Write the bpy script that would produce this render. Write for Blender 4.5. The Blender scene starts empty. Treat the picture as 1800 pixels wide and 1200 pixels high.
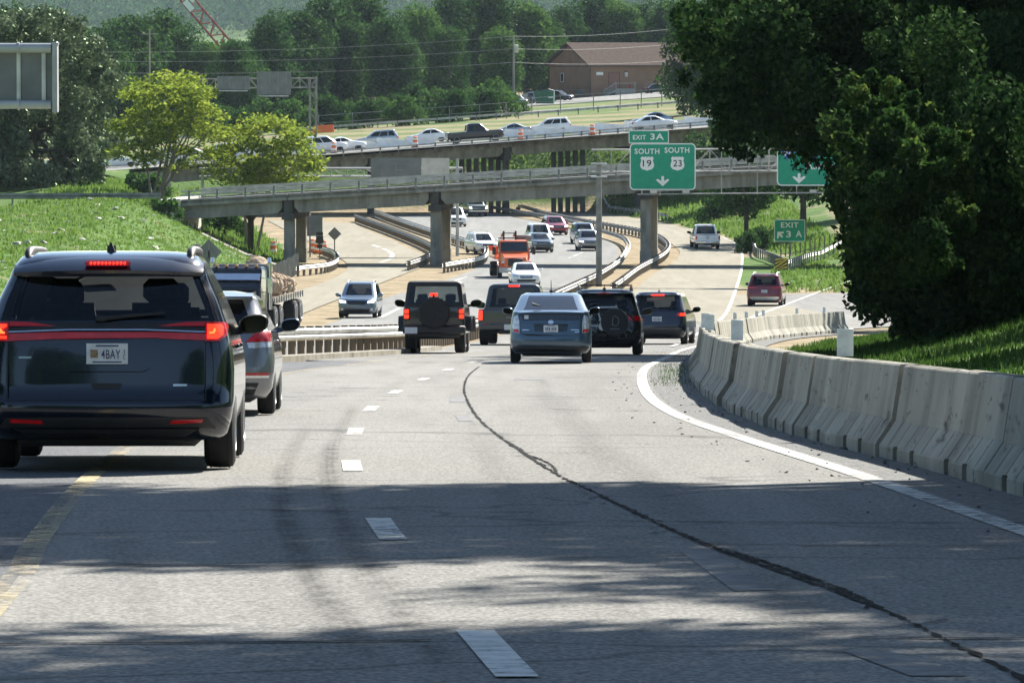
import bpy, bmesh, math, random
import numpy as np
from mathutils import Vector, Matrix
R = math.radians
random.seed(7)
rng = np.random.default_rng(7)
S = bpy.context.scene
COL = S.collection

# ------------------------------------------------------------------ camera, sky, sun, exposure
F = 9500.0            # focal length in pixels of the 1800 px wide photograph
HOR = 100.0           # row of the true horizon
CZ = 1.43             # camera height over the near road
PITCH = math.atan((600 - HOR) / F)
cam = bpy.data.cameras.new('camera')
cam.lens = F / 1800 * 36
cam.sensor_width = 36
cam.clip_start = 0.5
cam.clip_end = 12000
cam_o = bpy.data.objects.new('camera', cam)
cam_o.location = (0, 0, CZ)
cam_o.rotation_euler = (math.pi / 2 - PITCH, 0, 0)
COL.objects.link(cam_o)
S.camera = cam_o

SUN = Vector((0.62, 1.10, 1.0)).normalized()      # towards the sun: ahead and to the right
elev = math.asin(SUN.z)
azim = math.atan2(SUN.x, SUN.y)
W = bpy.data.worlds.new('World')
S.world = W
W.use_nodes = True
nt = W.node_tree
sky = nt.nodes.new('ShaderNodeTexSky')
sky.sky_type = 'NISHITA'
sky.sun_disc = False
sky.sun_elevation = elev
sky.sun_rotation = azim
sky.air_density = 1.2
sky.dust_density = 0.5
sky.ozone_density = 2.5
nt.links.new(sky.outputs[0], nt.nodes['Background'].inputs[0])
nt.nodes['Background'].inputs[1].default_value = 0.06
sl = bpy.data.lights.new('sun', 'SUN')
sl.energy = 5.0
sl.angle = R(0.53)
sl.color = (1.0, 0.95, 0.86)
so = bpy.data.objects.new('sun', sl)
so.rotation_euler = (-SUN).to_track_quat('-Z', 'Y').to_euler()
so.location = (30, 50, 60)
COL.objects.link(so)
S.view_settings.view_transform = 'Standard'
S.view_settings.look = 'None'
S.view_settings.gamma = 1
S.view_settings.use_curve_mapping = False
S.view_settings.exposure = 1.45

# ------------------------------------------------------------------ mapping between the photograph and the place
_cp, _sp = math.cos(PITCH), math.sin(PITCH)
def ray(px, py):
    x = (px - 900) / F; v = (py - 600) / F
    dy = _cp - v * _sp; dz = -_sp - v * _cp
    return x / dy, dz / dy
def P(px, py, D):
    a, b = ray(px, py)
    return Vector((a * D, D, CZ + b * D))
def XW(px, D): return (px - 900) / F * D
_tab = np.array([(-60, 2.65), (0, 0), (130, -5.78), (150, -6.75), (170, -7.68), (200, -8.98), (230, -10.1), (260, -11.05), (285, -11.75),
                 (320, -12.5), (355, -13.2), (395, -13.85), (430, -14.15), (480, -14.25), (560, -14.3), (900, -14.3), (9000, -14.3)])
_yk = np.arange(-60, 905, 5.0)
_zk = np.interp(_yk, _tab[:, 0], _tab[:, 1])
_m = _yk > 110
_zs = np.convolve(np.pad(_zk, 4, mode='edge'), np.ones(9) / 9, 'valid')
_zk = np.where(_m, _zs, _zk)
def zc(Y): return float(np.interp(Y, _yk, _zk))
def G(px, py, dz=0.0):            # point of the valley floor / road that shows at this pixel
    a, b = ray(px, py)
    lo, hi = 5.0, 900.0
    for _ in range(50):
        m = (lo + hi) / 2
        if CZ + b * m > zc(m): lo = m
        else: hi = m
    return Vector((a * lo, lo, zc(lo) + dz))
def sm(t):
    t = max(0.0, min(1.0, t)); return t * t * (3 - 2 * t)
_xl = np.array([(-60, -14), (100, -14), (150, -15), (215, -16), (300, -16.8), (360, -16.3), (388, -15.2), (410, -16.5), (450, -19.5), (500, -24), (545, -30), (600, -34)])
_xr = np.array([(-60, 6.5), (0, 6.0), (40, 4.9), (60, 4.1), (80, 4.1), (100, 4.9), (125, 6.0), (160, 8.3), (190, 11.0), (214, 16), (226, 40), (240, 90), (330, 90), (360, 60), (400, 25),
                (425, 20.5), (450, 19.3), (480, 17.8), (514, 14), (550, 9), (600, 6)])
def zh(X, Y):                      # the upper highway and the plateau behind it
    return -7.0 + 0.069 * max(-75, min(45, X)) + 0.004 * (Y - 540)
def T(X, Y):
    z0 = zc(Y)
    xl = float(np.interp(Y, _xl[:, 0], _xl[:, 1])); xr = float(np.interp(Y, _xr[:, 0], _xr[:, 1]))
    z = z0
    if X < xl:
        top = float(np.interp(Y, [-60, 60, 150, 215, 390, 440, 540], [4.2, -.5, -6.2, -8.2, -9.2, -9.3, -9.8]))
        top += 0.35 * math.sin(X * .31 + Y * .043) * sm((xl - X - 6) / 6)
        z = z0 + (top - z0) * sm((xl - X) / float(np.interp(Y, [300, 370, 400], [9.5, 14, 14]))) if top > z0 else z0
    elif X > xr:
        d = X - xr
        if Y < 235:
            z = z0 + min(7.0, 0.05 * d + 0.022 * d * d if d < 8 else 1.8 + 0.40 * (d - 8))
        else:
            z = z0 + min(6.6, 0.17 * d)
    if Y > 545:                    # fill of the upper highway closes the valley
        t = sm((Y - 551) / 15) if xl < X < xr else sm((Y - 545) / 22)
        z = z + (zh(X, Y) - 0.25 - z) * t
    if Y > 1000:
        z += 165 * sm((Y - 2300) / 5200) * (0.82 + 0.18 * math.sin(X * .0035 + 1))
    return z

# ------------------------------------------------------------------ object helpers
def link(name, me, parent=None):
    o = bpy.data.objects.new(name, me)
    COL.objects.link(o)
    if parent is not None: o.parent = parent
    return o
def tag(o, label, cat, group=None, kind=None):
    o['label'] = label; o['category'] = cat
    if group: o['group'] = group
    if kind: o['kind'] = kind
    return o
def thing(name, label, cat, loc=(0, 0, 0), rz=0.0, group=None):
    o = link(name, None)
    o.empty_display_size = 0.3
    o.location = loc; o.rotation_euler = (0, 0, rz)
    return tag(o, label, cat, group)
def setting(o):
    o['kind'] = 'structure'; return o
def kids(o): return [c for c in COL.objects if c.parent is o]
def dup(root, loc, rz=None, label=None, scale=None):
    r = root.copy(); COL.objects.link(r); r.location = loc
    if rz is not None: r.rotation_euler = (0, 0, rz)
    if scale: r.scale = scale
    if label: r['label'] = label
    for c in root.children:
        d = c.copy(); COL.objects.link(d); d.parent = r
        for g in c.children:
            e = g.copy(); COL.objects.link(e); e.parent = d
    return r
_ORD = ['first', 'second', 'third', 'fourth', 'fifth', 'sixth', 'seventh', 'eighth', 'ninth', 'tenth', 'eleventh', 'twelfth', 'thirteenth', 'fourteenth',
        'fifteenth', 'sixteenth', 'seventeenth', 'eighteenth', 'nineteenth', 'twentieth']
def nth(i): return _ORD[i] if i < 20 else 'twenty-' + _ORD[i - 20] if i < 29 else 'thirty-' + _ORD[(i - 30) % 9] if i != 29 else 'thirtieth'

class MB:
    def __init__(s): s.v = []; s.f = []; s.m = []; s.cur = 0
    def mat(s, i): s.cur = i; return s
    def add(s, vs, fs):
        o = len(s.v)
        s.v += [tuple(v) for v in vs]
        s.f += [tuple(i + o for i in f) for f in fs]
        s.m += [s.cur] * len(fs)
        return s
    def hull(s, pts):
        bm = bmesh.new()
        for p in pts: bm.verts.new(p)
        r = bmesh.ops.convex_hull(bm, input=bm.verts[:])
        bmesh.ops.delete(bm, geom=[g for g in r['geom_interior'] if isinstance(g, bmesh.types.BMVert)], context='VERTS')
        bm.verts.index_update()
        vs = [v.co.copy() for v in bm.verts]; fs = [[v.index for v in f.verts] for f in bm.faces]
        bm.free()
        return s.add(vs, fs)
    def box(s, c, d, b=0.0, rz=0.0, rx=0.0):
        c = Vector(c); hx, hy, hz = d[0] / 2, d[1] / 2, d[2] / 2
        M = Matrix.Rotation(rz, 3, 'Z') @ Matrix.Rotation(rx, 3, 'X')
        if b <= 0:
            vs = [c + M @ Vector((x * hx, y * hy, z * hz)) for x, y, z in ((-1, -1, -1), (1, -1, -1), (1, 1, -1), (-1, 1, -1), (-1, -1, 1), (1, -1, 1), (1, 1, 1), (-1, 1, 1))]
            return s.add(vs, [(3, 2, 1, 0), (4, 5, 6, 7), (0, 1, 5, 4), (1, 2, 6, 5), (2, 3, 7, 6), (3, 0, 4, 7)])
        b = min(b, hx * .99, hy * .99, hz * .99)
        pts = []
        for x in (-1, 1):
            for y in (-1, 1):
                for z in (-1, 1):
                    pts += [c + M @ Vector((x * hx, y * (hy - b), z * (hz - b))), c + M @ Vector((x * (hx - b), y * hy, z * (hz - b))), c + M @ Vector((x * (hx - b), y * (hy - b), z * hz))]
        return s.hull(pts)
    def bar(s, a, b, w, h):          # box section beam from a to b, h measured upwards
        a = Vector(a); b = Vector(b); d = (b - a).normalized()
        up = Vector((0, 0, 1)) if abs(d.z) < .95 else Vector((0, 1, 0))
        r = d.cross(up).normalized(); u = r.cross(d).normalized()
        vs = [p + r * (sx * w / 2) + u * (sz * h / 2) for p in (a, b) for sx, sz in ((-1, -1), (1, -1), (1, 1), (-1, 1))]
        return s.add(vs, [(0, 1, 2, 3), (7, 6, 5, 4), (0, 4, 5, 1), (1, 5, 6, 2), (2, 6, 7, 3), (3, 7, 4, 0)])
    def tube(s, pts, rad, n=8):
        pts = [Vector(p) for p in pts]
        if not hasattr(rad, '__len__'): rad = [rad] * len(pts)
        vs = []; fs = []; ref = None
        for i, p in enumerate(pts):
            d = (pts[min(i + 1, len(pts) - 1)] - pts[max(i - 1, 0)]).normalized()
            if ref is None: ref = Vector((0, 0, 1)) if abs(d.z) < .9 else Vector((1, 0, 0))
            r = d.cross(ref).normalized(); u = r.cross(d).normalized(); ref = u
            vs += [p + (r * math.cos(2 * math.pi * k / n) + u * math.sin(2 * math.pi * k / n)) * rad[i] for k in range(n)]
        for i in range(len(pts) - 1):
            for k in range(n):
                a = i * n + k; b = i * n + (k + 1) % n
                fs.append((a, b, b + n, a + n))
        fs.append(tuple(range(n - 1, -1, -1))); fs.append(tuple(range((len(pts) - 1) * n, len(pts) * n)))
        return s.add(vs, fs)
    def lathe(s, prof, n=28, c=(0, 0, 0), axis='x'):     # prof: (along axis, radius)
        vs = []; fs = []; c = Vector(c)
        for a, r in prof:
            for k in range(n):
                t = 2 * math.pi * k / n
                q = (a, r * math.cos(t), r * math.sin(t)) if axis == 'x' else (r * math.cos(t), a, r * math.sin(t)) if axis == 'y' else (r * math.cos(t), r * math.sin(t), a)
                vs.append(c + Vector(q))
        for i in range(len(prof) - 1):
            for k in range(n):
                a = i * n + k; b = i * n + (k + 1) % n
                fs.append((a, b, b + n, a + n))
        fs.append(tuple(range(n))); fs.append(tuple(range((len(prof) - 1) * n, len(prof) * n)))
        return s.add(vs, fs)
    def prism(s, poly, y0, y1, M=None):         # poly in (x, z) extruded along y
        n = len(poly); M = M or Matrix.Identity(4)
        vs = [M @ Vector((x, y0, z)) for x, z in poly] + [M @ Vector((x, y1, z)) for x, z in poly]
        return s.add(vs, [tuple(range(n)), tuple(range(2 * n - 1, n - 1, -1))] + [(i, i + n, (i + 1) % n + n, (i + 1) % n) for i in range(n)])
    def build(s, name, mats, parent=None, smooth=True, ang=38, fix=True):
        me = bpy.data.meshes.new(name)
        me.from_pydata(s.v, [], s.f)
        if not isinstance(mats, (list, tuple)): mats = [mats]
        for m in mats: me.materials.append(m)
        me.polygons.foreach_set('material_index', np.array(s.m, dtype=np.int32))
        if fix:
            bm = bmesh.new(); bm.from_mesh(me); bmesh.ops.recalc_face_normals(bm, faces=bm.faces[:]); bm.to_mesh(me); bm.free()
        if smooth:
            me.polygons.foreach_set('use_smooth', np.ones(len(me.polygons), dtype=bool))
            me.set_sharp_from_angle(angle=R(ang))
        me.update()
        return link(name, me, parent)

# ------------------------------------------------------------------ procedural materials
def _n(t, kind, **kw):
    n = t.nodes.new(kind)
    for k, v in kw.items(): setattr(n, k, v)
    return n
def pm(name, col, rough=.6, metal=0.0, var=.18, scale=6.0, coat=0.0, emit=None, es=1.0, bump=0.0, bscale=None, spec=.5, detail=6.0, col2=None, stretch=None, world=False, stain=None):
    m = bpy.data.materials.new(name); m.use_nodes = True
    t = m.node_tree; b = t.nodes['Principled BSDF']
    tc = _n(t, 'ShaderNodeTexCoord')
    vec = tc.outputs['Object']
    if world: vec = _n(t, 'ShaderNodeNewGeometry').outputs['Position']
    raw = vec
    if stretch:
        mp = _n(t, 'ShaderNodeMapping'); mp.inputs['Scale'].default_value = stretch
        t.links.new(vec, mp.inputs[0]); vec = mp.outputs[0]
    nz = _n(t, 'ShaderNodeTexNoise'); nz.inputs['Scale'].default_value = scale; nz.inputs['Detail'].default_value = detail
    t.links.new(vec, nz.inputs['Vector'])
    cr = _n(t, 'ShaderNodeValToRGB')
    c1 = [max(0, c * (1 - var)) for c in col[:3]]; c2 = col2 or [min(1, c * (1 + var)) for c in col[:3]]
    cr.color_ramp.elements[0].color = (*c1, 1); cr.color_ramp.elements[1].color = (*c2, 1)
    cr.color_ramp.elements[0].position = .32; cr.color_ramp.elements[1].position = .68
    t.links.new(nz.outputs[0], cr.inputs[0]); base = cr.outputs[0]
    for sc_, st_, p0, p1, am in (stain or ()):
        mp2 = _n(t, 'ShaderNodeMapping'); mp2.inputs['Scale'].default_value = st_; t.links.new(raw, mp2.inputs[0])
        n3 = _n(t, 'ShaderNodeTexNoise'); n3.inputs['Scale'].default_value = sc_; n3.inputs['Detail'].default_value = 9; n3.inputs['Roughness'].default_value = .65; t.links.new(mp2.outputs[0], n3.inputs['Vector'])
        r3 = _n(t, 'ShaderNodeMapRange'); r3.inputs[1].default_value = p0; r3.inputs[2].default_value = p1; r3.inputs[4].default_value = am; t.links.new(n3.outputs[0], r3.inputs[0])
        x3 = _n(t, 'ShaderNodeMix', data_type='RGBA'); t.links.new(r3.outputs[0], x3.inputs[0]); t.links.new(base, x3.inputs[6]); x3.inputs[7].default_value = (*[c * .22 for c in col[:3]], 1); base = x3.outputs[2]
    t.links.new(base, b.inputs['Base Color'])
    b.inputs['Roughness'].default_value = rough; b.inputs['Metallic'].default_value = metal
    b.inputs['Specular IOR Level'].default_value = spec
    if coat: b.inputs['Coat Weight'].default_value = coat; b.inputs['Coat Roughness'].default_value = .04
    if emit: b.inputs['Emission Color'].default_value = (*emit, 1); b.inputs['Emission Strength'].default_value = es
    if bump:
        n2 = _n(t, 'ShaderNodeTexNoise'); n2.inputs['Scale'].default_value = bscale or scale * 4; n2.inputs['Detail'].default_value = 8
        t.links.new(vec, n2.inputs['Vector'])
        bp = _n(t, 'ShaderNodeBump'); bp.inputs['Strength'].default_value = bump; bp.inputs['Distance'].default_value = .05
        t.links.new(n2.outputs[0], bp.inputs['Height']); t.links.new(bp.outputs[0], b.inputs['Normal'])
    return m
def paint(name, col, metal=.35, rough=.28): return pm(name, col, rough, metal, var=.06, scale=1.5, coat=1.0)
def glass(name, tint, ior=1.45):
    m = bpy.data.materials.new(name); m.use_nodes = True
    t = m.node_tree; t.nodes.remove(t.nodes['Principled BSDF'])
    fr = _n(t, 'ShaderNodeFresnel'); fr.inputs[0].default_value = ior
    tr = _n(t, 'ShaderNodeBsdfTransparent'); gl = _n(t, 'ShaderNodeBsdfGlossy'); mx = _n(t, 'ShaderNodeMixShader')
    nz = _n(t, 'ShaderNodeTexNoise'); nz.inputs['Scale'].default_value = 2.0
    cr = _n(t, 'ShaderNodeValToRGB')
    cr.color_ramp.elements[0].color = (*[c * .9 for c in tint], 1); cr.color_ramp.elements[1].color = (*tint, 1)
    t.links.new(nz.outputs[0], cr.inputs[0]); t.links.new(cr.outputs[0], tr.inputs[0])
    gl.inputs['Roughness'].default_value = .02; gl.inputs['Color'].default_value = (.95, .97, 1, 1)
    t.links.new(fr.outputs[0], mx.inputs[0]); t.links.new(tr.outputs[0], mx.inputs[1]); t.links.new(gl.outputs[0], mx.inputs[2])
    t.links.new(mx.outputs[0], t.nodes['Material Output'].inputs[0])
    return m
def leafm(name, cols, trans=.35, scale=.25, rough=.55, gloss=.012):
    m = bpy.data.materials.new(name); m.use_nodes = True
    t = m.node_tree; t.nodes.remove(t.nodes['Principled BSDF'])
    ge = _n(t, 'ShaderNodeNewGeometry'); cr = _n(t, 'ShaderNodeValToRGB')
    cr.color_ramp.elements[0].color = (*cols[0], 1); cr.color_ramp.elements[1].color = (*cols[-1], 1)
    for i, c in enumerate(cols[1:-1]):
        e = cr.color_ramp.elements.new((i + 1) / (len(cols) - 1)); e.color = (*c, 1)
    tc = _n(t, 'ShaderNodeTexCoord'); nz = _n(t, 'ShaderNodeTexNoise'); nz.inputs['Scale'].default_value = scale
    t.links.new(tc.outputs['Object'], nz.inputs['Vector'])
    ma = _n(t, 'ShaderNodeMath', operation='MULTIPLY_ADD'); ma.inputs[1].default_value = .55
    sb = _n(t, 'ShaderNodeMath', operation='MULTIPLY_ADD'); sb.inputs[1].default_value = 1.3; sb.inputs[2].default_value = -.42
    t.links.new(nz.outputs[0], sb.inputs[0])
    t.links.new(ge.outputs['Random Per Island'], ma.inputs[0]); t.links.new(sb.outputs[0], ma.inputs[2])
    t.links.new(ma.outputs[0], cr.inputs[0])
    df = _n(t, 'ShaderNodeBsdfDiffuse'); tl = _n(t, 'ShaderNodeBsdfTranslucent'); mx = _n(t, 'ShaderNodeMixShader'); mx.inputs[0].default_value = trans
    hs = _n(t, 'ShaderNodeHueSaturation'); hs.inputs['Value'].default_value = 1.6; hs.inputs['Hue'].default_value = .492
    t.links.new(cr.outputs[0], df.inputs[0]); t.links.new(cr.outputs[0], hs.inputs['Color']); t.links.new(hs.outputs[0], tl.inputs[0])
    t.links.new(df.outputs[0], mx.inputs[1]); t.links.new(tl.outputs[0], mx.inputs[2])
    gl = _n(t, 'ShaderNodeBsdfGlossy'); gl.inputs['Roughness'].default_value = rough; gl.inputs['Color'].default_value = (.6, .8, .5, 1)
    m2 = _n(t, 'ShaderNodeMixShader'); m2.inputs[0].default_value = gloss
    t.links.new(mx.outputs[0], m2.inputs[1]); t.links.new(gl.outputs[0], m2.inputs[2])
    t.links.new(m2.outputs[0], t.nodes['Material Output'].inputs[0])
    return m

def road_mat(name, col, col2, crack=.5, joint=None):
    m = bpy.data.materials.new(name); m.use_nodes = True
    t = m.node_tree; b = t.nodes['Principled BSDF']; L = t.links.new
    tc = _n(t, 'ShaderNodeTexCoord'); v = tc.outputs['Object']
    def noise(sc, st=None, det=6.0, dist=0.0):
        n = _n(t, 'ShaderNodeTexNoise'); n.inputs['Scale'].default_value = sc; n.inputs['Detail'].default_value = det; n.inputs['Distortion'].default_value = dist
        if st:
            mp = _n(t, 'ShaderNodeMapping'); mp.inputs['Scale'].default_value = st; mp.inputs['Rotation'].default_value = (0, 0, R(-2)); L(v, mp.inputs[0]); L(mp.outputs[0], n.inputs['Vector'])
        else: L(v, n.inputs['Vector'])
        return n.outputs[0]
    def mix(f, a, b_, bl='MIX'):
        x = _n(t, 'ShaderNodeMix', data_type='RGBA', blend_type=bl)
        if isinstance(f, float): x.inputs[0].default_value = f
        else: L(f, x.inputs[0])
        for s_, q in ((6, a), (7, b_)):
            if isinstance(q, tuple): x.inputs[s_].default_value = (*q, 1)
            else: L(q, x.inputs[s_])
        return x.outputs[2]
    def ramp(f, p0, p1):
        r = _n(t, 'ShaderNodeMapRange'); r.inputs[1].default_value = p0; r.inputs[2].default_value = p1; L(f, r.inputs[0]); return r.outputs[0]
    c = mix(ramp(noise(.35, (1.0, .10, 1)), .35, .65), col, col2)                       # long worn streaks along the lanes
    c = mix(ramp(noise(1.6, (1.0, .05, 1), 4.0), .45, .75), c, tuple(q * .80 for q in col))
    grit = ramp(noise(38.0, (1, .45, 1), 3.0), .38, .66)
    c = mix(.42, c, mix(grit, tuple(q * .55 for q in col), tuple(min(1, q * 1.55) for q in col2)))
    spk = ramp(noise(17.0, (1, .5, 1), 2.0), .62, .70)
    c = mix(spk, c, mix(.35, c, (0.02, .02, .02)))
    if crack:
        vo = _n(t, 'ShaderNodeTexVoronoi', feature='DISTANCE_TO_EDGE'); vo.inputs['Scale'].default_value = .16
        mp = _n(t, 'ShaderNodeMapping'); mp.inputs['Scale'].default_value = (.55, 1.0, 1); L(v, mp.inputs[0])
        nn = _n(t, 'ShaderNodeTexNoise'); nn.inputs['Scale'].default_value = .7; L(v, nn.inputs['Vector'])
        ad = _n(t, 'ShaderNodeVectorMath', operation='MULTIPLY_ADD'); L(nn.outputs['Color'], ad.inputs[0]); ad.inputs[1].default_value = (2.2, 2.2, 0); L(mp.outputs[0], ad.inputs[2])
        L(ad.outputs[0], vo.inputs['Vector'])
        k = ramp(vo.outputs['Distance'], .0, .012)
        inv = _n(t, 'ShaderNodeMath', operation='SUBTRACT'); inv.inputs[0].default_value = 1; L(k, inv.inputs[1])
        mu = _n(t, 'ShaderNodeMath', operation='MULTIPLY'); L(inv.outputs[0], mu.inputs[0]); mu.inputs[1].default_value = crack
        c = mix(mu.outputs[0], c, (.03, .03, .03))
    if joint:
        w = _n(t, 'ShaderNodeTexWave', wave_type='BANDS', bands_direction='Y'); w.inputs['Scale'].default_value = joint; L(v, w.inputs['Vector'])
        k = ramp(w.outputs[0], .03, .0)
        c = mix(k, c, tuple(q * .45 for q in col))
    L(c, b.inputs['Base Color'])
    b.inputs['Roughness'].default_value = .95; b.inputs['Specular IOR Level'].default_value = .12
    bp = _n(t, 'ShaderNodeBump'); bp.inputs['Strength'].default_value = .5; bp.inputs['Distance'].default_value = .02
    L(noise(60.0, None, 4.0), bp.inputs['Height']); L(bp.outputs[0], b.inputs['Normal'])
    return m

M = {}
M['asphalt'] = road_mat('worn grey asphalt', (.176, .173, .162), (.240, .236, .220))
M['shoulder'] = road_mat('dark shoulder asphalt', (.10, .105, .112), (.15, .153, .158), .3)
M['oncoming'] = road_mat('pale asphalt', (.18, .18, .173), (.235, .235, .224), .3)
M['ramp'] = road_mat('tan concrete paving', (.222, .202, .156), (.278, .258, .203), .25)
M['gravel'] = pm('shoulder gravel', (.13, .13, .125), .95, var=.5, scale=14, bump=.8, bscale=30)
M['conc'] = pm('weathered concrete', (.30, .28, .235), .95, var=.25, scale=1.6, bump=.25, bscale=20, stretch=(1, 1, .35), spec=.1, world=True, stain=((.9, (1, 1, .12), .50, .72, .65), (2.2, (1, 1, 1), .56, .72, .4)))
M['conc_l'] = pm('pale concrete', (.55, .53, .47), .9, var=.14, scale=1.5, bump=.15, bscale=20)
M['conc_d'] = pm('concrete darkened for shade', (.085, .08, .072), .95, spec=.1, var=.4, scale=.9, stretch=(1, 1, .3))  # streaked concrete, its dark tone holds the shade beneath the decks
M['barrier'] = pm('cast barrier concrete', (.338, .325, .278), .95, var=.24, scale=1.1, bump=.2, bscale=25, stretch=(1, 1, .3), spec=.1, world=True, stain=((1.4, (1, 1, .10), .47, .72, .5), (5.0, (1, .35, 1.6), .58, .70, .8), (1.1, (1, 1, 1), .50, .75, .35), (9.0, (1, .25, .6), .63, .70, .85)))
M['white_b'] = pm('new barrier concrete', (.86, .85, .81), .85, var=.12, scale=1.1)
def worn(name, col, p0, p1):
    m = pm(name, col, .85, var=.2, scale=6, detail=8); t = m.node_tree; L = t.links.new
    tc = _n(t, 'ShaderNodeTexCoord'); n = _n(t, 'ShaderNodeTexNoise'); n.inputs['Scale'].default_value = 9; n.inputs['Detail'].default_value = 9; n.inputs['Roughness'].default_value = .75; L(tc.outputs['Object'], n.inputs['Vector'])
    n2 = _n(t, 'ShaderNodeTexNoise'); n2.inputs['Scale'].default_value = .25; L(tc.outputs['Object'], n2.inputs['Vector'])
    ad = _n(t, 'ShaderNodeMath', operation='MULTIPLY_ADD'); ad.inputs[1].default_value = .5; L(n2.outputs[0], ad.inputs[0]); L(n.outputs[0], ad.inputs[2])
    r = _n(t, 'ShaderNodeMapRange'); r.inputs[1].default_value = p0; r.inputs[2].default_value = p1; L(ad.outputs[0], r.inputs[0])
    x = _n(t, 'ShaderNodeMixShader'); tr = _n(t, 'ShaderNodeBsdfTransparent'); L(r.outputs[0], x.inputs[0]); L(t.nodes['Principled BSDF'].outputs[0], x.inputs[1]); L(tr.outputs[0], x.inputs[2])
    L(x.outputs[0], t.nodes['Material Output'].inputs[0]); return m
M['wline'] = worn('white road paint', (.50, .50, .47), .70, .95)
M['yline'] = worn('yellow road paint', (.44, .36, .20), .50, .84)
M['yline2'] = worn('faded yellow road paint', (.42, .36, .22), .50, .72)
M['tar'] = pm('black crack sealant', (.020, .020, .021), .95, var=.5, scale=8, spec=.05)
M['patch'] = pm('dark asphalt patch', (.12, .122, .125), .9, var=.35, scale=7)
M['skid'] = None
M['galv'] = pm('galvanised steel', (.52, .53, .52), .42, .75, var=.22, scale=1.2)
M['galv_d'] = pm('dull weathered steel', (.22, .22, .21), .55, .5, var=.3, scale=1.5)
M['steel'] = pm('pale steel pipe', (.42, .43, .42), .55, .3, var=.2, scale=1)
M['rail'] = pm('weathered bridge rail', (.46, .44, .38), .8, .1, var=.3, scale=1.5)
M['truss'] = pm('dull galvanised truss', (.30, .305, .295), .6, .3, var=.25, scale=1.2)
M['wood'] = pm('weathered timber post', (.17, .14, .105), .95, var=.4, scale=5, stretch=(1, 1, .2))
M['pole'] = pm('grey utility pole timber', (.30, .28, .25), .9, var=.3, scale=3, stretch=(1, 1, .1))
M['green'] = pm('green sign sheeting', (.0, .30, .175), .5, var=.08, scale=3, emit=(0, .2, .12), es=.0)
M['white'] = pm('white sign sheeting', (.82, .83, .80), .5, var=.04)
M['black'] = pm('black sign sheeting', (.02, .02, .022), .5)
M['blue'] = pm('blue sign sheeting', (.03, .10, .45), .5)
M['red'] = pm('red sign sheeting', (.5, .03, .05), .5)
M['yellow'] = pm('yellow sign sheeting', (.80, .50, .04), .5)
M['signback'] = pm('bare aluminium sign back', (.18, .19, .188), .55, .4, var=.15, scale=1.2)
M['orange'] = pm('orange plastic', (.85, .17, .03), .5, var=.08)
M['rubber'] = pm('tyre rubber', (.022, .022, .023), .85, var=.3, scale=20, bump=.2)
M['alloy'] = pm('alloy rim', (.50, .51, .52), .3, .85, var=.1)
M['rim_d'] = pm('black rim', (.03, .03, .032), .4, .5)
M['plastic'] = pm('black trim plastic', (.022, .022, .024), .55, var=.2)
M['chrome'] = pm('bright trim', (.70, .71, .72), .15, 1.0, var=.05)
M['cabin'] = pm('dark cabin lining', (.030, .030, .032), .9)
M['seat'] = pm('dark seat fabric', (.035, .036, .04), .9, var=.3, scale=12)
M['plate'] = pm('white number plate', (.70, .72, .73), .45, var=.1, scale=20)
M['lamp_red'] = pm('red lamp lens', (.38, .008, .010), .25, var=.2, scale=14, coat=.6, emit=(1, .01, .01), es=.02)
M['lamp_lit'] = pm('lit brake lamp', (.8, .03, .01), .3, emit=(1, .025, .008), es=1.15)
M['lamp_hot'] = pm('lit lamp filament', (.9, .1, .02), .3, emit=(1, .10, .02), es=1.6)
M['lamp_clr'] = pm('clear lamp lens', (.62, .64, .66), .12, .3, var=.3, scale=20, coat=1)
M['lamp_on'] = pm('lit headlamp', (.9, .9, .9), .2, emit=(1, .97, .9), es=1.5)
M['lamp_amber'] = pm('amber lamp lens', (.7, .25, .03), .25, coat=1)
M['glass_d'] = glass('tinted glass', (.30, .33, .33))
M['glass_k'] = glass('dark far glass', (.10, .11, .115))
M['glass_v'] = glass('lightly tinted rear glass', (.55, .58, .57))
M['glass_c'] = glass('clear car glass', (.62, .66, .64))
M['bark_l'] = pm('pale bark', (.17, .15, .12), .9, var=.3, scale=4, stretch=(1, 1, .25))
M['mirror'] = pm('mirror glass', (.035, .04, .042), .05, 1.0, var=.03)  # dark tint stands in for the dark trees it would reflect
M['bark'] = pm('bark', (.045, .037, .030), .95, var=.4, scale=4, stretch=(1, 1, .25), bump=.5)
M['rock'] = pm('pale rubble', (.42, .40, .36), .9, var=.3, scale=3)
M['brick'] = pm('red brown block wall', (.29, .18, .115), .9, spec=.1, var=.1, scale=.6)
M['shingle'] = pm('brown roof shingles', (.085, .062, .050), .95, spec=.05, var=.2, scale=2.0, stretch=(1, 1, 3))

# ------------------------------------------------------------------ the ground: one sheet to the horizon, roads as thin sheets on it
def smooth(pts, step=1.5):
    pts = [np.array(p[:2], float) for p in pts]
    P_ = [2 * pts[0] - pts[1]] + pts + [2 * pts[-1] - pts[-2]]
    out = []
    for i in range(1, len(P_) - 2):
        a, b, c, d = P_[i - 1:i + 3]
        n = max(2, int(np.linalg.norm(c - b) / step))
        for k in range(n):
            t = k / n
            out.append(.5 * (2 * b + (c - a) * t + (2 * a - 5 * b + 4 * c - d) * t * t + (3 * b - a - 3 * c + d) * t ** 3))
    out.append(pts[-1])
    return out
def resample(pts, step):
    pts = [np.array(p[:2], float) for p in pts]
    d = [0]
    for a, b in zip(pts, pts[1:]): d.append(d[-1] + np.linalg.norm(b - a))
    n = max(1, int(round(d[-1] / step)))
    q = np.linspace(0, d[-1], n + 1)
    return [np.array((np.interp(t, d, [p[0] for p in pts]), np.interp(t, d, [p[1] for p in pts]))) for t in q]
def gpx(l): return [G(*p) for p in l]

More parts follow.
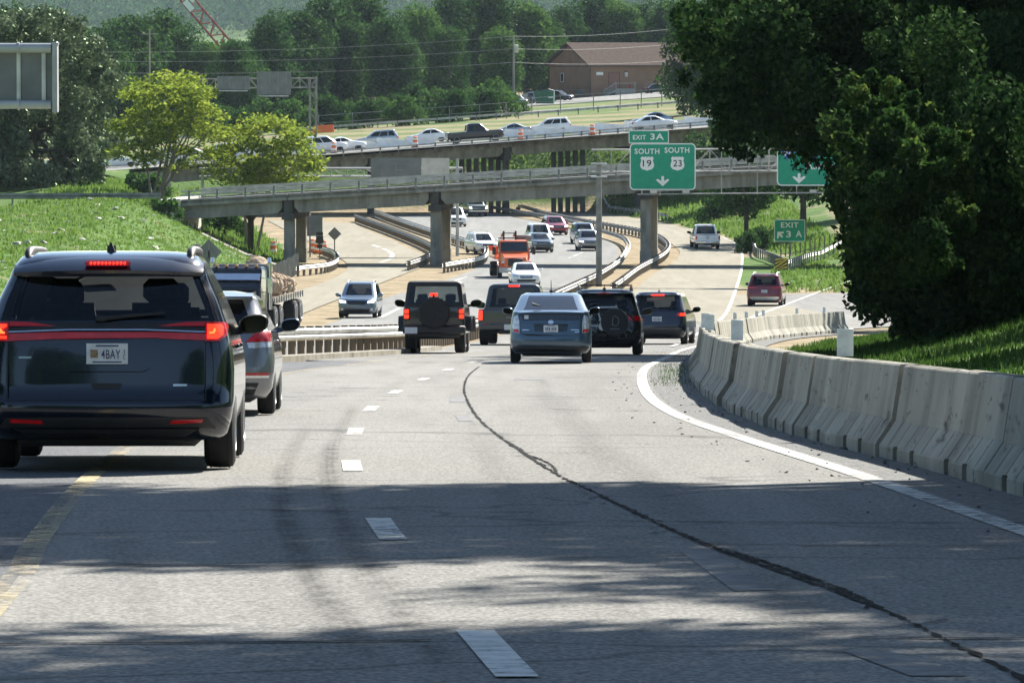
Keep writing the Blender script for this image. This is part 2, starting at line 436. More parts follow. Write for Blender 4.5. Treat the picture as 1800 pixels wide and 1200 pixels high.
def ground():
    xs = np.concatenate([[-6000, -3000, -1200, -600, -400, -300], np.arange(-240, -60, 12), np.arange(-60, 61, 1.5), np.arange(72, 250, 12), [300, 400, 600, 1200, 3000, 6000]])
    ys = np.concatenate([np.arange(-60, 700, 5.0), np.arange(700, 1000, 15), np.arange(1000, 3000, 100), np.arange(3000, 6000, 100), [6500, 7500, 9000]])
    vs = [(x, y, T(x, y)) for y in ys for x in xs]
    nx = len(xs)
    fs = [(j * nx + i, j * nx + i + 1, (j + 1) * nx + i + 1, (j + 1) * nx + i) for j in range(len(ys) - 1) for i in range(nx - 1)]
    me = bpy.data.meshes.new('ground'); me.from_pydata(vs, [], fs)
    at = me.attributes.new('bare', 'FLOAT', 'POINT')
    bare = []
    for x, y, z in vs:
        xl = float(np.interp(y, _xl[:, 0], _xl[:, 1])); xr = float(np.interp(y, _xr[:, 0], _xr[:, 1]))
        b = 1.0 if xl < x < xr else 0.0
        if 330 < y < 420 and 14 < x < 40: b = 0.0
        if y > 330 and x > 24 + (y - 400) * .05: b = 0.6
        if 225 < y < 240 and x > 14: b = 0.0
        if 552 < y < 568: b = 0.0
        if 575 < y < 715: b = .48 + .25 * math.sin(x * .35 + y * .2)
        if 715 <= y < 830: b = .34 + .2 * math.sin(x * .3 + y * .15)
        bare.append(b)
    at.data.foreach_set('value', np.array(bare, dtype=np.float32))
    m = bpy.data.materials.new('grass and bare dirt'); m.use_nodes = True
    t = m.node_tree; b = t.nodes['Principled BSDF']; L = t.links.new
    tc = _n(t, 'ShaderNodeTexCoord')
    def nz(sc, d=6):
        n = _n(t, 'ShaderNodeTexNoise'); n.inputs['Scale'].default_value = sc; n.inputs['Detail'].default_value = d; L(tc.outputs['Object'], n.inputs['Vector']); return n.outputs[0]
    def ramp(f, c0, c1, p0=.35, p1=.65):
        r = _n(t, 'ShaderNodeValToRGB'); r.color_ramp.elements[0].color = (*c0, 1); r.color_ramp.elements[1].color = (*c1, 1)
        r.color_ramp.elements[0].position = p0; r.color_ramp.elements[1].position = p1; L(f, r.inputs[0]); return r.outputs[0]
    def mix(f, a, c):
        x = _n(t, 'ShaderNodeMix', data_type='RGBA'); L(f, x.inputs[0]); L(a, x.inputs[6]); L(c, x.inputs[7]); return x.outputs[2]
    g = ramp(nz(.22), (.045, .100, .014), (.080, .142, .026))
    g = mix(ramp(nz(.16, 8), (0, 0, 0), (1, 1, 1), .60, .70), g, ramp(nz(1.5), (.20, .16, .09), (.27, .22, .14)))
    d = ramp(nz(.5, 8), (.20, .155, .095), (.31, .25, .16))
    d = mix(ramp(nz(.9, 8), (0, 0, 0), (1, 1, 1), .60, .68), d, ramp(nz(3), (.09, .10, .045), (.16, .15, .09)))
    aa = _n(t, 'ShaderNodeAttribute', attribute_name='bare')
    c = mix(ramp(aa.outputs['Fac'], (0, 0, 0), (1, 1, 1), .2, .8), g, d)
    L(c, b.inputs['Base Color']); b.inputs['Roughness'].default_value = .95; b.inputs['Specular IOR Level'].default_value = .1
    bp = _n(t, 'ShaderNodeBump'); bp.inputs['Distance'].default_value = .25; bp.inputs['Strength'].default_value = .8; L(nz(2.2, 8), bp.inputs['Height']); L(bp.outputs[0], b.inputs['Normal'])
    me.materials.append(m)
    me.polygons.foreach_set('use_smooth', np.ones(len(me.polygons), dtype=bool))
    o = setting(link('ground', me))
    return o
ground()

def sheet(name, poly, dz, m, kind=True, zf=None):
    bm = bmesh.new()
    pts = []
    for p in poly:
        q = (float(p[0]), float(p[1]))
        if not pts or (abs(q[0] - pts[-1][0]) + abs(q[1] - pts[-1][1])) > .02: pts.append(q)
    f = bm.faces.new([bm.verts.new((x, y, 0)) for x, y in pts])
    bmesh.ops.triangulate(bm, faces=bm.faces[:], ngon_method='EAR_CLIP')
    y0 = min(p[1] for p in pts); y1 = max(p[1] for p in pts)
    for y in _yk:
        if y0 < y < y1:
            bmesh.ops.bisect_plane(bm, geom=bm.verts[:] + bm.edges[:] + bm.faces[:], plane_co=(0, y, 0), plane_no=(0, 1, 0), dist=1e-5)
    for v in bm.verts: v.co.z = (zf(v.co.x, v.co.y) if zf else zc(v.co.y)) + dz
    bmesh.ops.recalc_face_normals(bm, faces=bm.faces[:])
    me = bpy.data.meshes.new(name)
    bm.to_mesh(me)
    if sum(p.normal.z for p in me.polygons) < 0: me.flip_normals()
    bm.free()
    me.materials.append(m)
    o = link(name, me)
    if kind: setting(o)
    return o
def ribbon(name, path, w, dz, m, rough=0.0, step=1.5, merge=None, zf=None, seed=1):
    r_ = random.Random(seed)
    pts = resample(path, step)
    mb = merge or MB(); vs = []
    for i, p in enumerate(pts):
        d = pts[min(i + 1, len(pts) - 1)] - pts[max(i - 1, 0)]; d = d / (np.linalg.norm(d) + 1e-9)
        n = np.array((d[1], -d[0]))
        ww = (w(i / (len(pts) - 1)) if callable(w) else w) * (1 + rough * (r_.random() - .5) * 2)
        off = rough * .4 * (w if not callable(w) else .1) * (r_.random() - .5) * 2
        for s_ in (-.5, .5):
            q = p + n * (ww * s_ + off)
            vs.append((q[0], q[1], (zf(q[0], q[1]) if zf else zc(q[1])) + dz))
    mb.add(vs, [(2 * i, 2 * i + 1, 2 * i + 3, 2 * i + 2) for i in range(len(pts) - 1)])
    if merge: return
    o = mb.build(name, m, fix=False)
    me = o.data
    if len(me.polygons) and sum(p.normal.z for p in me.polygons) < 0: me.flip_normals()
    return setting(o)

# the curves of the place, as (x, y) on the ground
BAR = smooth([(4.5, 18), (3.75, 30)] + [(p.x, p.y) for p in gpx([(1707, 853), (1514, 802), (1388, 769), (1329, 748), (1270, 722), (1228, 690)])] + [(3.15, 95), (4.15, 124), (5.9, 158), (8.6, 192), (12.9, 216)], 1.0)   # road side foot of the right barrier
EDGE = smooth([(5.2, -20), (4.1, 6), (3.45, 20)] + [(p.x, p.y) for p in gpx([(1800, 945), (1500, 840), (1300, 775), (1180, 730), (1134, 690)])] + [(2.55, 104), (3.5, 124), (5.1, 156), (7.6, 190), (11.5, 214), (17.5, 235)], 1.5)
YEL = smooth([(-1.2, -10), (-1.7, 8), (-2.37, 25), (-2.71, 30.7), (-3.23, 40.9), (-3.75, 55), (-4.25, 72), (-4.35, 90), (-3.9, 104), (-2.75, 121), (-1.75, 140)], 1.5)
DASH = smooth([(1.5, -10), (.75, 8), (-.07, 21.1), (-.77, 32.5), (-1.32, 44.4), (-1.62, 55.6), (-1.76, 66.8), (-1.72, 78.5), (-1.5, 92), (-1.1, 108), (-.3, 130), (.8, 155), (2.4, 185)], 1.0)
RB_px = [(971, 537), (1011, 517), (1047, 499), (1087, 472), (1101, 455), (1104, 442), (1091, 428), (1047, 414), (980, 394), (864, 374)]
RAILB = smooth([(-9.5, 95), (-6.9, 116), (-5.0, 130), (-3.25, 146), (-2.2, 170), (-1.1, 200), (.2, 240)] + [(p.x, p.y) for p in gpx(RB_px)], 2.0)
RC_px = [(1078, 519), (1122, 485), (1169, 456), (1171, 437), (1135, 419), (1047, 402), (958, 384), (913, 371)]
RAILC = smooth(gpx(RC_px), 2.0)
RF1 = smooth(gpx([(625, 390), (690, 414), (745, 437), (764, 452), (742, 468), (718, 477)]), 2.0)
RF2 = smooth(gpx([(660, 382), (750, 414), (842, 442), (855, 455), (842, 468), (781, 480)]), 2.0)

sheet('road', [(p[0], p[1]) for p in YEL if p[1] < 118] + [(p[0] + .5, p[1]) for p in RAILB if 121 < p[1] < 300] + [(5.2, 312), (14.2, 312), (40, 335), (110, 335), (110, 236), (20, 234)] + [(p[0] + .15, p[1]) for p in reversed(EDGE)], .035, M['asphalt'])
sheet('left_shoulder', [(p[0], p[1]) for p in YEL if p[1] < 118] + [(-3.7, 122), (-6.1, 111), (-8.0, 95), (-8.5, 70), (-8.5, -10)], .033, M['shoulder'])
sheet('shoulder_gravel', [(p[0] + .15, p[1]) for p in EDGE if p[1] < 216] + [(p[0] + 1.4, p[1]) for p in reversed(BAR)] + [(6.5, 0), (6.8, -20)], .030, M['gravel'])
rp_r = smooth(gpx([(1290, 516), (1306, 470), (1303, 431), (1276, 414), (1223, 398), (1153, 390), (1100, 382), (1020, 371)]), 2.0)
rp_l = [(p[0] + .9, p[1]) for p in RAILC]
sheet('exit_ramp', rp_l + list(reversed(rp_r)), .045, M['ramp'])
sheet('ramp_apron', [(rp_l[0][0] - .5, rp_l[0][1] - .2), (rp_r[0][0], rp_r[0][1]), (15.5, 262), (9.5, 232), (5.5, 262)], .048, M['ramp'])
on_l = smooth([(-15.5, 150), (-15.4, 205), (-13.6, 240)] + gpx([(540, 578), (650, 535), (720, 512), (810, 484), (846, 466), (858, 452), (846, 438), (790, 420), (740, 405), (650, 381)]), 2.0)
sheet('oncoming_road', [(p[0], p[1]) for p in on_l] + [(p[0] - .7, p[1]) for p in reversed(RAILB) if p[1] > 122] + [(-9.5, 110)], .04, M['oncoming'])
rl = smooth(gpx([(380, 575), (450, 545), (500, 522), (545, 506), (590, 488), (610, 472), (600, 456), (548, 428), (500, 404), (470, 388)]), 2.0)
rr = smooth(gpx([(400, 600), (470, 577), (560, 541), (650, 506), (712, 482), (740, 470), (750, 452), (735, 444), (690, 424), (640, 403), (622, 393)]), 2.0)
sheet('merge_ramp', [tuple(p) for p in rl] + [tuple(p) for p in reversed(rr)], .046, M['ramp'])
sheet('upper_highway', [(-74, 531.5), (-40, 533), (0, 539), (30, 543), (44, 544.5), (44, 556.5), (-33, 551), (-74, 549)], .02, M['oncoming'], zf=lambda x, y: zh(x, y))
sheet('upper_highway', [(-74, 566), (44, 568), (44, 594), (-74, 588)], -.2, M['oncoming'], zf=lambda x, y: zh(x, y))

# painted lines, seam, patches
ribbon('edge_line', [p for p in EDGE if p[1] < 215], .17, .043, M['wline'])
ribbon('yellow_line', YEL, .15, .043, M['yline'])
mb = MB()
dl = resample(DASH, .25); dd = [0]
for a, b in zip(dl, dl[1:]): dd.append(dd[-1] + np.linalg.norm(b - a))
ys_ = [p[1] for p in dl]
for k, yc in enumerate([8.9, 21.1, 32.4, 44.6, 55.9, 67.4, 79.3, 91.5, 103.7, 116, 128, 140, 152, 164]):
    seg = [p for p in dl if abs(p[1] - yc) < 1.53]
    ribbon('', seg, .16, .043, None, merge=mb, step=.5, seed=k)
setting(mb.build('lane_dashes', M['wline'], fix=False))
sp = smooth(gpx([(1790, 1205), (1560, 1090), (1380, 1020), (1200, 950), (1080, 892), (985, 845), (930, 810), (880, 775), (840, 740), (820, 705), (816, 682), (825, 662), (842, 648)]), .5)
sp = [np.array((1.9, 14.0))] + sp
ribbon('road_seam', sp, .027, .042, M['tar'], rough=.95, step=.12)
mb = MB()
for k in range(5):
    i = random.randrange(2, min(70, len(sp) - 14)); dx = random.uniform(-.09, .09)
    ribbon('', [np.array((p[0] + dx * math.sin(q * .30), p[1])) for q, p in enumerate(sp[i:i + 11])], .018, .0423, None, rough=.95, step=.1, merge=mb, seed=k)
for k in range(60):
    i = random.randrange(4, min(90, len(sp) - 2)); s_ = random.choice((-1, 1)); a = sp[i]
    ribbon('', [a, a + np.array((s_ * random.uniform(.04, .16), random.uniform(-.5, .5)))], .014, .0424, None, rough=.95, step=.08, merge=mb, seed=k)
setting(mb.build('seam_branches', M['tar'], fix=False))
mb = MB()
for (a, b) in (((0, 1003), (700, 1008)), ((1050, 926), (1800, 929)), ((0, 1148), (760, 1141)), ((1500, 1135), (1800, 1138)), ((960, 724), (1140, 727)), ((820, 800), (1050, 803)), ((420, 905), (640, 909)), ((1240, 968), (1800, 971)), ((980, 690), (1090, 690))):
    ribbon('', [G(*a), G((a[0] + b[0]) / 2, (a[1] + b[1]) / 2 + 1), G(*b)], .035, .0415, None, rough=.9, step=.15, merge=mb, seed=a[0])
setting(mb.build('transverse_cracks', M['tar'], fix=False))
mb = MB()
for q in ([(1195, 980), (1250, 978), (1365, 1050), (1290, 1052)], [(1480, 1160), (1560, 1158), (1700, 1205), (1600, 1205)], [(790, 702), (815, 702), (818, 712), (790, 712)], [(1010, 860), (1040, 858), (1075, 880), (1040, 882)], [(800, 735), (822, 735), (832, 746), (806, 746)], [(905, 668), (960, 668), (955, 672), (900, 672)]):
    vs = [G(*p) for p in q]; mb.add([(v.x, v.y, v.z + .039) for v in vs], [(0, 1, 2, 3)])
o = mb.build('road_patches', M['patch'], fix=False); setting(o)
for p in [o.data]:
    if p.polygons[0].normal.z < 0: p.flip_normals()
sk = bpy.data.materials.new('tyre marks'); sk.use_nodes = True
t = sk.node_tree; tcn = _n(t, 'ShaderNodeTexCoord'); mp = _n(t, 'ShaderNodeMapping'); mp.inputs['Scale'].default_value = (5, 2.0, 1)
nn = _n(t, 'ShaderNodeTexNoise'); nn.inputs['Scale'].default_value = 1.5; nn.inputs['Detail'].default_value = 5
t.links.new(tcn.outputs['Object'], mp.inputs[0]); t.links.new(mp.outputs[0], nn.inputs['Vector'])
mr = _n(t, 'ShaderNodeMapRange'); mr.inputs[1].default_value = .36; mr.inputs[2].default_value = .62; mr.inputs[4].default_value = .22; mr.inputs[3].default_value = .03; t.links.new(nn.outputs[0], mr.inputs[0])
tr = _n(t, 'ShaderNodeBsdfTransparent'); mx = _n(t, 'ShaderNodeMixShader'); t.links.new(mr.outputs[0], mx.inputs[0]); t.links.new(tr.outputs[0], mx.inputs[1])
aw = _n(t, 'ShaderNodeAttribute', attribute_name='wear'); mm = _n(t, 'ShaderNodeMath', operation='MULTIPLY'); t.links.new(mr.outputs[0], mm.inputs[0]); t.links.new(aw.outputs['Fac'], mm.inputs[1]); t.links.new(mm.outputs[0], mx.inputs[0])
bs = t.nodes['Principled BSDF']; bs.inputs['Base Color'].default_value = (.04, .04, .042, 1); bs.inputs['Roughness'].default_value = .95; bs.inputs['Specular IOR Level'].default_value = .05
t.links.new(bs.outputs[0], mx.inputs[2]); t.links.new(mx.outputs[0], t.nodes['Material Output'].inputs[0])
SKV, SKF, SKA = [], [], []
for k, l in enumerate(([(830, 1230), (730, 1100), (660, 1010), (605, 920), (583, 840), (590, 780), (625, 715)], [(800, 1230), (700, 1100), (635, 1010), (588, 920), (574, 840), (580, 780)], [(690, 1200), (590, 1080), (520, 960), (500, 880), (505, 820), (540, 750)], [(660, 1200), (560, 1060), (510, 960), (490, 880), (495, 820)],
                       [(1180, 1200), (1010, 1000), (900, 880), (850, 800), (830, 740)], [(330, 1210), (250, 1080), (215, 980), (205, 900)], [(1500, 1210), (1290, 1000), (1120, 860), (1010, 770), (960, 700), (955, 668)], [(1560, 1210), (1340, 1000), (1160, 860), (1040, 770), (985, 700)])):
    base_ = resample(smooth(gpx(l), .7), .6); w_ = .20 if k < 4 else .32; z_ = .0402 + .0004 * k
    for i, p in enumerate(base_):
        d = base_[min(i + 1, len(base_) - 1)] - base_[max(i - 1, 0)]; d = d / (np.linalg.norm(d) + 1e-9); fade = min(1, i / 4, (len(base_) - 1 - i) / 6)
        for q in range(13):
            u = q / 12 - .5; SKV.append((p[0] + d[1] * u * w_, p[1] - d[0] * u * w_, zc(p[1]) + z_)); SKA.append(max(0, math.cos(u * math.pi)) * fade * (.78 + .22 * math.sin(q * 2.1 + k + i * .15)) * (1 if k < 4 else .55))
        if i: n0 = len(SKV) - 26; SKF += [(n0 + q, n0 + q + 1, n0 + q + 14, n0 + q + 13) for q in range(12)]
me = bpy.data.meshes.new('tyre_marks'); me.from_pydata(SKV, [], SKF); me.attributes.new('wear', 'FLOAT', 'POINT').data.foreach_set('value', np.array(SKA, dtype=np.float32)); me.materials.append(sk); setting(link('tyre_marks', me))
ribbon('gore_line', smooth(gpx([(1180, 612), (1225, 590), (1270, 560), (1290, 520), (1304, 470), (1300, 436), (1270, 417)]), 2.0), .18, .06, M['wline'])
ribbon('right_road_line', smooth(gpx([(1230, 592), (1320, 560), (1400, 530), (1480, 500), (1540, 480)]), 2.0), .2, .06, M['wline'])
ribbon('ramp_yellow_line', smooth(gpx([(1095, 545), (1140, 510), (1195, 470), (1204, 452), (1185, 432)]), 2.0), .16, .06, M['yline2'])
ribbon('oncoming_edge_line', smooth(gpx([(545, 580), (653, 538), (722, 514), (806, 487)]), 2.0), .2, .06, M['yline2'])
ribbon('oncoming_white_line', smooth(gpx([(1062, 488), (1090, 468), (1094, 452), (1080, 436)]), 1.0), .3, .06, M['yline2'])
mb = MB()
for a, b in (((668, 560), (730, 525)), ((760, 508), (820, 488)), ((1000, 455), (1024, 445)), ((700, 543), (760, 520)), ((880, 420), (905, 427))):
    ribbon('', [G(*a), G(*b)], .22, .058, None, merge=mb)
for a, b in (((655, 432), (668, 436)), ((672, 438), (682, 442)), ((684, 443), (690, 448)), ((690, 448), (688, 455)), ((686, 457), (668, 463))):
    ribbon('', [G(*a), G(*b)], .35, .062, None, merge=mb)
for a, b in (((588, 226), (640, 222)), ((690, 219), (740, 216))):
    pass
setting(mb.build('far_lane_dashes', M['wline'], fix=False))

# grass verge and rubble on the left bank, weeds by the barrier: nobody could count the blades
def blades(name, spots, h, w, m, label, cat, per=5):
    V = []; Fc = []
    for (x, y, s_) in spots:
        z = T(x, y) - .02
        for k in range(per):
            a = random.random() * 6.283; l = random.random() * .35 * s_
            bx = x + math.cos(a) * l; by = y + math.sin(a) * l
            hh = h * s_ * (.6 + .7 * random.random()); ww = w * s_; ln = hh * .5 * (random.random() - .2)
            c, q = math.cos(a + 1.57) * ww, math.sin(a + 1.57) * ww
            i = len(V)
            V += [(bx - c, by - q, z), (bx + c, by + q, z), (bx + math.cos(a) * ln, by + math.sin(a) * ln, z + hh)]
            Fc.append((i, i + 1, i + 2))
    me = bpy.data.meshes.new(name); me.from_pydata(V, [], Fc); me.materials.append(m)
    o = link(name, me); tag(o, label, cat, kind='stuff'); return o
LG = leafm('bank grass', [(.045, .10, .016), (.08, .155, .026), (.115, .19, .042), (.16, .19, .06)], .35, .35)
LG2 = leafm('grass darkened for shade', [(.018, .045, .010), (.035, .075, .014), (.06, .11, .024)], .35, .4)  # darker copy of the bank grass, tree shade put into its colour
sp_ = []
while len(sp_) < 15000:
    y = 205 + 190 * random.random() ** .8; x = -48 + 36 * random.random()
    if x < float(np.interp(y, _xl[:, 0], _xl[:, 1])) - .2 and abs(x / y + .0947 - .04) < .09:
        sp_.append((x, y, .5 + 1.1 * random.random() ** 2))
blades('bank_grass', sp_, .15, .055, LG, 'bright green rough grass covering the left bank below the guardrail', 'grass')
sp_ = []
while len(sp_) < 9000:
    y = 395 + 160 * random.random(); x = -36 + 62 * random.random()
    if (x < float(np.interp(y, _xl[:, 0], _xl[:, 1])) - .3) or x > float(np.interp(y, _xr[:, 0], _xr[:, 1])) + .3: sp_.append((x, y, .7 + random.random()))
for i in range(2500):
    sp_.append((random.uniform(-14, 16), random.uniform(553, 567), .7 + .6 * random.random()))
for i in range(1600):
    y = 318 + 90 * random.random(); x = 14.5 + 9 * random.random()
    q = G(1306, 470); 
    if x > 14.9 + (y - 318) * .055: sp_.append((x, y, .5 + .7 * random.random()))
blades('embankment_grass', sp_, .26, .07, LG, 'sunlit rough grass on the banks under and beyond the bridge', 'grass', 4)
sp_ = []
while len(sp_) < 14000:
    y = 62 + 170 * random.random() ** 1.3; x = 4 + 26 * random.random()
    if x > float(np.interp(y, _xr[:, 0], _xr[:, 1])) + .1 and x / y < .125: sp_.append((x, y, .5 + .8 * random.random()))
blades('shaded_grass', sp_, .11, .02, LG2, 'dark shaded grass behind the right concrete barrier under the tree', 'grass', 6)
sp_ = []
bl = resample(BAR, .3)
for p in bl:
    if 84 < p[1] < 112:
        for k in range(3): sp_.append((p[0] - .05 - .5 * random.random(), p[1] + random.random(), .4 + random.random() * .6))
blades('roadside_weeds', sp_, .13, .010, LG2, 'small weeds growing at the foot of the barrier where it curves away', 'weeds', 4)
mb = MB()
for k in range(230):
    y = 225 + 165 * random.random(); x = -15.5 - 26 * random.random() ** 1.2
    if x > float(np.interp(y, _xl[:, 0], _xl[:, 1])) - .5: continue
    r_ = .10 + .3 * random.random() ** 2.5; z = T(x, y)
    mb.hull([(x + r_ * random.uniform(-1, 1.), y + r_ * random.uniform(-1, 1), z + r_ * random.uniform(-.3, .7)) for _ in range(10)])
for k in range(22):
    y = 372 + 20 * random.random(); x = -15.5 - (396 - y) * 0 - 7.5 * random.random()
    r_ = .15 + .4 * random.random() ** 2; z = T(x, y)
    mb.hull([(x + r_ * random.uniform(-1.6, 1.6), y + r_ * random.uniform(-1, 1), z + r_ * random.uniform(-.3, .6)) for _ in range(10)])
tag(mb.build('bank_rubble', M['rock'], smooth=False), 'scattered pale rubble lying in the grass of the left bank', 'rubble', kind='stuff')
mb = MB()
for k in range(1500):
    p = bl[int(random.random() * len(bl))]
    if p[1] < 30: continue
    x = p[0] - 1.3 * random.random() ** 1.5 - .02; y = p[1] + random.random(); r_ = .006 + .022 * random.random() ** 3; z = zc(y) + .03
    mb.hull([(x + r_ * random.uniform(-1, 1), y + r_ * random.uniform(-1, 1), z + r_ * random.uniform(-.3, 1)) for _ in range(7)])
tag(mb.build('loose_stones', M['patch'], smooth=False), 'loose stones and grit on the shoulder along the barrier foot', 'gravel', kind='stuff')

# ------------------------------------------------------------------ concrete barriers
def barrier_mesh(Ls, refl=False):
    mb = MB()
    def prof(i): return [(-.30 + i, .13), (-.165 + i, .33), (-.09 + i, .80), (-.075 + i, .815), (.075 - i, .815), (.09 - i, .80), (.165 - i, .33), (.30 - i, .13)]
    g = .012
    mb.prism(prof(.05), -Ls / 2 + .05, Ls / 2 - .05)                                    # core
    def up(y0, y1): mb.prism([(-.165, .33), (-.09, .80), (-.075, .815), (.075, .815), (.09, .80), (.165, .33)], y0, y1)
    up(-Ls / 2 + .022, Ls / 2 - .022)
    n = 6; e = [-Ls / 2 + .01 + (Ls - .02) * k / n for k in range(n + 1)]
    for k in range(n):
        a, b = e[k] + .02, e[k + 1] - .02
        mb.prism([(-.30, .13), (-.166, .329), (.166, .329), (.30, .13)], a, b)
        if True: mb.prism([(-.31, 0), (-.31, .11), (-.30, .131), (.30, .131), (.31, .11), (.31, 0)], a + (.13 if k in (2, 4) else -.015), b - (.13 if k in (1, 3) else -.015))
    return mb
BM_ = barrier_mesh(3.66).build('concrete_barrier', M['barrier'], smooth=False)
bmesh_data = BM_.data; bpy.data.objects.remove(BM_)
refm = MB(); refm.box((0, 0, .16), (.16, .03, .27), .004); _r = refm.build('reflector_panel', pm('white reflector', (.8, .82, .82), .4)); ref_data = _r.data; bpy.data.objects.remove(_r)
bars = resample(BAR, 3.68)
mids = [((a + b) / 2, b - a) for a, b in zip(bars, bars[1:])]
sel = [(m, d) for m, d in mids if m[1] > 30]
refY = [51.5, 72, 92, 104, 172, 180, 187, 194, 202, 211]
for i, (m, d) in enumerate(sel):
    d = d / np.linalg.norm(d); n = np.array((d[1], -d[0]))
    c = m + n * .32
    hasr = [y for y in refY if abs(y - m[1]) < 1.84 * abs(d[1])]
    if i < 22: lab = 'grey concrete barrier segment, %s counting back from the right edge of the photo' % nth(i)
    else: lab = 'grey concrete barrier segment, %s counting forward from the far end of the curved row' % nth(len(sel) - 1 - i)
    o = link('concrete_barrier', bmesh_data); o.location = (c[0], c[1], T(c[0] - .3, c[1]) + .03)
    sl_ = (zc(m[1] + 1.8) - zc(m[1] - 1.8)) / 3.6
    o.rotation_euler = (math.atan(sl_ * d[1]), 0, math.atan2(-d[0], d[1]) + R(random.uniform(-1.1, 1.1)))
    o.location.x += random.uniform(-.018, .018); o.location.z -= random.uniform(0, .015)
    tag(o, lab, 'barrier', 'concrete barrier segments along the right shoulder')
    if hasr:
        r_ = link('reflector_panel', ref_data, o); r_.location = (0, random.uniform(-.5, .5), .81); r_.scale = (1, 1, 1) if m[1] < 150 else (.7, 1, .75)

# ------------------------------------------------------------------ guardrails
PW = MB(); PW.box((0, 0, .36), (.17, .17, .80), .01); _p = PW.build('post', M['wood']); post_wood = _p.data; bpy.data.objects.remove(_p)
PW = MB(); PW.box((0, 0, .36), (.10, .13, .78), .005); _p = PW.build('post', M['galv_d']); post_steel = _p.data; bpy.data.objects.remove(_p)
WB = [(0, .42), (.05, .46), (.05, .52), (0, .565), (.05, .61), (.05, .67), (0, .71)]
def guardrail(label, path, sides=(1,), post=None, step=1.9, zf=T, group=None, railm=None, lift=0.0, prof=WB, off=.12, end=False):
    pts = resample(path, step)
    t = thing('guardrail', label, 'guardrail', (pts[0][0], pts[0][1], zf(pts[0][0], pts[0][1])), 0, group)
    o0 = np.array((pts[0][0], pts[0][1], zf(pts[0][0], pts[0][1])))
    fine = resample(path, .95)
    for sd in sides:
        mb = MB(); vs = []
        for i, p in enumerate(fine):
            d = fine[min(i + 1, len(fine) - 1)] - fine[max(i - 1, 0)]; d = d / (np.linalg.norm(d) + 1e-9); n = np.array((d[1], -d[0])) * sd
            z = zf(p[0], p[1]) + lift
            vs += [np.array((*(p + n * (off + a)), z + h)) - o0 for a, h in prof]
            vs += [np.array((*(p + n * (off + a - .012)), z + h)) - o0 for a, h in reversed(prof)]
        k = 2 * len(prof)
        mb.add(vs, [(i * k + j, i * k + (j + 1) % k, (i + 1) * k + (j + 1) % k, (i + 1) * k + j) for i in range(len(fine) - 1) for j in range(k)])
        mb.build('rail_beam', railm or M['galv'], t)
    for i, p in enumerate(pts[:99]):
        o = link('post', post or post_wood, t)
        d = pts[min(i + 1, len(pts) - 1)] - pts[max(i - 1, 0)]
        o.location = (p[0] - o0[0], p[1] - o0[1], zf(p[0], p[1]) - o0[2] + lift); o.rotation_euler = (0, 0, math.atan2(-d[0], d[1]))
    return t
zcf = lambda x, y: zc(y)
guardrail('bright double guardrail on close timber posts, behind the silver car and left of the off-roader', [p for p in RAILB if 100 < p[1] < 180], (1, -1), step=1.35, zf=zcf)
guardrail('weathered median guardrail on timber posts curving left of the grey gantry post', [p for p in RAILB if p[1] > 186], (1, -1), zf=zcf, railm=M['galv_d'])
guardrail('guardrail along the left edge of the tan exit ramp, right of the gantry post', RAILC, (1, -1), zf=zcf, railm=M['galv_d'])
guardrail('guardrail beside the tan merging ramp ending left of the middle bridge pier', RF1, (1, -1), zf=zcf, railm=M['galv_d'])
guardrail('bright guardrail curving round the dirt median left of the orange truck', RF2, (1, -1), zf=zcf)
guardrail('short white guardrail curve below the orange drums, beside the fence', smooth(gpx([(524, 486), (573, 480), (592, 470), (588, 458), (569, 450)]), 1.5), (1, -1), zf=zcf)
guardrail('long guardrail on steel posts along the top of the left grass bank', [(-60, 392), (-42, 394), (-25.8, 396)], (1,), post_steel, 2.1, zf=lambda x, y: -9.3, railm=M['galv_d'], prof=[(0, .36), (.06, .42), (.06, .51), (0, .57), (.06, .63), (.06, .72), (0, .78)])
GI = (G(1374, 462), G(1330, 448), G(1324, 430))
guardrail('silver guardrail bent round the nose of the grass island behind the striped marker', smooth([G(1488, 452), G(1430, 462), G(1384, 477), G(1372, 472), G(1350, 462), G(1326, 452), G(1325, 432)], 1.0), (1,), post_steel, 1.9, lift=.1)
guardrail('guardrail on the right bank behind the second bridge pier', smooth([G(1040, 368), G(1090, 378), G(1150, 386)], 1.5) if False else [(8.2, 556), (12.2, 530), (14.6, 514)], (-1,), post_steel, 1.9)
kerb = MB()
for pth, w_ in ((smooth([(-6.3, 110), (-4.3, 125), (-2.95, 137), (-2.2, 150)], 1.0), .5),):
    pts = resample(pth, 1.0)
    for a, b in zip(pts, pts[1:]):
        kerb.bar((a[0], a[1], zc(a[1]) + .07), (b[0], b[1], zc(b[1]) + .07), w_, .16)
setting(kerb.build('median_kerb', M['conc'], smooth=False))

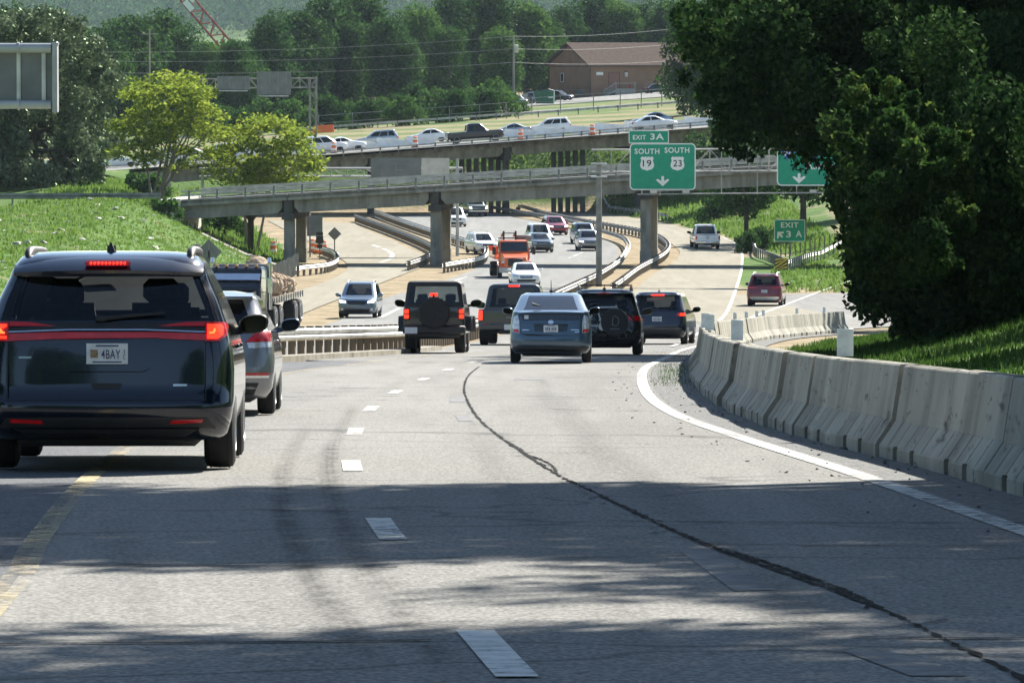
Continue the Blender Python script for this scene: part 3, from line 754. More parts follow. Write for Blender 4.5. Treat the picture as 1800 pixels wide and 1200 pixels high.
# ------------------------------------------------------------------ bridges
def frame(A, B_):
    A = Vector(A); B_ = Vector(B_); d = B_ - A; Lh = Vector((d.x, d.y, 0)).length
    e = Vector((d.x, d.y, 0)) / Lh; n = Vector((-e.y, e.x, 0)); k = d.z / Lh
    return A, e, n, k, Lh
def bridge(label, A, B_, width, piers, curb=.5, gird=.95, post_step=2.1, rail_h=.62, group='highway bridges over the valley', pier_w=.75, colrows=(1.2, 6.2), abut=0.0, cap=True, rails=(.30, .58), dark_bent=None):
    A, e, n, k, L = frame(A, B_)
    t = thing('overpass_bridge', label, 'bridge', A, 0, group)
    def Q(s, w, h): return e * s + n * w + Vector((0, 0, k * s + h))
    def slab(mb, s0, s1, w0, w1, h0, h1):
        p = [Q(s, w, h) for h in (h0, h1) for s, w in ((s0, w0), (s1, w0), (s1, w1), (s0, w1))]
        mb.add(p, [(3, 2, 1, 0), (4, 5, 6, 7), (0, 1, 5, 4), (1, 2, 6, 5), (2, 3, 7, 6), (3, 0, 4, 7)])
    cuts = [0] + [p for p in piers] + [L]
    for s0, s1 in zip(cuts, cuts[1:]):
        mb = MB(); slab(mb, s0 + .02, s1 - .02, 0, width, -curb * .55, -.02 - curb * .2); slab(mb, s0 + .02, s1 - .02, 0, .35, -curb, 0)
        slab(mb, s0 + .02, s1 - .02, width - .35, width, -curb, 0)
        mb.build('deck_span', M['conc'], t, smooth=False)
        mb = MB(); slab(mb, s0 + .03, s1 - .03, .36, width - .36, -.02 - curb * .2, .004 - curb * .2); mb.build('road_surface', M['shoulder'], t, smooth=False)
    for w in np.linspace(.45, width - .8, 4):
        for s0, s1 in zip(cuts, cuts[1:]):
            mb = MB(); a, b = s0 + (.45 if s0 else 0), s1 - .45
            pr = [(a, -curb - .01), (b, -curb - .01), (b, -curb - gird * .55), (b - .35, -curb - gird), (a + .35, -curb - gird), (a, -curb - gird * .55)]
            v = [Q(s, w, h) for s, h in pr] + [Q(s, w + .4, h) for s, h in pr]
            mb.add(v, [tuple(range(6)), tuple(range(11, 5, -1))] + [(i, (i + 1) % 6, (i + 1) % 6 + 6, i + 6) for i in range(6)])
            mb.build('girder', M['conc'], t, smooth=False)
    for s in piers:
        w_ = A + Q(s, 0, 0)
        ground_z = [T((A + Q(s, w, 0)).x, (A + Q(s, w, 0)).y) - A.z for w in colrows]
        top = k * s - curb - gird
        for w, gz in zip(colrows, ground_z):
            if gz < top - .6:
                mb = MB(); c0 = e * s + n * w
                mb.box((c0.x, c0.y, (gz - .5 + top - .45) / 2), (pier_w, pier_w * .9, top - .45 - gz + .5), .05, rz=math.atan2(e.y, e.x))
                mb.box((c0.x, c0.y, gz + .5), (pier_w + .07, pier_w * .9 + .07, 1.3), .05, rz=math.atan2(e.y, e.x))
                mb.build('pier_column', dark_bent or M['conc'], t, smooth=False)
        mb = MB(); slab(mb, s - pier_w * .6, s + pier_w * .6, .15, width - .15, -curb - gird - .46, -curb - gird - .005)
        slab(mb, s - .3, s + .3, .3, width - .3, -curb - gird, -curb - .02)
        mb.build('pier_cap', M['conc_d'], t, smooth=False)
    np_ = int(L / post_step)
    pm_ = MB(); pm_.box((0, -.1, rail_h / 2 - .12), (.16, .18, rail_h + .26), .01); o0 = pm_.build('railing_post', M['galv_d'], t, smooth=False)
    for i in range(min(np_, 95)):
        o = o0 if i == 0 else link('railing_post', o0.data, t)
        o.location = Q(.6 + i * post_step, .17, 0); o.rotation_euler = (0, 0, math.atan2(e.y, e.x))
    for w in (.17, width - .17):
        for h in rails:
            mb = MB(); mb.bar(Q(0, w - .13 if w < 1 else w, h), Q(L, w - .13 if w < 1 else w, h), .11, .13); mb.build('rail', M['rail'], t, smooth=False)
    return t, A, Q, L
A0 = P(318, 351, 397); A1 = P(1640, 275, 391)
_, e1, n1, k1, L1 = frame(A0, A1)
def s_of(px, A, e):            # distance along the bridge that shows at this column
    q = (px - 900) / F
    return (q * A.y - A.x) / (e.x - q * e.y)
br1, A_, Q1, _ = bridge('nearer concrete overpass with steel railing crossing above the orange truck', A0, A1, 9.0, [s_of(p, A0, e1) for p in (505, 763, 1133)], colrows=(1.1, 7.0))
mb = MB()
def slab1(s0, s1, w0, w1, h0, h1):
    p = [Q1(s, w, h) for h in (h0, h1) for s, w in ((s0, w0), (s1, w0), (s1, w1), (s0, w1))]
    mb.add(p, [(3, 2, 1, 0), (4, 5, 6, 7), (0, 1, 5, 4), (1, 2, 6, 5), (2, 3, 7, 6), (3, 0, 4, 7)])
slab1(-2.0, -.02, -.05, 9.05, -3.5, .06); mb.build('abutment', M['conc_l'], br1, smooth=False)
mb = MB(); slab1(L1 + .02, L1 + 3, -.05, 9.05, -4.5, .05); mb.build('abutment', M['conc'], br1, smooth=False)
mb = MB()
for i in range(5): slab1(.1 + i * .55, .62 + i * .55, 1.0, 2.2, -2.2 - i * .35, -1.9 - i * .35)
mb.build('steps', M['conc_l'], br1, smooth=False)
mb = MB(); s_ = s_of(411, A0, e1)
c0 = Q1(s_, 8.0, -3.2); mb.lathe([(-1.9, .22), (1.2, .22), (1.7, .55), (1.75, .55)], 12, c0, 'z'); mb.build('pier_column', M['conc_d'], br1)
# lower road on the nearer bridge carries no visible traffic; the far bridge carries the upper highway
U0 = P(300, 299, 536); U1 = P(1330, 217, 545)
_, e2, n2, k2, L2 = frame(U0, U1)
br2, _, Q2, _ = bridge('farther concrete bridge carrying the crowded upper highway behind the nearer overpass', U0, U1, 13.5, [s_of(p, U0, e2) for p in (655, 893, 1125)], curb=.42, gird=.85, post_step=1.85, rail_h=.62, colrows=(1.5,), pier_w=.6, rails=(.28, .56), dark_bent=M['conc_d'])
mb = MB()
p = [Q2(s, w, h) for h in (-3.4, .04) for s, w in ((-3, -.05), (-.02, -.05), (-.02, 13.5), (-3, 13.5))]
mb.add(p, [(3, 2, 1, 0), (4, 5, 6, 7), (0, 1, 5, 4), (1, 2, 6, 5), (2, 3, 7, 6), (3, 0, 4, 7)]); mb.build('abutment', M['conc_l'], br2, smooth=False)
for lst in ((822, 835, 848, 861, 874, 887), (985, 997, 1010, 1023, 1036)):
    for px in lst:
        mb = MB(); s_ = s_of(px, U0, e2); gz = T((U0 + Q2(s_, 5, 0)).x, (U0 + Q2(s_, 5, 0)).y) - U0.z; top = k2 * s_ - 1.28
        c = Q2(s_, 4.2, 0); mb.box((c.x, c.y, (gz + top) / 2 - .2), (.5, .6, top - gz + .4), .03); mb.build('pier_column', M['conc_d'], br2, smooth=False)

# white temporary barriers, railings and drums along the upper highway
wb = MB(); wb.prism([(-.30, 0), (-.30, .12), (-.15, .34), (-.09, .86), (.09, .86), (.15, .34), (.30, .12), (.30, 0)], -1.5, 1.5); wb.box((-.31, .7, .05), (.03, .5, .10)); wb.box((-.31, -.7, .05), (.03, .5, .10))
_o = wb.build('highway_barrier', M['white_b'], smooth=False); wbd = _o.data; bpy.data.objects.remove(_o)
cnt = 0
for i in range(24):
    x = -46 + i * 3.06 + (.8 if i > 14 else 0)
    y = 550.5 + (x + 20) * .06
    if 705 < 0: pass
    pxx = 900 + x / y * F
    if 775 < pxx < 890: continue
    o = link('highway_barrier', wbd); o.location = (x, y, zh(x, y) + .02); o.rotation_euler = (0, -math.atan(.069), R(90)); o.rotation_euler = (math.atan(.069), 0, R(90) * -1 + math.pi)
    tag(o, 'white concrete barrier on the upper highway, %s of the row counting from the left' % nth(cnt), 'barrier', 'white barriers on the upper highway'); cnt += 1
def drum(px, D, z, label, s=1.0):
    t = thing('traffic_drum', label, 'traffic drum', (XW(px, D), D, z), 0, 'orange traffic drums'); t.scale = (s, s, s)
    mb = MB(); mb.lathe([(0, .30), (.22, .29), (.23, .27), (.45, .26), (.46, .25), (.68, .24), (.69, .23), (.95, .22), (1.0, .18), (1.02, .08)], 16, (0, 0, .06), 'z'); mb.build('drum_body', M['orange'], t)
    mb = MB(); mb.lathe([(.24, .285), (.43, .272)], 16, (0, 0, .06), 'z'); mb.lathe([(.70, .243), (.88, .236)], 16, (0, 0, .06), 'z'); mb.build('white_bands', M['white'], t)
    mb = MB(); mb.lathe([(0, .40), (.08, .38)], 16, (0, 0, 0), 'z'); mb.build('rubber_base', M['rubber'], t)
for px, lab in ((587, 'orange and white drum by the bridge railing in front of the white wagon'), (730, 'orange and white drum before the white barriers, left of the dark pickup'), (915, 'orange and white drum by the railing just right of the dark pickup'), (1041, 'orange and white drum by the railing left of the green exit sign')):
    D = 542; x = XW(px, D); drum(px, D, zh(x, D) + .03, lab)
for px, py, lab in ((1293, 397, 'orange and white drum on the grass edge beyond the white pickup'), (783, 424, 'orange drum just right of the middle bridge pier'), (549, 444, 'leftmost orange drum under the bridge by the big sign back'), (558, 446, 'orange drum beneath the shield shaped sign back under the bridge'), (569, 447, 'rightmost orange drum of the cluster by the diamond sign back'), (480, 452, 'lone orange drum on the bank left of the first bridge pier')):
    g = G(px, py); drum(px, g.y, T(g.x, g.y), lab, 1.0)
mb = MB(); mb.hull([(x * a, y * b, z) for x in (-1.35, 1.35) for y in (-.35, .35) for z, a, b in ((0, 1, 1), (.55, .98, .8), (.95, .95, .35))])
o = mb.build('water_barrier', M['orange'], smooth=False); o.location = (XW(569, 676), 676, zh(XW(569, 676), 676) + .03); o.rotation_euler = (0, -.069, 0); tag(o, 'big orange plastic barrier standing behind the white cars on the upper highway', 'barrier')
zhf = lambda x, y: zh(x, y) - .25
guardrail('pale guardrail along the far edge of the upper highway, left of the utility pole', [(-58, 690), (-28, 695), (.5, 700)], (-1,), post_steel, 2.6, zf=zhf, lift=.15, off=.05)
guardrail('guardrail with fence posts behind the white cars, below the brown building', [(.8, 692), (12, 696), (24, 700)], (-1,), post_steel, 2.6, zf=zhf, lift=.15, off=.05)

# ------------------------------------------------------------------ lettering and signs
def text_mb(mb, s, cx, cz, cap, depth=-.02, wscale=None, bold=.02):
    cu = bpy.data.curves.new('lettering', 'FONT'); cu.body = s; cu.size = 1; cu.align_x = 'CENTER'; cu.offset = bold; cu.extrude = 0; cu.space_character = 1.12
    ob = bpy.data.objects.new('lettering', cu); COL.objects.link(ob)
    dg = bpy.context.evaluated_depsgraph_get(); dg.update()
    me = bpy.data.meshes.new_from_object(ob.evaluated_get(dg))
    vs = [v.co.copy() for v in me.vertices]; fs = [tuple(p.vertices) for p in me.polygons]
    COL.objects.unlink(ob); bpy.data.objects.remove(ob); bpy.data.meshes.remove(me)
    x0 = min(v.x for v in vs); x1 = max(v.x for v in vs); z1 = max(v.y for v in vs); z0 = min(0, min(v.y for v in vs)) if not s.isupper() and not s.isdigit() else min(v.y for v in vs)
    base = 0 if (s[0].isupper() and not s.isupper()) else z0
    k = cap / (z1 - base); kx = (wscale / (x1 - x0)) if wscale else k
    mb.add([(cx + (v.x - (x0 + x1) / 2) * kx, depth, cz + (v.y - base) * k - cap / 2) for v in vs], fs)
def rrect(w, h, r, n=5):
    out = []
    for sx, sz, a0 in ((1, 1, 0), (-1, 1, 90), (-1, -1, 180), (1, -1, 270)):
        for i in range(n + 1):
            a = R(a0 + 90 * i / n); out.append((sx * (w / 2 - r) + r * math.cos(a), sz * (h / 2 - r) + r * math.sin(a)))
    return out
def panel(parent, name, cx, cz, w, h, r, m, border=.055, back=True, y=0.0):
    mb = MB(); mb.prism([(cx + a, cz + b) for a, b in rrect(w, h, r)], y - .004, y + .03); mb.build(name + '_border', M['white'], parent, smooth=False)
    mb = MB(); mb.prism([(cx + a, cz + b) for a, b in rrect(w - 2 * border, h - 2 * border, max(.01, r - border))], y - .012, y - .0045); return mb.build(name, m, parent, smooth=False)
def arrow_poly(cx, cz, s, ang=0):
    p = [(0, -.55), (.70, .10), (.52, .22), (.15, .0), (.13, .50), (-.13, .50), (-.15, .0), (-.52, .22), (-.70, .10)]
    c, q = math.cos(ang), math.sin(ang)
    return [(cx + (x * c - z * q) * s, cz + (x * q + z * c) * s) for x, z in p]
def us_shield(cx, cz, w):
    h = [(0, -.50), (.14, -.45), (.33, -.40), (.46, -.26), (.49, -.08), (.44, .10), (.40, .24), (.47, .36), (.36, .50), (.24, .45), (.12, .48), (0, .46)]
    pts = h + [(-x, z) for x, z in reversed(h[1:-1])]
    return [(cx + x * w, cz + z * w) for x, z in pts]
def inter_shield(cx, cz, w):
    h = [(0, -.52), (.18, -.44), (.36, -.26), (.46, -.02), (.47, .2), (.40, .42), (.2, .38), (0, .44)]
    pts = h + [(-x, z) for x, z in reversed(h[1:-1])]
    return [(cx + x * w, cz + z * w) for x, z in pts]
def poly_mb(poly, y0, y1): mb = MB(); mb.prism(poly, y0, y1); return mb
def truss(mb, a, b, h, dpt, bays, r=.06, rd=.035):
    a = Vector(a); b = Vector(b)
    for oy in (0, dpt):
        for oz in (0, h): mb.tube([a + Vector((0, oy, oz)), b + Vector((0, oy, oz))], r, 8)
    for i in range(bays):
        p0 = a.lerp(b, i / bays); p1 = a.lerp(b, (i + 1) / bays)
        for oy in (0, dpt):
            u, v = ((0, h) if i % 2 else (h, 0))
            mb.tube([p0 + Vector((0, oy, u)), p1 + Vector((0, oy, v))], rd, 6)
            mb.tube([p1 + Vector((0, oy, 0)), p1 + Vector((0, oy, h))], rd, 6)
        mb.tube([p1 + Vector((0, 0, h)), p1 + Vector((0, dpt, h))], rd, 6); mb.tube([p0 + Vector((0, 0, 0)), p1 + Vector((0, dpt, 0))], rd, 6)
DG = 335.0; KG = DG / F
def gx(px): return (px - 1053) * KG
gz0 = P(1053, 503, DG)
gbase = Vector((gz0.x, DG, zc(DG)))
def gz(py): return P(1053, py, DG).z - gbase.z
gan = thing('sign_gantry', 'steel sign gantry spanning the exit ramp with lattice truss and grey post', 'sign gantry', gbase)
mb = MB(); mb.tube([(0, .35, -.3), (0, .35, gz(286))], [.20, .17], 14); mb.build('post', M['galv_d'], gan)
mb = MB(); mb.tube([(gx(1620), .35, -.3), (gx(1620), .35, gz(260))], [.22, .18], 14); mb.build('post', M['galv_d'], gan)
mb = MB(); truss(mb, (gx(1040), .2, gz(303)), (gx(1630), .2, gz(299)), (303 - 264) * KG, 1.1, 17, .042, .025); mb.build('truss', M['truss'], gan)
for py in (288, 311): mb = MB(); mb.box((0, .3, gz(py)), (1.0, .5, .09)); mb.build('bracket', M['galv'], gan)
mb = MB(); mb.bar((gx(1120), -.75, gz(341)), (gx(1470), -.75, gz(338)), .35, .07)
for px in (1128, 1200, 1268, 1331, 1400, 1455): mb.bar((gx(px), -.1, gz(258)), (gx(px), -.1, gz(341)), .07, .09); mb.bar((gx(px), -.1, gz(340)), (gx(px), -.85, gz(340)), .07, .07)
mb.build('walkway', M['truss'], gan, smooth=False)
for px in (1148, 1205, 1428):
    mb = MB(); mb.box((gx(px), -.75, gz(336)), (.42, .32, .22), .02); mb.build('sign_light', M['conc_l'], gan)
sg = thing('exit_sign', 'green overhead sign reading SOUTH 19 and SOUTH 23 with EXIT 3A tab on top', 'road sign', gbase + Vector((gx(1164.5), -.25, gz(293))))
def sx(px): return (px - 1164.5) * KG
def sz(py): return -(py - 293) * KG
panel(sg, 'panel', 0, 0, 116 * KG, 82 * KG, .28, M['green'], .07)
panel(sg, 'exit_tab', sx(1140), sz(240.7), 70.5 * KG, 23 * KG, .08, M['green'], .055)
def lett(parent, *a, **k): mb = MB(); text_mb(mb, *a, **k); return mb.build('lettering', M['white'], parent, smooth=False, fix=False)
mb = MB()
lett(sg, 'SOUTH', sx(1137), sz(266), 9.6 * KG, -.016, 43.5 * KG); lett(sg, 'SOUTH', sx(1189.5), sz(264), 9.6 * KG, -.016, 43.5 * KG)
lett(sg, 'EXIT', sx(1123.5), sz(241.7), 8 * KG, -.016, 23 * KG); lett(sg, '3A', sx(1154.5), sz(240.3), 11 * KG, -.016, 24 * KG)
mb.prism(arrow_poly(sx(1164.5), sz(318), .60), -.018, -.013); mb.build('arrow', M['white'], sg, smooth=False)
for px, num in ((1137, '19'), (1190.5, '23')):
    o = poly_mb(us_shield(sx(px), sz(287.5), 25 * KG), -.020, -.013).build('route_shield', M['white'], sg, smooth=False)
    mb = MB(); text_mb(mb, num, sx(px), sz(287), 11.5 * KG, -.024, 15 * KG, .012); mb.build('number', M['black'], o, smooth=False, fix=False)
s2 = thing('guide_sign', 'green overhead sign half hidden behind the dark tree with white down arrow', 'road sign', gbase + Vector((gx(1432), -.25, gz(280))))
def sx2(px): return (px - 1432) * KG
def sz2(py): return -(py - 280) * KG
panel(s2, 'panel', 0, 0, 134 * KG, 93 * KG, .3, M['green'], .07)
lett(s2, 'WEST', sx2(1385), sz2(247), 10 * KG, -.016, 36 * KG); lett(s2, 'WEST', sx2(1430), sz2(247), 10 * KG, -.016, 36 * KG); lett(s2, 'Asheville', sx2(1452), sz2(291), 12 * KG, -.016, 74 * KG)
for px in (1404, 1470): mb = MB(); mb.prism(arrow_poly(sx2(px), sz2(313), .60), -.018, -.013); mb.build('arrow', M['white'], s2, smooth=False)
for px in (1385, 1429):
    o = poly_mb(inter_shield(sx2(px), sz2(267), 25 * KG), -.020, -.013).build('route_shield', M['blue'], s2, smooth=False)
    mb = MB(); mb.prism([(sx2(px) + a, sz2(267) + b) for a, b in ((-.36, .14), (.36, .14), (.34, .27), (.2, .25), (0, .29), (-.2, .25), (-.34, .27))], -.024, -.0205); mb.build('red_band', M['red'], o, smooth=False)
    mb = MB(); text_mb(mb, '240' if px > 1400 else '26', sx2(px), sz2(269.5), 8.5 * KG, -.024, 15 * KG, .012); mb.build('number', M['white'], o, smooth=False, fix=False)
g = G(1388, 464); K = g.y / F
ex = thing('gore_sign', 'green EXIT 3A sign with arrow on a post in the grass island', 'road sign', (g.x, g.y, T(g.x, g.y)))
def ez(py): return P(1388, py, g.y).z - ex.location.z
mb = MB(); mb.box((0, .07, ez(405) / 2), (.10, .08, ez(405) + .6)); mb.build('post', M['galv_d'], ex)
panel(ex, 'panel', 0, ez(405.4), 54.5 * K, 39 * K, .10, M['green'], .05)
lett(ex, 'EXIT', 0, ez(395.5), 9 * K, -.016, 31 * K); lett(ex, '3', -2 * K, ez(411.5), 11.5 * K, -.016, 8.5 * K); lett(ex, 'A', 16 * K, ez(411), 11.5 * K, -.016, 11 * K)
mb = MB(); mb.prism(arrow_poly(-17 * K, ez(412.5), .52, R(-135)), -.018, -.013); mb.build('arrow', M['white'], ex, smooth=False)
g = G(1373, 480); K = g.y / F
mk = thing('object_marker', 'yellow and black striped square marker at the grass island nose', 'road sign', (g.x, g.y, T(g.x, g.y)))
mb = MB(); mb.box((0, .04, .5), (.06, .05, 1.2)); mb.build('post', M['galv_d'], mk)
mb = MB(); mb.box((0, 0, .62), (.86, .02, .80)); mb.build('panel', M['black'], mk)
mb = MB()
for i in range(-3, 4):
    q = [(-.41, i * .27 - .29), (-.41, i * .27 - .16), (.41, i * .27 + .42 - .02), (.41, i * .27 + .29 - .02)]
    q = [(x, max(-.38, min(.38, z))) for x, z in q]
    if abs(q[0][1] - q[1][1]) + abs(q[2][1] - q[3][1]) > .02: mb.prism([(x, .62 + z) for x, z in q], -.018, -.0105)
mb.build('stripes', M['yellow'], mk, smooth=False)
def diamond_back(px, pyc, D, half, label, zbase, posts=1):
    t = thing('warning_sign', label, 'road sign', (XW(px, D), D, zbase))
    zc_ = P(px, pyc, D).z - zbase
    mb = MB(); mb.prism([(0, zc_ - half), (half, zc_), (0, zc_ + half), (-half, zc_)], -.01, .01); mb.build('panel', M['signback'], t, smooth=False)
    mb = MB(); mb.box((0, -.04, zc_ / 2), (.09, .06, zc_ + 1.0)); mb.build('post', M['galv_d'], t)
    return t, zc_
d1, zq = diamond_back(367, 443, 320, .78, 'back of a grey diamond sign standing on the left bank behind the minivan roof', T(XW(367, 320), 320))
mb = MB(); mb.box((0, -.06, zq - .12), (.75, .02, .42)); mb.build('panel', M['signback'], d1, smooth=False)
g = G(588, 455); diamond_back(588, 411, g.y, .52, 'back of a grey diamond sign beside the tan ramp under the bridge', zc(g.y))
g = G(545, 452)
bs_ = thing('large_sign', 'grey back of a large rectangular road sign under the left bridge span', 'road sign', (g.x, g.y, zc(g.y)))
K = g.y / F; zt = lambda py: P(545, py, g.y).z - bs_.location.z
mb = MB(); mb.box((0, 0, zt(397)), (44 * K, .03, 36 * K)); mb.build('panel', M['signback'], bs_, smooth=False)
mb = MB(); mb.box((0, -.06, zt(400) / 2 + .2), (.12, .09, zt(380))); mb.build('post', M['galv_d'], bs_)
mb = MB()
for py in (388, 397, 407): mb.box((0, -.03, zt(py)), (43 * K, .03, .06))
mb.build('stiffener', M['galv_d'], bs_, smooth=False)
g = G(562, 456); t = thing('route_marker', 'dark back of a shield shaped route sign below the large sign back', 'road sign', (g.x, g.y, zc(g.y)))
K = g.y / F; zt = lambda py: P(562, py, g.y).z - t.location.z
poly_mb(us_shield(0, zt(422), 15 * K), -.01, .01).build('panel', M['black'], t, smooth=False)
mb = MB(); mb.box((0, 0, zt(411)), (12 * K, .02, 6 * K)); mb.box((0, 0, zt(433)), (9 * K, .02, 7 * K)); mb.build('plaque', M['black'], t, smooth=False)
mb = MB(); mb.box((0, .05, zt(422) / 2), (.08, .06, zt(411) + .4)); mb.build('post', M['galv_d'], t)
# second gantry, behind the nearer bridge
D2 = 421.0; K2 = D2 / F
g2 = thing('sign_gantry', 'pipe truss sign gantry behind the nearer overpass, its pale post in the dirt median', 'sign gantry', (XW(804, D2), D2, zc(D2)))
def hx(px): return (px - 804) * K2
def hz(py): return P(804, py, D2).z - zc(D2)
mb = MB(); mb.tube([(0, 0, -.3), (0, 0, hz(279))], [.14, .10], 12); mb.build('post', M['steel'], g2)
mb = MB(); mb.tube([(hx(356), 0, hz(352)), (hx(356), 0, hz(300))], [.14, .12], 12); mb.build('post', M['steel'], g2)
mb = MB(); truss(mb, (hx(350), .1, hz(311)), (hx(813), .1, hz(310)), (311 - 297) * K2, .8, 16, .085, .035); mb.build('truss', M['steel'], g2)
for a, b, c, m in ((652, 740, 320, 'signback'), (741, 790, 318, 'conc_l')):
    mb = MB(); mb.box((hx((a + b) / 2), -.12, hz((278 + c) / 2)), ((b - a) * K2, .04, (c - 278) * K2)); o = mb.build('sign_panel', M[m], g2, smooth=False)
    if m == 'signback':
        mb = MB()
        for py in (288, 299, 311): mb.box((hx((a + b) / 2), -.16, hz(py)), ((b - a) * K2 * .96, .03, .06))
        for px in (672, 696, 720): mb.box((hx(px), -.19, hz(299)), (.07, .03, 26 * K2))
        mb.build('stiffener', M['galv_d'], o, smooth=False)
# third gantry, far left beyond the upper highway
D3 = 622.0; K3 = D3 / F
b3 = Vector((XW(550, D3), D3, zh(XW(550, D3), D3) - .2))
g3 = thing('sign_gantry', 'distant lattice sign gantry with two grey sign backs left of the upper highway', 'sign gantry', b3)
def ix(px): return (px - 550) * K3
def iz(py): return P(550, py, D3).z - b3.z
for dx in (-5, 6):
    mb = MB(); mb.tube([(ix(550 + dx), 0, -.3), (ix(550 + dx), 0, iz(138 if dx < 0 else 134))], .13, 8); mb.build('post', M['galv_d'], g3)
mb = MB(); zz = np.linspace(0, iz(140), 7)
for i in range(6): mb.tube([(ix(545 if i % 2 else 556), 0, zz[i]), (ix(556 if i % 2 else 545), 0, zz[i + 1])], .06, 6)
mb.build('brace', M['galv_d'], g3)
mb = MB(); truss(mb, (ix(290), .1, iz(156)), (ix(557), .1, iz(154)), 16 * K3, .9, 18, .075, .05); mb.build('truss', M['galv_d'], g3)
mb = MB(); mb.tube([(ix(290), .5, iz(138)), (ix(290), .5, iz(225))], .16, 8); mb.build('post', M['galv_d'], g3)
for a, b, c, d in ((382, 440, 134, 158), (452, 512, 126, 167)):
    mb = MB(); mb.box((ix((a + b) / 2), -.12, iz((c + d) / 2)), ((b - a) * K3, .05, (d - c) * K3)); o = mb.build('sign_panel', M['signback'], g3, smooth=False)
    mb = MB()
    for q in np.linspace(a + 8, b - 8, 4): mb.box((ix(q), -.17, iz((c + d) / 2)), (.09, .05, (d - c) * K3))
    mb.build('stiffener', M['galv_d'], o, smooth=False)
    mb = MB(); mb.bar((ix(a + 4), -.5, iz(d + 2)), (ix(b - 4), -.5, iz(d + 2)), .3, .1); mb.build('walkway', M['galv'], o, smooth=False)
# the sign hanging over the left bank, seen from behind
D0 = 150.0; K0 = D0 / F
b0 = Vector((XW(-175, D0), D0, T(XW(-175, D0), D0)))
g0 = thing('cantilever_sign', 'grey back of a large framed overhead sign at the upper left edge', 'sign gantry', b0)
def jx(px): return (px + 175) * K0
def jz(py): return P(-175, py, D0).z - b0.z
mb = MB(); mb.tube([(0, .5, -.4), (0, .5, jz(70))], [.30, .24], 18); mb.build('post', M['steel'], g0)
mb = MB(); mb.box((jx(-10), .05, jz(134)), (204 * K0, .05, 96 * K0)); pn = mb.build('sign_panel', M['signback'], g0, smooth=False)
mb = MB()
for px in (-80, -35, -12, 34, 78): mb.box((jx(px), -.02, jz(134)), (.11, .07, 94 * K0)); mb.box((jx(px), -.065, jz(134)), (.05, .03, 94 * K0))
mb.build('stiffener', M['galv'], pn, smooth=False)
mb = MB()
for py, r_ in ((85, .135), (184, .12)):
    mb.tube([(0, .3 if py > 0 else 0, jz(py)), (jx(-40), -.22, jz(py)), (jx(92), -.22, jz(py))], r_, 14)
    mb.lathe([(-.03, r_ + .04), (.03, r_ + .04)], 14, (jx(35), -.22, jz(py)), 'x')
mb.build('arm_pipe', M['steel'], g0)
mb = MB(); mb.box((jx(98.5), -.05, jz(136)), (9 * K0, .55, 124 * K0), .02); mb.box((jx(40), -.1, jz(77)), (130 * K0, .25, .06)); mb.build('end_plate', M['steel'], g0, smooth=False)

# ------------------------------------------------------------------ fences, poles, wires, crane
def fence(label, pts, h, m, step=.35, w=.06, rails=2, cat='fence'):
    p0 = pts[0]; t = thing('fence', label, cat, (p0[0], p0[1], T(p0[0], p0[1])))
    o0 = Vector(t.location); q = resample(pts, step)
    mb = MB(); r_ = random.Random(3)
    for p in q:
        z = T(p[0], p[1]); hh = h * r_.uniform(.9, 1.08)
        mb.box((p[0] - o0.x, p[1] - o0.y, z - o0.z + hh / 2), (w, .03, hh + .1), rz=r_.uniform(-.1, .1))
    mb.build('pickets', m, t, smooth=False)
    for k in range(rails):
        mb = MB()
        for a, b in zip(q, q[1:]): mb.bar(Vector((a[0], a[1] + .03, T(a[0], a[1]) + h * (.25 + .5 * k))) - o0, Vector((b[0], b[1] + .03, T(b[0], b[1]) + h * (.25 + .5 * k))) - o0, .03, .06)
        mb.build('rail', m, t, smooth=False)
    return t
gA = G(478, 508); gB = G(524, 480)
fence('dark picket fence at the toe of the bank beside the first bridge pier', [(gA.x, gA.y), (gB.x, gB.y)], 1.3, M['galv_d'], .5, .08)
fence('dark weathered slat fence across the right bank beneath the green sign', [(9.8, 553), (14, 552), (20, 550), (26, 545)], 1.5, M['wood'], .42, .3, 1)
fence('short dark fence on the dirt right of the gore sign', [(20.8, 418), (24.5, 421), (29, 424)], 1.0, M['wood'], .5, .09, 1)
M_fl = M['conc']
fl = [(-22.6, 392.5), (-21.0, 391.5), (-19.4, 390), (-17.8, 388), (-16.2, 385)]
mb = MB()
for a, b in zip(fl, fl[1:]): mb.bar((a[0], a[1], T(*a) + .06), (b[0], b[1], T(*b) + .06), .45, .12)
setting(mb.build('drain_channel', M['conc'], smooth=False))
def pole(px, py_top, D, r_, label, zb, transformer=False, arm=True):
    x = XW(px, D); t = thing('utility_pole', label, 'utility pole', (x, D, zb), 0)
    h = P(px, py_top, D).z - zb
    mb = MB(); mb.tube([(0, 0, -.3), (0, 0, h)], [r_, r_ * .7], 10); mb.build('shaft', M['pole'], t)
    if arm: mb = MB(); mb.bar((-1.1, .1, h - .6), (1.1, .1, h - .6), .1, .12); mb.build('crossarm', M['pole'], t)
    if transformer: mb = MB(); mb.lathe([(-.55, .26), (-.5, .3), (.5, .3), (.56, .2)], 12, (.35, -.2, h - 1.9), 'z'); mb.build('transformer', M['conc_l'], t)
    return Vector((x, D, zb + h))
p1 = pole(903, 62, 752, .19, 'grey utility pole with pale transformer left of the brown building', zh(XW(903, 752), 752) - .25, True)
p2 = pole(264, 52, 700, .14, 'thin utility pole rising behind the yellow green tree', zh(XW(264, 700), 700) - .25)
p3 = pole(-60, 60, 690, .16, 'utility pole', zh(XW(-60, 690), 690) - .25) if False else None
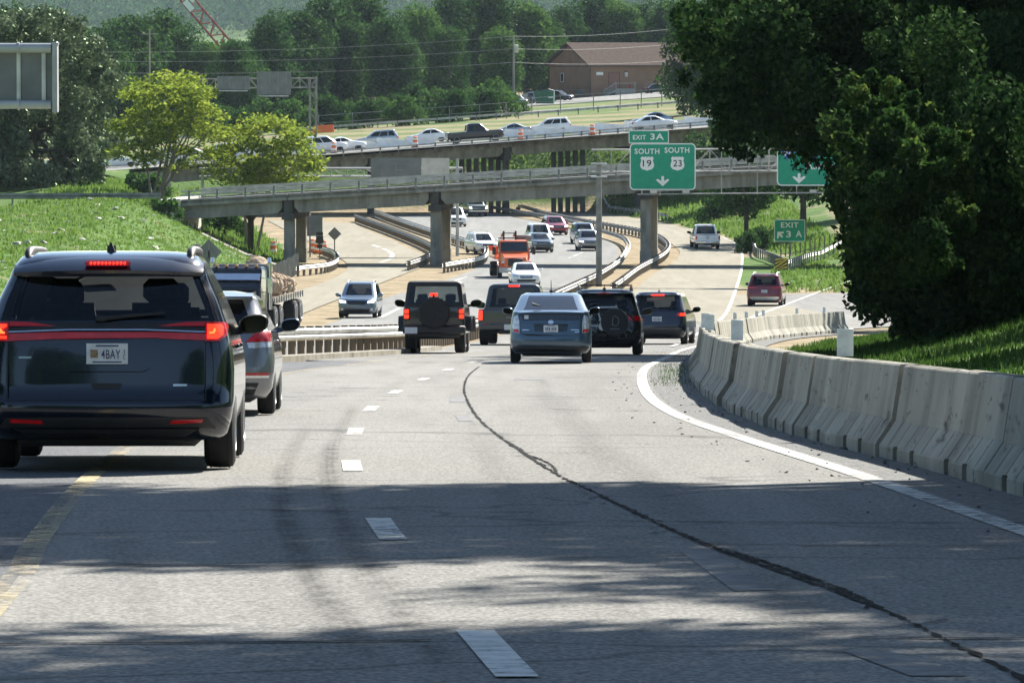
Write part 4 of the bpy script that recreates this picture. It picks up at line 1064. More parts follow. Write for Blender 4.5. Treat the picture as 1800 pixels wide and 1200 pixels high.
def wire(pts, label, sag=.6, r_=.016):
    q = []
    for a, b in zip(pts, pts[1:]):
        a, b = Vector(a), Vector(b)
        for i in range(13): u = i / 12; p = a.lerp(b, u); p.z -= sag * 4 * u * (1 - u); q.append(p)
    mb = MB(); mb.tube(q, r_, 5); tag(mb.build('power_line', M['truss']), label, 'power line', 'overhead wires')
wire([P(180, 92, 715), P(903, 64, 752), P(1250, 42, 790)], 'topmost thin wire meeting the utility pole left of the building')
wire([P(180, 108, 715), P(903, 86, 752), P(1250, 70, 790)], 'second wire down on the utility pole left of the building')
wire([P(180, 128, 715), P(903, 110, 752), P(1250, 100, 790)], 'lowest wire on the utility pole, crossing the dark trees')
wire([P(-260, 226, 430), P(264, 150, 700)], 'wire running from the left edge to the thin pole behind the yellow green tree', .8, .018)
wire([P(900, 178, 600), P(1190, 168, 600), P(1400, 160, 600)], 'wire passing in front of the brown building wall', .3, .02)
wire([P(1120, 215, 580), P(1400, 190, 560)], 'wire above the green exit sign beside the right trees', .3, .02)
cr_a = P(512, 214, 930); cr_b = P(270, -70, 930)
t = thing('crane', 'red lattice crane boom with white panels rising behind the trees at top left', 'crane', cr_a)
d = (cr_b - cr_a); u = d.normalized(); nx_ = u.cross(Vector((0, 1, 0))).normalized(); ny_ = Vector((0, 1, 0)); Lc = d.length
crm = pm('red crane steel', (.30, .045, .04), .5)
mb = MB()
for a in (-1, 1):
    for b in (-1, 1): mb.tube([nx_ * a * 1.0 + ny_ * b, nx_ * a * 1.0 + ny_ * b + u * Lc], .17, 6)
nb = int(Lc / 1.3)
for i in range(nb):
    q0, q1 = u * (Lc * i / nb), u * (Lc * (i + 1) / nb); s_ = 1 if i % 2 else -1
    for b in (-1, 1): mb.tube([q0 + nx_ * s_ + ny_ * b, q1 - nx_ * s_ + ny_ * b], .10, 5)
    for a in (-1, 1): mb.tube([q0 + nx_ * a + ny_ * s_, q1 + nx_ * a - ny_ * s_], .06, 5)
mb.build('boom', crm, t)
mb = MB()
for f0, f1, w0, w1 in ((.70, .755, .0, 1.0), (.725, .76, -.9, -.3)):
    q = [u * Lc * f0 + nx_ * w0, u * Lc * f1 + nx_ * w0, u * Lc * f1 + nx_ * w1, u * Lc * f0 + nx_ * w1]
    v = [p + ny_ * -1.12 for p in q] + [p + ny_ * -1.16 for p in q]
    mb.add(v, [(0, 1, 2, 3), (7, 6, 5, 4), (0, 4, 5, 1), (1, 5, 6, 2), (2, 6, 7, 3), (3, 7, 4, 0)])
mb.build('boom_panel', M['white'], t, smooth=False)
mb = MB(); mb.box((.5, .5, .9), (4.2, 3.4, 2.4), .2); mb.build('machine_house', crm, t); mb = MB(); mb.box((0, -1.5, -.6), (5, .9, 1.0), .3); mb.box((0, 2, -.6), (5, .9, 1.0), .3); mb.build('tracks', M['plastic'], t)

# ------------------------------------------------------------------ the brown building on the plateau
Kb = P(1038, 172, 870); zb = T(Kb.x, Kb.y) + .02
th = R(30)
bd = thing('commercial_building', 'long low brown building with shingle gable roof above the upper highway', 'building', (Kb.x, Kb.y, zb), th)
BL, BW, BH, RH = 24.0, 13.0, 5.2, 3.3
mb = MB(); mb.prism([(0, 0), (BW, 0), (BW, BH), (BW / 2, BH + RH), (0, BH)], 0, BL, Matrix(((0, 1, 0, 0), (1, 0, 0, 0), (0, 0, 1, 0), (0, 0, 0, 1)))); mb.build('wall', M['brick'], bd, smooth=False)
sl_ = RH / (BW / 2)
mb = MB()
for sgn in (0, 1):
    y0, y1 = ((-.7, BW / 2) if sgn == 0 else (BW + .7, BW / 2)); z0 = BH - .7 * sl_
    for dz in (0,):
        a = [(-.8, y0, z0 + .06), (BL + .8, y0, z0 + .06), (BL + .8, y1, BH + RH + .06), (-.8, y1, BH + RH + .06)]
        b = [(x, y, z + .22) for x, y, z in a]
        mb.add(a + b, [(0, 1, 2, 3), (7, 6, 5, 4), (0, 4, 5, 1), (1, 5, 6, 2), (2, 6, 7, 3), (3, 7, 4, 0)])
mb.build('roof', M['shingle'], bd, smooth=False)
mb = MB(); mb.bar((-.82, -.72, BH - .7 * sl_ + .12), (BL + .8, -.72, BH - .7 * sl_ + .12), .12, .2); mb.bar((-.06, -.06, 0), (-.06, -.06, BH), .12, .12); mb.bar((BL - 3.9, -.06, 0), (BL - 3.9, -.06, BH), .14, .12); mb.box((-.03, BW / 2, BH - .3), (.06, BW, .14)); mb.build('trim', pm('brown trim', (.10, .07, .055), .7), bd, smooth=False)
dk = pm('dull red door', (.27, .12, .09), .6)
mb = MB(); mb.box((4.4, -.03, 2.6), (1.9, .06, 2.5)); dd_ = mb.build('door', dk, bd, smooth=False)
mb = MB(); mb.box((5.2, -.08, 2.4), (.08, .06, .2)); mb.build('handle', M['chrome'], dd_)
mb = MB(); mb.box((3.36, -.04, 2.62), (.12, .08, 2.6)); mb.box((5.44, -.04, 2.62), (.12, .08, 2.6)); mb.box((4.4, -.04, 3.93), (2.2, .08, .12)); mb.build('frame', pm('door frame', (.18, .10, .08), .7), dd_, smooth=False)
mb = MB(); mb.box((1.7, -.05, 3.75), (1.25, .06, .5)); mb.build('name_board', M['white'], bd, smooth=False)
mb = MB(); mb.box((6.6, -.15, 3.6), (.5, .25, .75), .03); mb.build('wall_lamp', M['conc_l'], bd)
mb = MB(); mb.box((6.6, -.2, 4.05), (.36, .3, .15)); mb.build('meter_box', M['plastic'], bd)
for yy, zz_, w_, h_ in ((8.9, 3.1, .75, 1.3),):
    mb = MB(); mb.box((-.03, yy, zz_), (.06, w_ + .16, h_ + .16)); f_ = mb.build('window', M['white'], bd, smooth=False); mb = MB(); mb.box((-.065, yy, zz_), (.01, w_, h_)); mb.build('pane', pm('dark window pane', (.02, .025, .03), .1), f_, smooth=False)
mb = MB(); mb.box((-.03, 3.4, .65), (.06, 2.0, .8)); f_ = mb.build('window', M['signback'], bd, smooth=False)
mb = MB(); mb.box((-.03, BW / 2, 1.15), (.05, BW, .1)); mb.build('wall_band', M['conc'], bd, smooth=False)
wd = pm('weathered grey deck timber', (.36, .36, .31), .9, var=.2, scale=4)
st = thing('entrance_porch', 'grey wooden porch with steps and handrail at the brown building door', 'porch', (Kb.x, Kb.y, zb), th)
mb = MB(); mb.box((5.4, -1.0, .68), (3.6, 1.9, 1.32)); mb.build('deck', wd, st, smooth=False)
mb = MB()
for i in range(6): mb.box((3.4 - i * .38, -1.0, 1.1 - i * .2), (.40, 1.7, .12)); 
mb.bar((3.6, -1.85, 1.0), (1.4, -1.85, .05), .1, .25); mb.build('steps', wd, st, smooth=False)
mb = MB(); mb.bar((3.6, -1.9, 2.3), (1.3, -1.9, 1.0), .09, .1)
for x in (3.6, 7.2): mb.bar((x, -1.9, 0), (x, -1.9, 2.4), .14, .14)
mb.bar((3.55, -1.9, 2.2), (7.2, -1.9, 2.2), .09, .09)
for k in range(7): x = 3.3 - k * .3; mb.bar((x, -1.9, 1.0 - k * .17), (x, -1.9, 2.15 - k * .17), .06, .06)
mb.build('handrail', wd, st, smooth=False)
mb = MB(); mb.lathe([(0, .22), (.1, .2), (.9, .03)], 12, (6.5, -1.4, 1.34), 'z'); o = mb.build('traffic_cone', M['red']); o.location = (Kb.x, Kb.y, zb); o.rotation_euler = (0, 0, th); tag(o, 'red cone standing on the porch beside the door', 'cone')
xd = XW(958, 815); zd = T(xd, 815)
dp = thing('dumpster', 'dark green dumpster with sloped side standing by the parking lot', 'dumpster', (xd, 815, zd), R(-6))
gm = pm('green dumpster paint', (.02, .12, .06), .6, var=.25, scale=2)
mb = MB(); mb.prism([(-1.2, .2), (1.35, .2), (1.4, 2.05), (.5, 2.3), (-1.75, 2.0)], -1.0, 1.0); mb.build('bin', gm, dp, smooth=False)
mb = MB(); mb.bar((-1.75, -1.02, 2.05), (-1.2, -1.02, .15), .07, .12); mb.bar((1.38, -1.02, .15), (1.42, -1.02, 2.1), .07, .12); mb.build('side_rib', M['steel'], dp, smooth=False)
mb = MB(); mb.prism([(-1.8, 2.03), (.5, 2.33), (1.45, 2.08), (1.45, 2.16), (.5, 2.42), (-1.8, 2.12)], -1.05, 1.05); mb.build('lid', M['plastic'], dp, smooth=False)
mb = MB(); mb.box((.95, -1.02, 1.15), (.7, .02, .22)); mb.build('label_plate', M['white'], dp, smooth=False)
sheet('parking_lot', [(-2, 806), (34, 806), (34, 890), (9, 866), (-2, 880)], -.18, M['oncoming'], zf=zh)
sheet('access_road', [(-4, 742), (44, 746), (44, 760), (-4, 756)], -.17, M['oncoming'], zf=zh)
def wirefence(label, pts, h):
    p0 = pts[0]; t = thing('wire_fence', label, 'fence', (p0[0], p0[1], zhf(*p0))); o0 = Vector(t.location)
    for p in pts:
        mb = MB(); z = zhf(*p); mb.tube([Vector((p[0], p[1], z)) - o0, Vector((p[0], p[1], z + h)) - o0], .07, 6); mb.build('post', M['galv_d'], t)
    for k in (.5, .95):
        mb = MB(); mb.tube([Vector((p[0], p[1], zhf(*p) + h * k)) - o0 for p in pts], .025, 5); mb.build('wire', M['galv'], t)
wirefence('wire fence on tall posts between the upper highway and the building lot', [(XW(px, 722), 722) for px in (935, 985, 1043, 1090, 1127, 1163, 1200)], 2.4)
wirefence('wire fence on grey posts behind the pale guardrail below the dark trees', [(XW(px, 705), 705) for px in (560, 620, 681, 740, 790, 843, 890)], 2.2)

# ------------------------------------------------------------------ vehicles
class Shell:
    """car skin from horizontal outlines: rows of (z, rear y, front y, half width, rear corner rx, ry, front corner rx, ry)"""
    def __init__(s, lo, up, bow=.05, fbow=.14):
        s.lo = np.array(lo, float); s.up = np.array(up, float); s.belt = s.lo[-1, 0]; s.bow = bow; s.fbow = fbow
    def at(s, z, upper=None):
        a = s.up if (upper if upper is not None else z > s.belt) else s.lo
        return [float(np.interp(z, a[:, 0], a[:, k])) for k in range(1, 8)]
    def yr(s, x, z, upper=None):
        yr, yf, w, rx, ry, fx, fy = s.at(z, upper); a = min(abs(x), w); y = yr + s.bow * (a / w) ** 2
        if a > w - rx: t = (a - (w - rx)) / rx; y += ry * (1 - math.sqrt(max(0, 1 - t * t)))
        return y
    def yf(s, x, z, upper=None):
        yr, yf, w, rx, ry, fx, fy = s.at(z, upper); a = min(abs(x), w); y = yf - s.fbow * (a / w) ** 2
        if a > w - fx: t = (a - (w - fx)) / fx; y -= fy * (1 - math.sqrt(max(0, 1 - t * t)))
        return y
    def xs(s, y, z, upper=None):
        yr, yf, w, rx, ry, fx, fy = s.at(z, upper); a0 = yr + s.bow; b0 = yf - s.fbow
        if y < a0 + ry: t = min(1, (a0 + ry - y) / ry); return w - rx * (1 - math.sqrt(max(0, 1 - t * t)))
        if y > b0 - fy: t = min(1, (y - (b0 - fy)) / fy); return w - fx * (1 - math.sqrt(max(0, 1 - t * t)))
        return w
    def half(s, z, upper, rf, sf, ff):
        yr, yf, w, rx, ry, fx, fy = s.at(z, upper); out = []
        for f in rf: out.append(((w - rx) * f, s.yr((w - rx) * f, z, upper), 'rear', f))
        for k in range(1, 6): x = w - rx + rx * math.sin(math.pi / 2 * k / 5); out.append((x, s.yr(x, z, upper), 'rc', k / 5))
        a = yr + s.bow + ry; b = yf - s.fbow - fy
        for f in sf: out.append((w, a + (b - a) * f, 'side', f))
        for k in range(5, 0, -1): x = w - fx + fx * math.sin(math.pi / 2 * k / 5); out.append((x, s.yf(x, z, upper), 'fc', k / 5))
        for f in reversed(ff): out.append(((w - fx) * f, s.yf((w - fx) * f, z, upper), 'front', f))
        return out

def window_key(seg, f, spec):
    for w in spec:
        if w[0] == seg and w[1] <= f <= w[2]: return w
    return None

def drape(sh, face, poly, off, th, m, name, parent, upper=None, step=.05, side=1):
    bm = bmesh.new()
    f = bm.faces.new([bm.verts.new((u, 0, z)) for u, z in poly])
    us = [p[0] for p in poly]; zs = [p[1] for p in poly]
    if abs(max(us) - min(us)) > .02:
        bmesh.ops.triangulate(bm, faces=bm.faces[:], ngon_method='EAR_CLIP')
        for u in np.arange(math.floor(min(us) / step) * step, max(us), step): bmesh.ops.bisect_plane(bm, geom=bm.verts[:] + bm.edges[:] + bm.faces[:], plane_co=(u, 0, 0), plane_no=(1, 0, 0), dist=1e-4)
        for z in np.arange(math.floor(min(zs) / step) * step, max(zs), step): bmesh.ops.bisect_plane(bm, geom=bm.verts[:] + bm.edges[:] + bm.faces[:], plane_co=(0, 0, z), plane_no=(0, 0, 1), dist=1e-4)
    r = bmesh.ops.extrude_face_region(bm, geom=bm.faces[:])
    new = set(v for v in r['geom'] if isinstance(v, bmesh.types.BMVert))
    for v in bm.verts:
        o = off if v in new else off - th
        u, z = v.co.x, v.co.z
        if face == 'rear': v.co = (u * (1 + .6 * o / max(.3, abs(u)) if abs(u) > .6 else u / (u or 1)) if False else u, sh.yr(u, z, upper) - o, z)
        elif face == 'front': v.co = (u, sh.yf(u, z, upper) + o, z)
        else: v.co = (side * (sh.xs(u, z, upper) + o), u, z)
    bmesh.ops.recalc_face_normals(bm, faces=bm.faces[:])
    me = bpy.data.meshes.new(name); bm.to_mesh(me); bm.free(); me.materials.append(m)
    me.polygons.foreach_set('use_smooth', np.ones(len(me.polygons), dtype=bool)); me.set_sharp_from_angle(angle=R(35))
    return link(name, me, parent)
def rect(x0, z0, x1, z1): return [(x0, z0), (x1, z0), (x1, z1), (x0, z1)]
def mir(p): return [(-x, z) for x, z in reversed(p)]

_wheels = {}
def wheel(parent, x, y, r, w, style='alloy'):
    k = style
    if k not in _wheels:
        mb = MB(); mb.lathe([(-.5, .62), (-.5, .86), (-.42, .97), (-.2, 1.0), (.2, 1.0), (.42, .97), (.5, .86), (.5, .62)], 32)
        for a in np.linspace(-.3, .3, 3): mb.lathe([(a - .03, .9), (a - .03, 1.006), (a + .03, 1.006), (a + .03, .9)], 32)
        tyre = mb.build('wheel', M['rubber']).data
        mb = MB(); mb.lathe([(-.42, .61), (.0, .60), (.30, .61), (.50, .655), (.52, .62), (.28, .50), (.18, .2), (.18, .02)], 28)
        for i in range(5 if style != 'steel' else 8):
            a = 2 * math.pi * i / (5 if style != 'steel' else 8)
            p = [(q, rr * math.cos(a + da), rr * math.sin(a + da)) for rr, da, q in ((.10, .5, .40), (.10, -.5, .40), (.62, .14, .47), (.62, -.14, .47))]
            mb.hull(p + [(q - .08, b, c) for q, b, c in p])
        mb.lathe([(.18, .16), (.44, .15), (.46, .02)], 16)
        rim = mb.build('rim', M['rim_d'] if style == 'black' else M['alloy']).data
        for o in [o for o in COL.objects if o.data in (tyre, rim)]: bpy.data.objects.remove(o)
        _wheels[k] = (tyre, rim)
    t, rm = _wheels[k]
    o = link('wheel', t, parent); o.location = (x, y, r); o.scale = (w * (1 if x > 0 else -1), r, r)
    q = link('rim', rm, o)
    return o

def car(name, label, cat, X, Y, rz, sh, L, pnt, wins, glassm='glass_d', wheels=None, wr=.35, ww=.23, style='alloy', Z=None, pitch=None, group=None, arches=True, seats=True, under=True, cabin_m=None, zf=None, upm=None):
    """local frame: y from -L/2 (rear) to L/2 (front); (X, Y) is the centre of the car on the road"""
    zf = zf or (lambda x, y: zc(y) + .045)
    c, s_ = math.cos(rz), math.sin(rz)
    z = zf(X, Y) if Z is None else Z
    t = thing(name, label, cat, (X, Y, z), rz, group)
    h = 1.4
    fx, fy = -s_, c                    # heading
    zf0, zf1 = zf(X + fx * h, Y + fy * h), zf(X - fx * h, Y - fy * h)
    zr0, zr1 = zf(X + c * .7, Y + s_ * .7), zf(X - c * .7, Y - s_ * .7)
    t.rotation_euler = (math.atan((zf0 - zf1) / (2 * h)), -math.atan((zr0 - zr1) / 1.4), rz)
    for a in (sh.lo, sh.up):
        if not getattr(sh, 'done', 0): a[:, 1:3] -= L / 2
    sh.done = 1
    rf = [0, .25, .5, .75, 1]; ff = [0, .25, .5, .75, 1]
    cuts = sorted(set([0, .12, .25, .38, .5, .62, .75, .88, 1] + [v for w in wins if w[0] == 'side' for v in w[1:3]]))
    frw = [w[2] for w in wins if w[0] == 'rear']
    rfu = sorted(set(rf + [v for v in frw if v < 1]))
    def loft(zs, upper, capb, capt, winspec, mats, name, parent, inner=None):
        body = MB(); panes = {}
        rings = [sh.half(z_, upper, rfu, cuts, ff) for z_ in zs]
        nh = len(rings[0])
        full = []
        for rg, z_ in zip(rings, zs):
            full.append([Vector((x, y, z_)) for x, y, *_ in rg] + [Vector((-x, y, z_)) for x, y, *_ in reversed(rg[1:-1])])
        n = len(full[0]); vs = [v for r_ in full for v in r_]
        fs = []; inn = []
        for i in range(len(zs) - 1):
            zm = (zs[i] + zs[i + 1]) / 2
            for j in range(n):
                k = (j + 1) % n
                jj = j if j < nh - 1 else n - 1 - j
                a, b = rings[i][jj], rings[i][jj + 1]
                seg = a[2] if a[2] == b[2] else ('rc' if 'rc' in (a[2], b[2]) else 'fc')
                if a[2] == 'rear' and b[2] == 'rc': seg = 'rc'
                fr = (a[3] + b[3]) / 2 if a[2] == b[2] else (b[3] if a[2] in ('rear',) else .9)
                q = (i * n + j, i * n + k, (i + 1) * n + k, (i + 1) * n + j)
                key = window_key(seg, fr, [w for w in winspec if w[3] < zm < w[4]])
                if key and key[0] == 'rc': key = [w for w in winspec if w[0] == 'rear'][0]
                if key: panes.setdefault((key, 0 if key[0] in ('rear', 'front', 'rc') and key[5] != 'side_window' else (1 if j < nh - 1 else -1)), []).append([vs[g] for g in q])
                else: fs.append(q); inn.append(q)
        o = body
        if capb: fs.append(tuple(range(n)))
        capi = None
        body.add(vs, fs)
        if capt:
            body.mat(1 if inner else 0)
            body.add(full[-1], [tuple(range(n))])
        if inner and not capt:
            pass
        body.cur = 0
        if not capb:                     # lining inside the pillars and roof
            body.mat(1)
            ym = (vs[0].y + vs[nh - 1].y) / 2
            iv = [Vector((v.x * .965, ym + (v.y - ym) * .985, v.z - (.03 if v.z > zs[-1] - .12 else 0))) for v in vs]
            body.add(iv, inn + [tuple(range((len(zs) - 1) * n, len(zs) * n))])
            body.mat(0); body.add(full[-1], [tuple(range(n))])
        return body, panes, full
    lo0, lo1 = sh.lo[0, 0], sh.belt
    zl = sorted(set(list(sh.lo[:, 0]) + [ (a + b) / 2 for a, b in zip(sh.lo[:-1, 0], sh.lo[1:, 0]) if b - a > .12]))
    mb, _, _ = loft(zl, False, True, True, [], None, 'body', t, inner=True)
    body = mb.build('body', [pnt, M['cabin'], M['plastic']], t, ang=50)
    wy = wheels or (L * -.5 + .95, L * .5 - .95)
    tw = float(sh.lo[:, 3].max())
    if arches:
        cm = MB()
        for y in wy:
            for sx_ in (-1, 1): cm.lathe([(-.22, wr + .055), (.22, wr + .055)], 28, (sx_ * (tw - .10), y, wr + .01))
        cut = cm.build('cutter', M['plastic'])
        md = body.modifiers.new('arch', 'BOOLEAN'); md.object = cut; md.operation = 'DIFFERENCE'; md.solver = 'EXACT'
        bpy.context.view_layer.update()
        dg = bpy.context.evaluated_depsgraph_get()
        me = bpy.data.meshes.new_from_object(body.evaluated_get(dg))
        if len(me.polygons) > 20:
            body.modifiers.clear(); old = body.data; body.data = me; me.name = 'body'
        else: body.modifiers.clear()
        bpy.data.objects.remove(cut)
        me = body.data
        if len(me.materials) < 3 or not any(m_ and m_.name.startswith('black trim') for m_ in me.materials): me.materials.append(M['plastic'])
        me.set_sharp_from_angle(angle=R(50))
    uz = sorted(set(list(sh.up[:, 0]) + [v for w in wins for v in w[3:5]]))
    mid = [(a + b) / 2 for a, b in zip(uz, uz[1:]) if b - a > .15]
    uz = sorted(set(uz + mid))
    mb, panes, _ = loft(uz, True, False, True, wins, None, 'cabin', t)
    mb.build('roof_and_pillars', [cabin_m or upm or pnt, M['cabin']], t, ang=55, fix=False)
    for (key, sd), quads in panes.items():
        pb = MB()
        for q in quads: pb.add(q, [(0, 1, 2, 3)])
        me = pb.build(key[5], M[key[6] if len(key) > 6 else glassm], t, fix=False).data
        bm = bmesh.new(); bm.from_mesh(me); bmesh.ops.remove_doubles(bm, verts=bm.verts[:], dist=1e-4); bm.to_mesh(me); bm.free(); me.set_sharp_from_angle(angle=R(60))
    for y in wy:
        for sx_ in (-1, 1): wheel(t, sx_ * (tw - ww / 2 - .005), y, wr, ww, style)
    if under:
        mb = MB(); mb.box((0, 0, lo0 + .03), (tw * 1.45, L * .86, .16), .04); mb.tube([(-tw * .75, wy[0], wr), (tw * .75, wy[0], wr)], .05); mb.tube([(-tw * .75, wy[1], wr), (tw * .75, wy[1], wr)], .05); mb.build('underbody', M['plastic'], t)
    if seats:
        ww_ = sh.at(sh.belt + .1, True)[2]; yr_, yf_ = sh.at(sh.belt + .12, True)[:2]
        fy = yf_ - 1.05 if yf_ - yr_ > 2 else (yf_ + yr_) / 2
        for sx_ in (-1, 1):
            mb = MB(); mb.hull([(sx_ * ww_ * .48 + x * wq, fy + y + (z - sh.belt) * -.25, z) for z, wq, in ((sh.belt - .05, .25), (sh.belt + .14, .22)) for x in (-1, 1) for y in (0, .12)])
            mb.box((sx_ * ww_ * .48, fy - .03, sh.belt + .25), (.27, .10, .19), .04); mb.build('front_seat', M['seat'], t)
        if yf_ - yr_ > 2.2:
            mb = MB(); mb.box((0, fy - .95, sh.belt - .01), (ww_ * 1.6, .14, .16), .05)
            for sx_ in (-1, 1): mb.box((sx_ * ww_ * .5, fy - .95, sh.belt + .13), (.25, .09, .15), .03)
            mb.build('rear_seat', M['seat'], t)
        mb = MB(); st_ = -.48 * ww_
        ring = [(st_ + .18 * math.cos(a), fy + .55 + .06 * math.sin(a), sh.belt + .02 + .17 * math.sin(a)) for a in np.linspace(0, 6.283, 15)]
        mb.tube(ring, .018, 6); mb.build('steering_wheel', M['plastic'], t)
    return t
def mirror_pair(t, sh, y, z, pnt, s=1.0, off=.12, z_dir=1):
    w = sh.xs(y, z, False)
    def ring(sx_, k, yy): return [(sx_ * (w + off + .015 + .135 * s * k * (math.copysign(abs(math.cos(a)) ** .75, math.cos(a)))), yy, z + .015 + s * k * (.088 * math.copysign(abs(math.sin(a)) ** .8, math.sin(a)) + .018 * math.cos(a))) for a in np.linspace(0, 2 * math.pi, 17)[:-1]]
    for sx_ in (-1, 1):
        mb = MB(); R_ = [ring(sx_, k, y + yy) for k, yy in ((.90, -.055), (1.0, -.04), (1.0, .02), (.88, .07), (.55, .10), (.2, .11))]
        mb.add([p for r_ in R_ for p in r_], [(i * 16 + j, i * 16 + (j + 1) % 16, (i + 1) * 16 + (j + 1) % 16, (i + 1) * 16 + j) for i in range(5) for j in range(16)] + [tuple(range(16)), tuple(range(80, 96))])
        mb.hull([(sx_ * a, y + b, z + c) for a, b, c in ((w - .08, -.03, -.10), (w - .08, .10, -.10), (w - .08, .03, -.02), (w + off, -.02, -.05), (w + off, .06, -.05), (w + off, .02, .0))]); o = mb.build('door_mirror', pnt, t)
        mb = MB(); r0 = ring(sx_, .86, y - .060); r1 = ring(sx_, .86, y - .0555); mb.add(r0 + r1, [tuple(range(16)), tuple(range(31, 15, -1))] + [(j, (j + 1) % 16, (j + 1) % 16 + 16, j + 16) for j in range(16)]); mb.build('mirror_glass', M['mirror'], o, smooth=False)
def plate_rear(t, sh, z, text=None, w=.305, h=.152, x=0.0, off=.02, upper=False, m='plate'):
    y = sh.yr(x, z, upper) - off
    mb = MB(); mb.box((x, y, z), (w, .012, h)); o = mb.build('number_plate', M[m], t, smooth=False)
    mb = MB(); ib = pm('plate ink', (.06, .07, .16), .6) if 'ink' not in M else M['ink']; M['ink'] = ib
    if text: text_mb(mb, text, x + .03, z - .004, h * .44, y - .009, w * .46, .01)
    else:
        for i in range(6): mb.box((x + (i - 2.5) * w * .125 + (w * .03 if i > 2 else -w * .02), y - .0075, z - .004), (w * .075, .002, h * .40))
    mb.build('plate_characters', ib, o, smooth=False, fix=False)
    mb = MB(); mb.box((x, y - .0075, z + h * .38), (w * .55, .002, h * .07)); mb.box((x, y - .0075, z - h * .40), (w * .7, .002, h * .06)); mb.build('plate_legend', ib, o, smooth=False)
    return o
def antenna(t, x, y, z, h=.22):
    mb = MB(); mb.tube([(x, y, z - .02), (x, y - h * .6, z + h)], [.012, .006], 6); mb.hull([(x + a, y + b, z + c) for a in (-.035, .035) for b, c in ((-.08, 0), (.1, 0), (-.06, .05), (.0, .04))]); mb.build('antenna', M['plastic'], t)
def wiper(t, sh, z, x0, x1, upper=True):
    mb = MB(); pts = [(x, sh.yr(x, z + (.03 if i else 0), upper) - .03, z + i * .012) for i, x in enumerate(np.linspace(x0, x1, 5))]
    mb.tube(pts, [.022, .018, .014, .011, .008], 6); mb.box((x0, pts[0][1], z), (.08, .05, .05), .01); mb.build('rear_wiper', M['plastic'], t)
def roof_rails(t, w, y0, y1, z, m='plastic', h=.06):
    for sx_ in (-1, 1):
        mb = MB(); mb.tube([(sx_ * w, y0, z - .02), (sx_ * w, y0 + .12, z + h), (sx_ * w, (y0 + y1) / 2, z + h + .012), (sx_ * w, y1 - .15, z + h), (sx_ * w, y1, z - .03)], .024, 8); mb.build('roof_rail', M[m], t)
def lamp(t, sh, poly, m, name='tail_lamp', face='rear', off=.012, th=.03, upper=None, both=True, step=.05):
    out = []
    for p in ((poly, mir(poly)) if both else (poly,)): out.append(drape(sh, face, p, off, th, M[m] if isinstance(m, str) else m, name, t, upper, step))
    return out
def handles(t, sh, ys, z, m):
    for sx_ in (-1, 1):
        for y in ys: mb = MB(); mb.box((sx_ * (sh.xs(y, z, False) + .012), y, z), (.03, .2, .03), .008); mb.build('door_handle', m, t)

def side_lines(t, sh, ys, z0, z1):
    for sx_ in (-1, 1):
        for y in ys: drape(sh, 'side', rect(y - .006, z0, y + .006, z1), .003, .006, M['plastic'], 'door_seam', t, False, side=sx_)

# generic shells -------------------------------------------------------------
def suv_shell(L, Wd, H, belt=1.02, hood=.95, rake=.30, front_cab=1.05):
    w = Wd / 2
    lo = [(.22, .16, L - .22, w - .10, .18, .15, .25, .22), (.34, .03, L - .05, w - .03, .2, .17, .32, .28), (.55, 0, L, w, .2, .18, .36, .34), (.72, .03, L - .02, w, .2, .18, .36, .36),
          (.84, .05, L - .10, w - .01, .19, .17, .36, .36), (hood - .03, .07, L - .34, w - .02, .18, .16, .34, .34), (hood + .03, .08, L - .75, w - .03, .17, .15, .3, .3), (belt, .09, L - front_cab, w - .045, .17, .15, .24, .2)]
    up = [(belt, .10, L - front_cab, w - .05, .17, .15, .2, .14), (belt + .05, .12, L - front_cab - .12, w - .065, .17, .15, .2, .14), (H - .17, .12 + rake, L - front_cab - .82, w - .185, .16, .14, .18, .10),
          (H - .10, .13 + rake, L - front_cab - .95, w - .215, .16, .14, .18, .10), (H - .04, .17 + rake, L - front_cab - 1.1, w - .28, .18, .14, .18, .12), (H - .01, .32 + rake, L - front_cab - 1.35, w - .40, .2, .2, .2, .2), (H, .6 + rake, L - front_cab - 1.7, w - .58, .2, .2, .2, .2)]
    return Shell(lo, up)
def suv_wins(belt, H, rf=.93):
    z0, z1 = belt + .05, H - .17
    return [('rear', 0, rf, z0 + .02, z1 + .02, 'rear_window'), ('side', .03, .27, z0, z1, 'side_window'), ('side', .31, .62, z0, z1, 'side_window'), ('side', .65, .985, z0, z1, 'side_window'), ('front', 0, 1.0, z0, H - .10, 'windscreen', 'glass_c')]
def sedan_shell(L, Wd, H, belt=.93, trunk=.55, front_cab=1.2, rake=.75):
    w = Wd / 2
    lo = [(.18, .2, L - .22, w - .10, .2, .16, .25, .22), (.30, .04, L - .05, w - .03, .24, .2, .36, .34), (.50, 0, L, w, .24, .22, .40, .40), (.64, .02, L - .03, w, .24, .22, .40, .42), (.74, .03, L - .16, w - .01, .24, .22, .38, .42),
          (.83, .04, L - .5, w - .03, .24, .22, .34, .34), (.90, .07, L - .85, w - .045, .24, .2, .3, .3), (belt, .12, L - front_cab, w - .06, .24, .2, .24, .2)]
    up = [(belt, trunk, L - front_cab, w - .07, .2, .2, .2, .16), (belt + .05, trunk + .12, L - front_cab - .14, w - .09, .2, .2, .2, .16), (H - .14, trunk + rake, L - front_cab - .85, w - .21, .18, .16, .18, .12),
          (H - .08, trunk + rake + .12, L - front_cab - 1.02, w - .25, .18, .16, .18, .12), (H - .03, trunk + rake + .3, L - front_cab - 1.2, w - .33, .18, .16, .18, .14), (H, trunk + rake + .6, L - front_cab - 1.5, w - .5, .2, .2, .2, .2)]
    return Shell(lo, up)
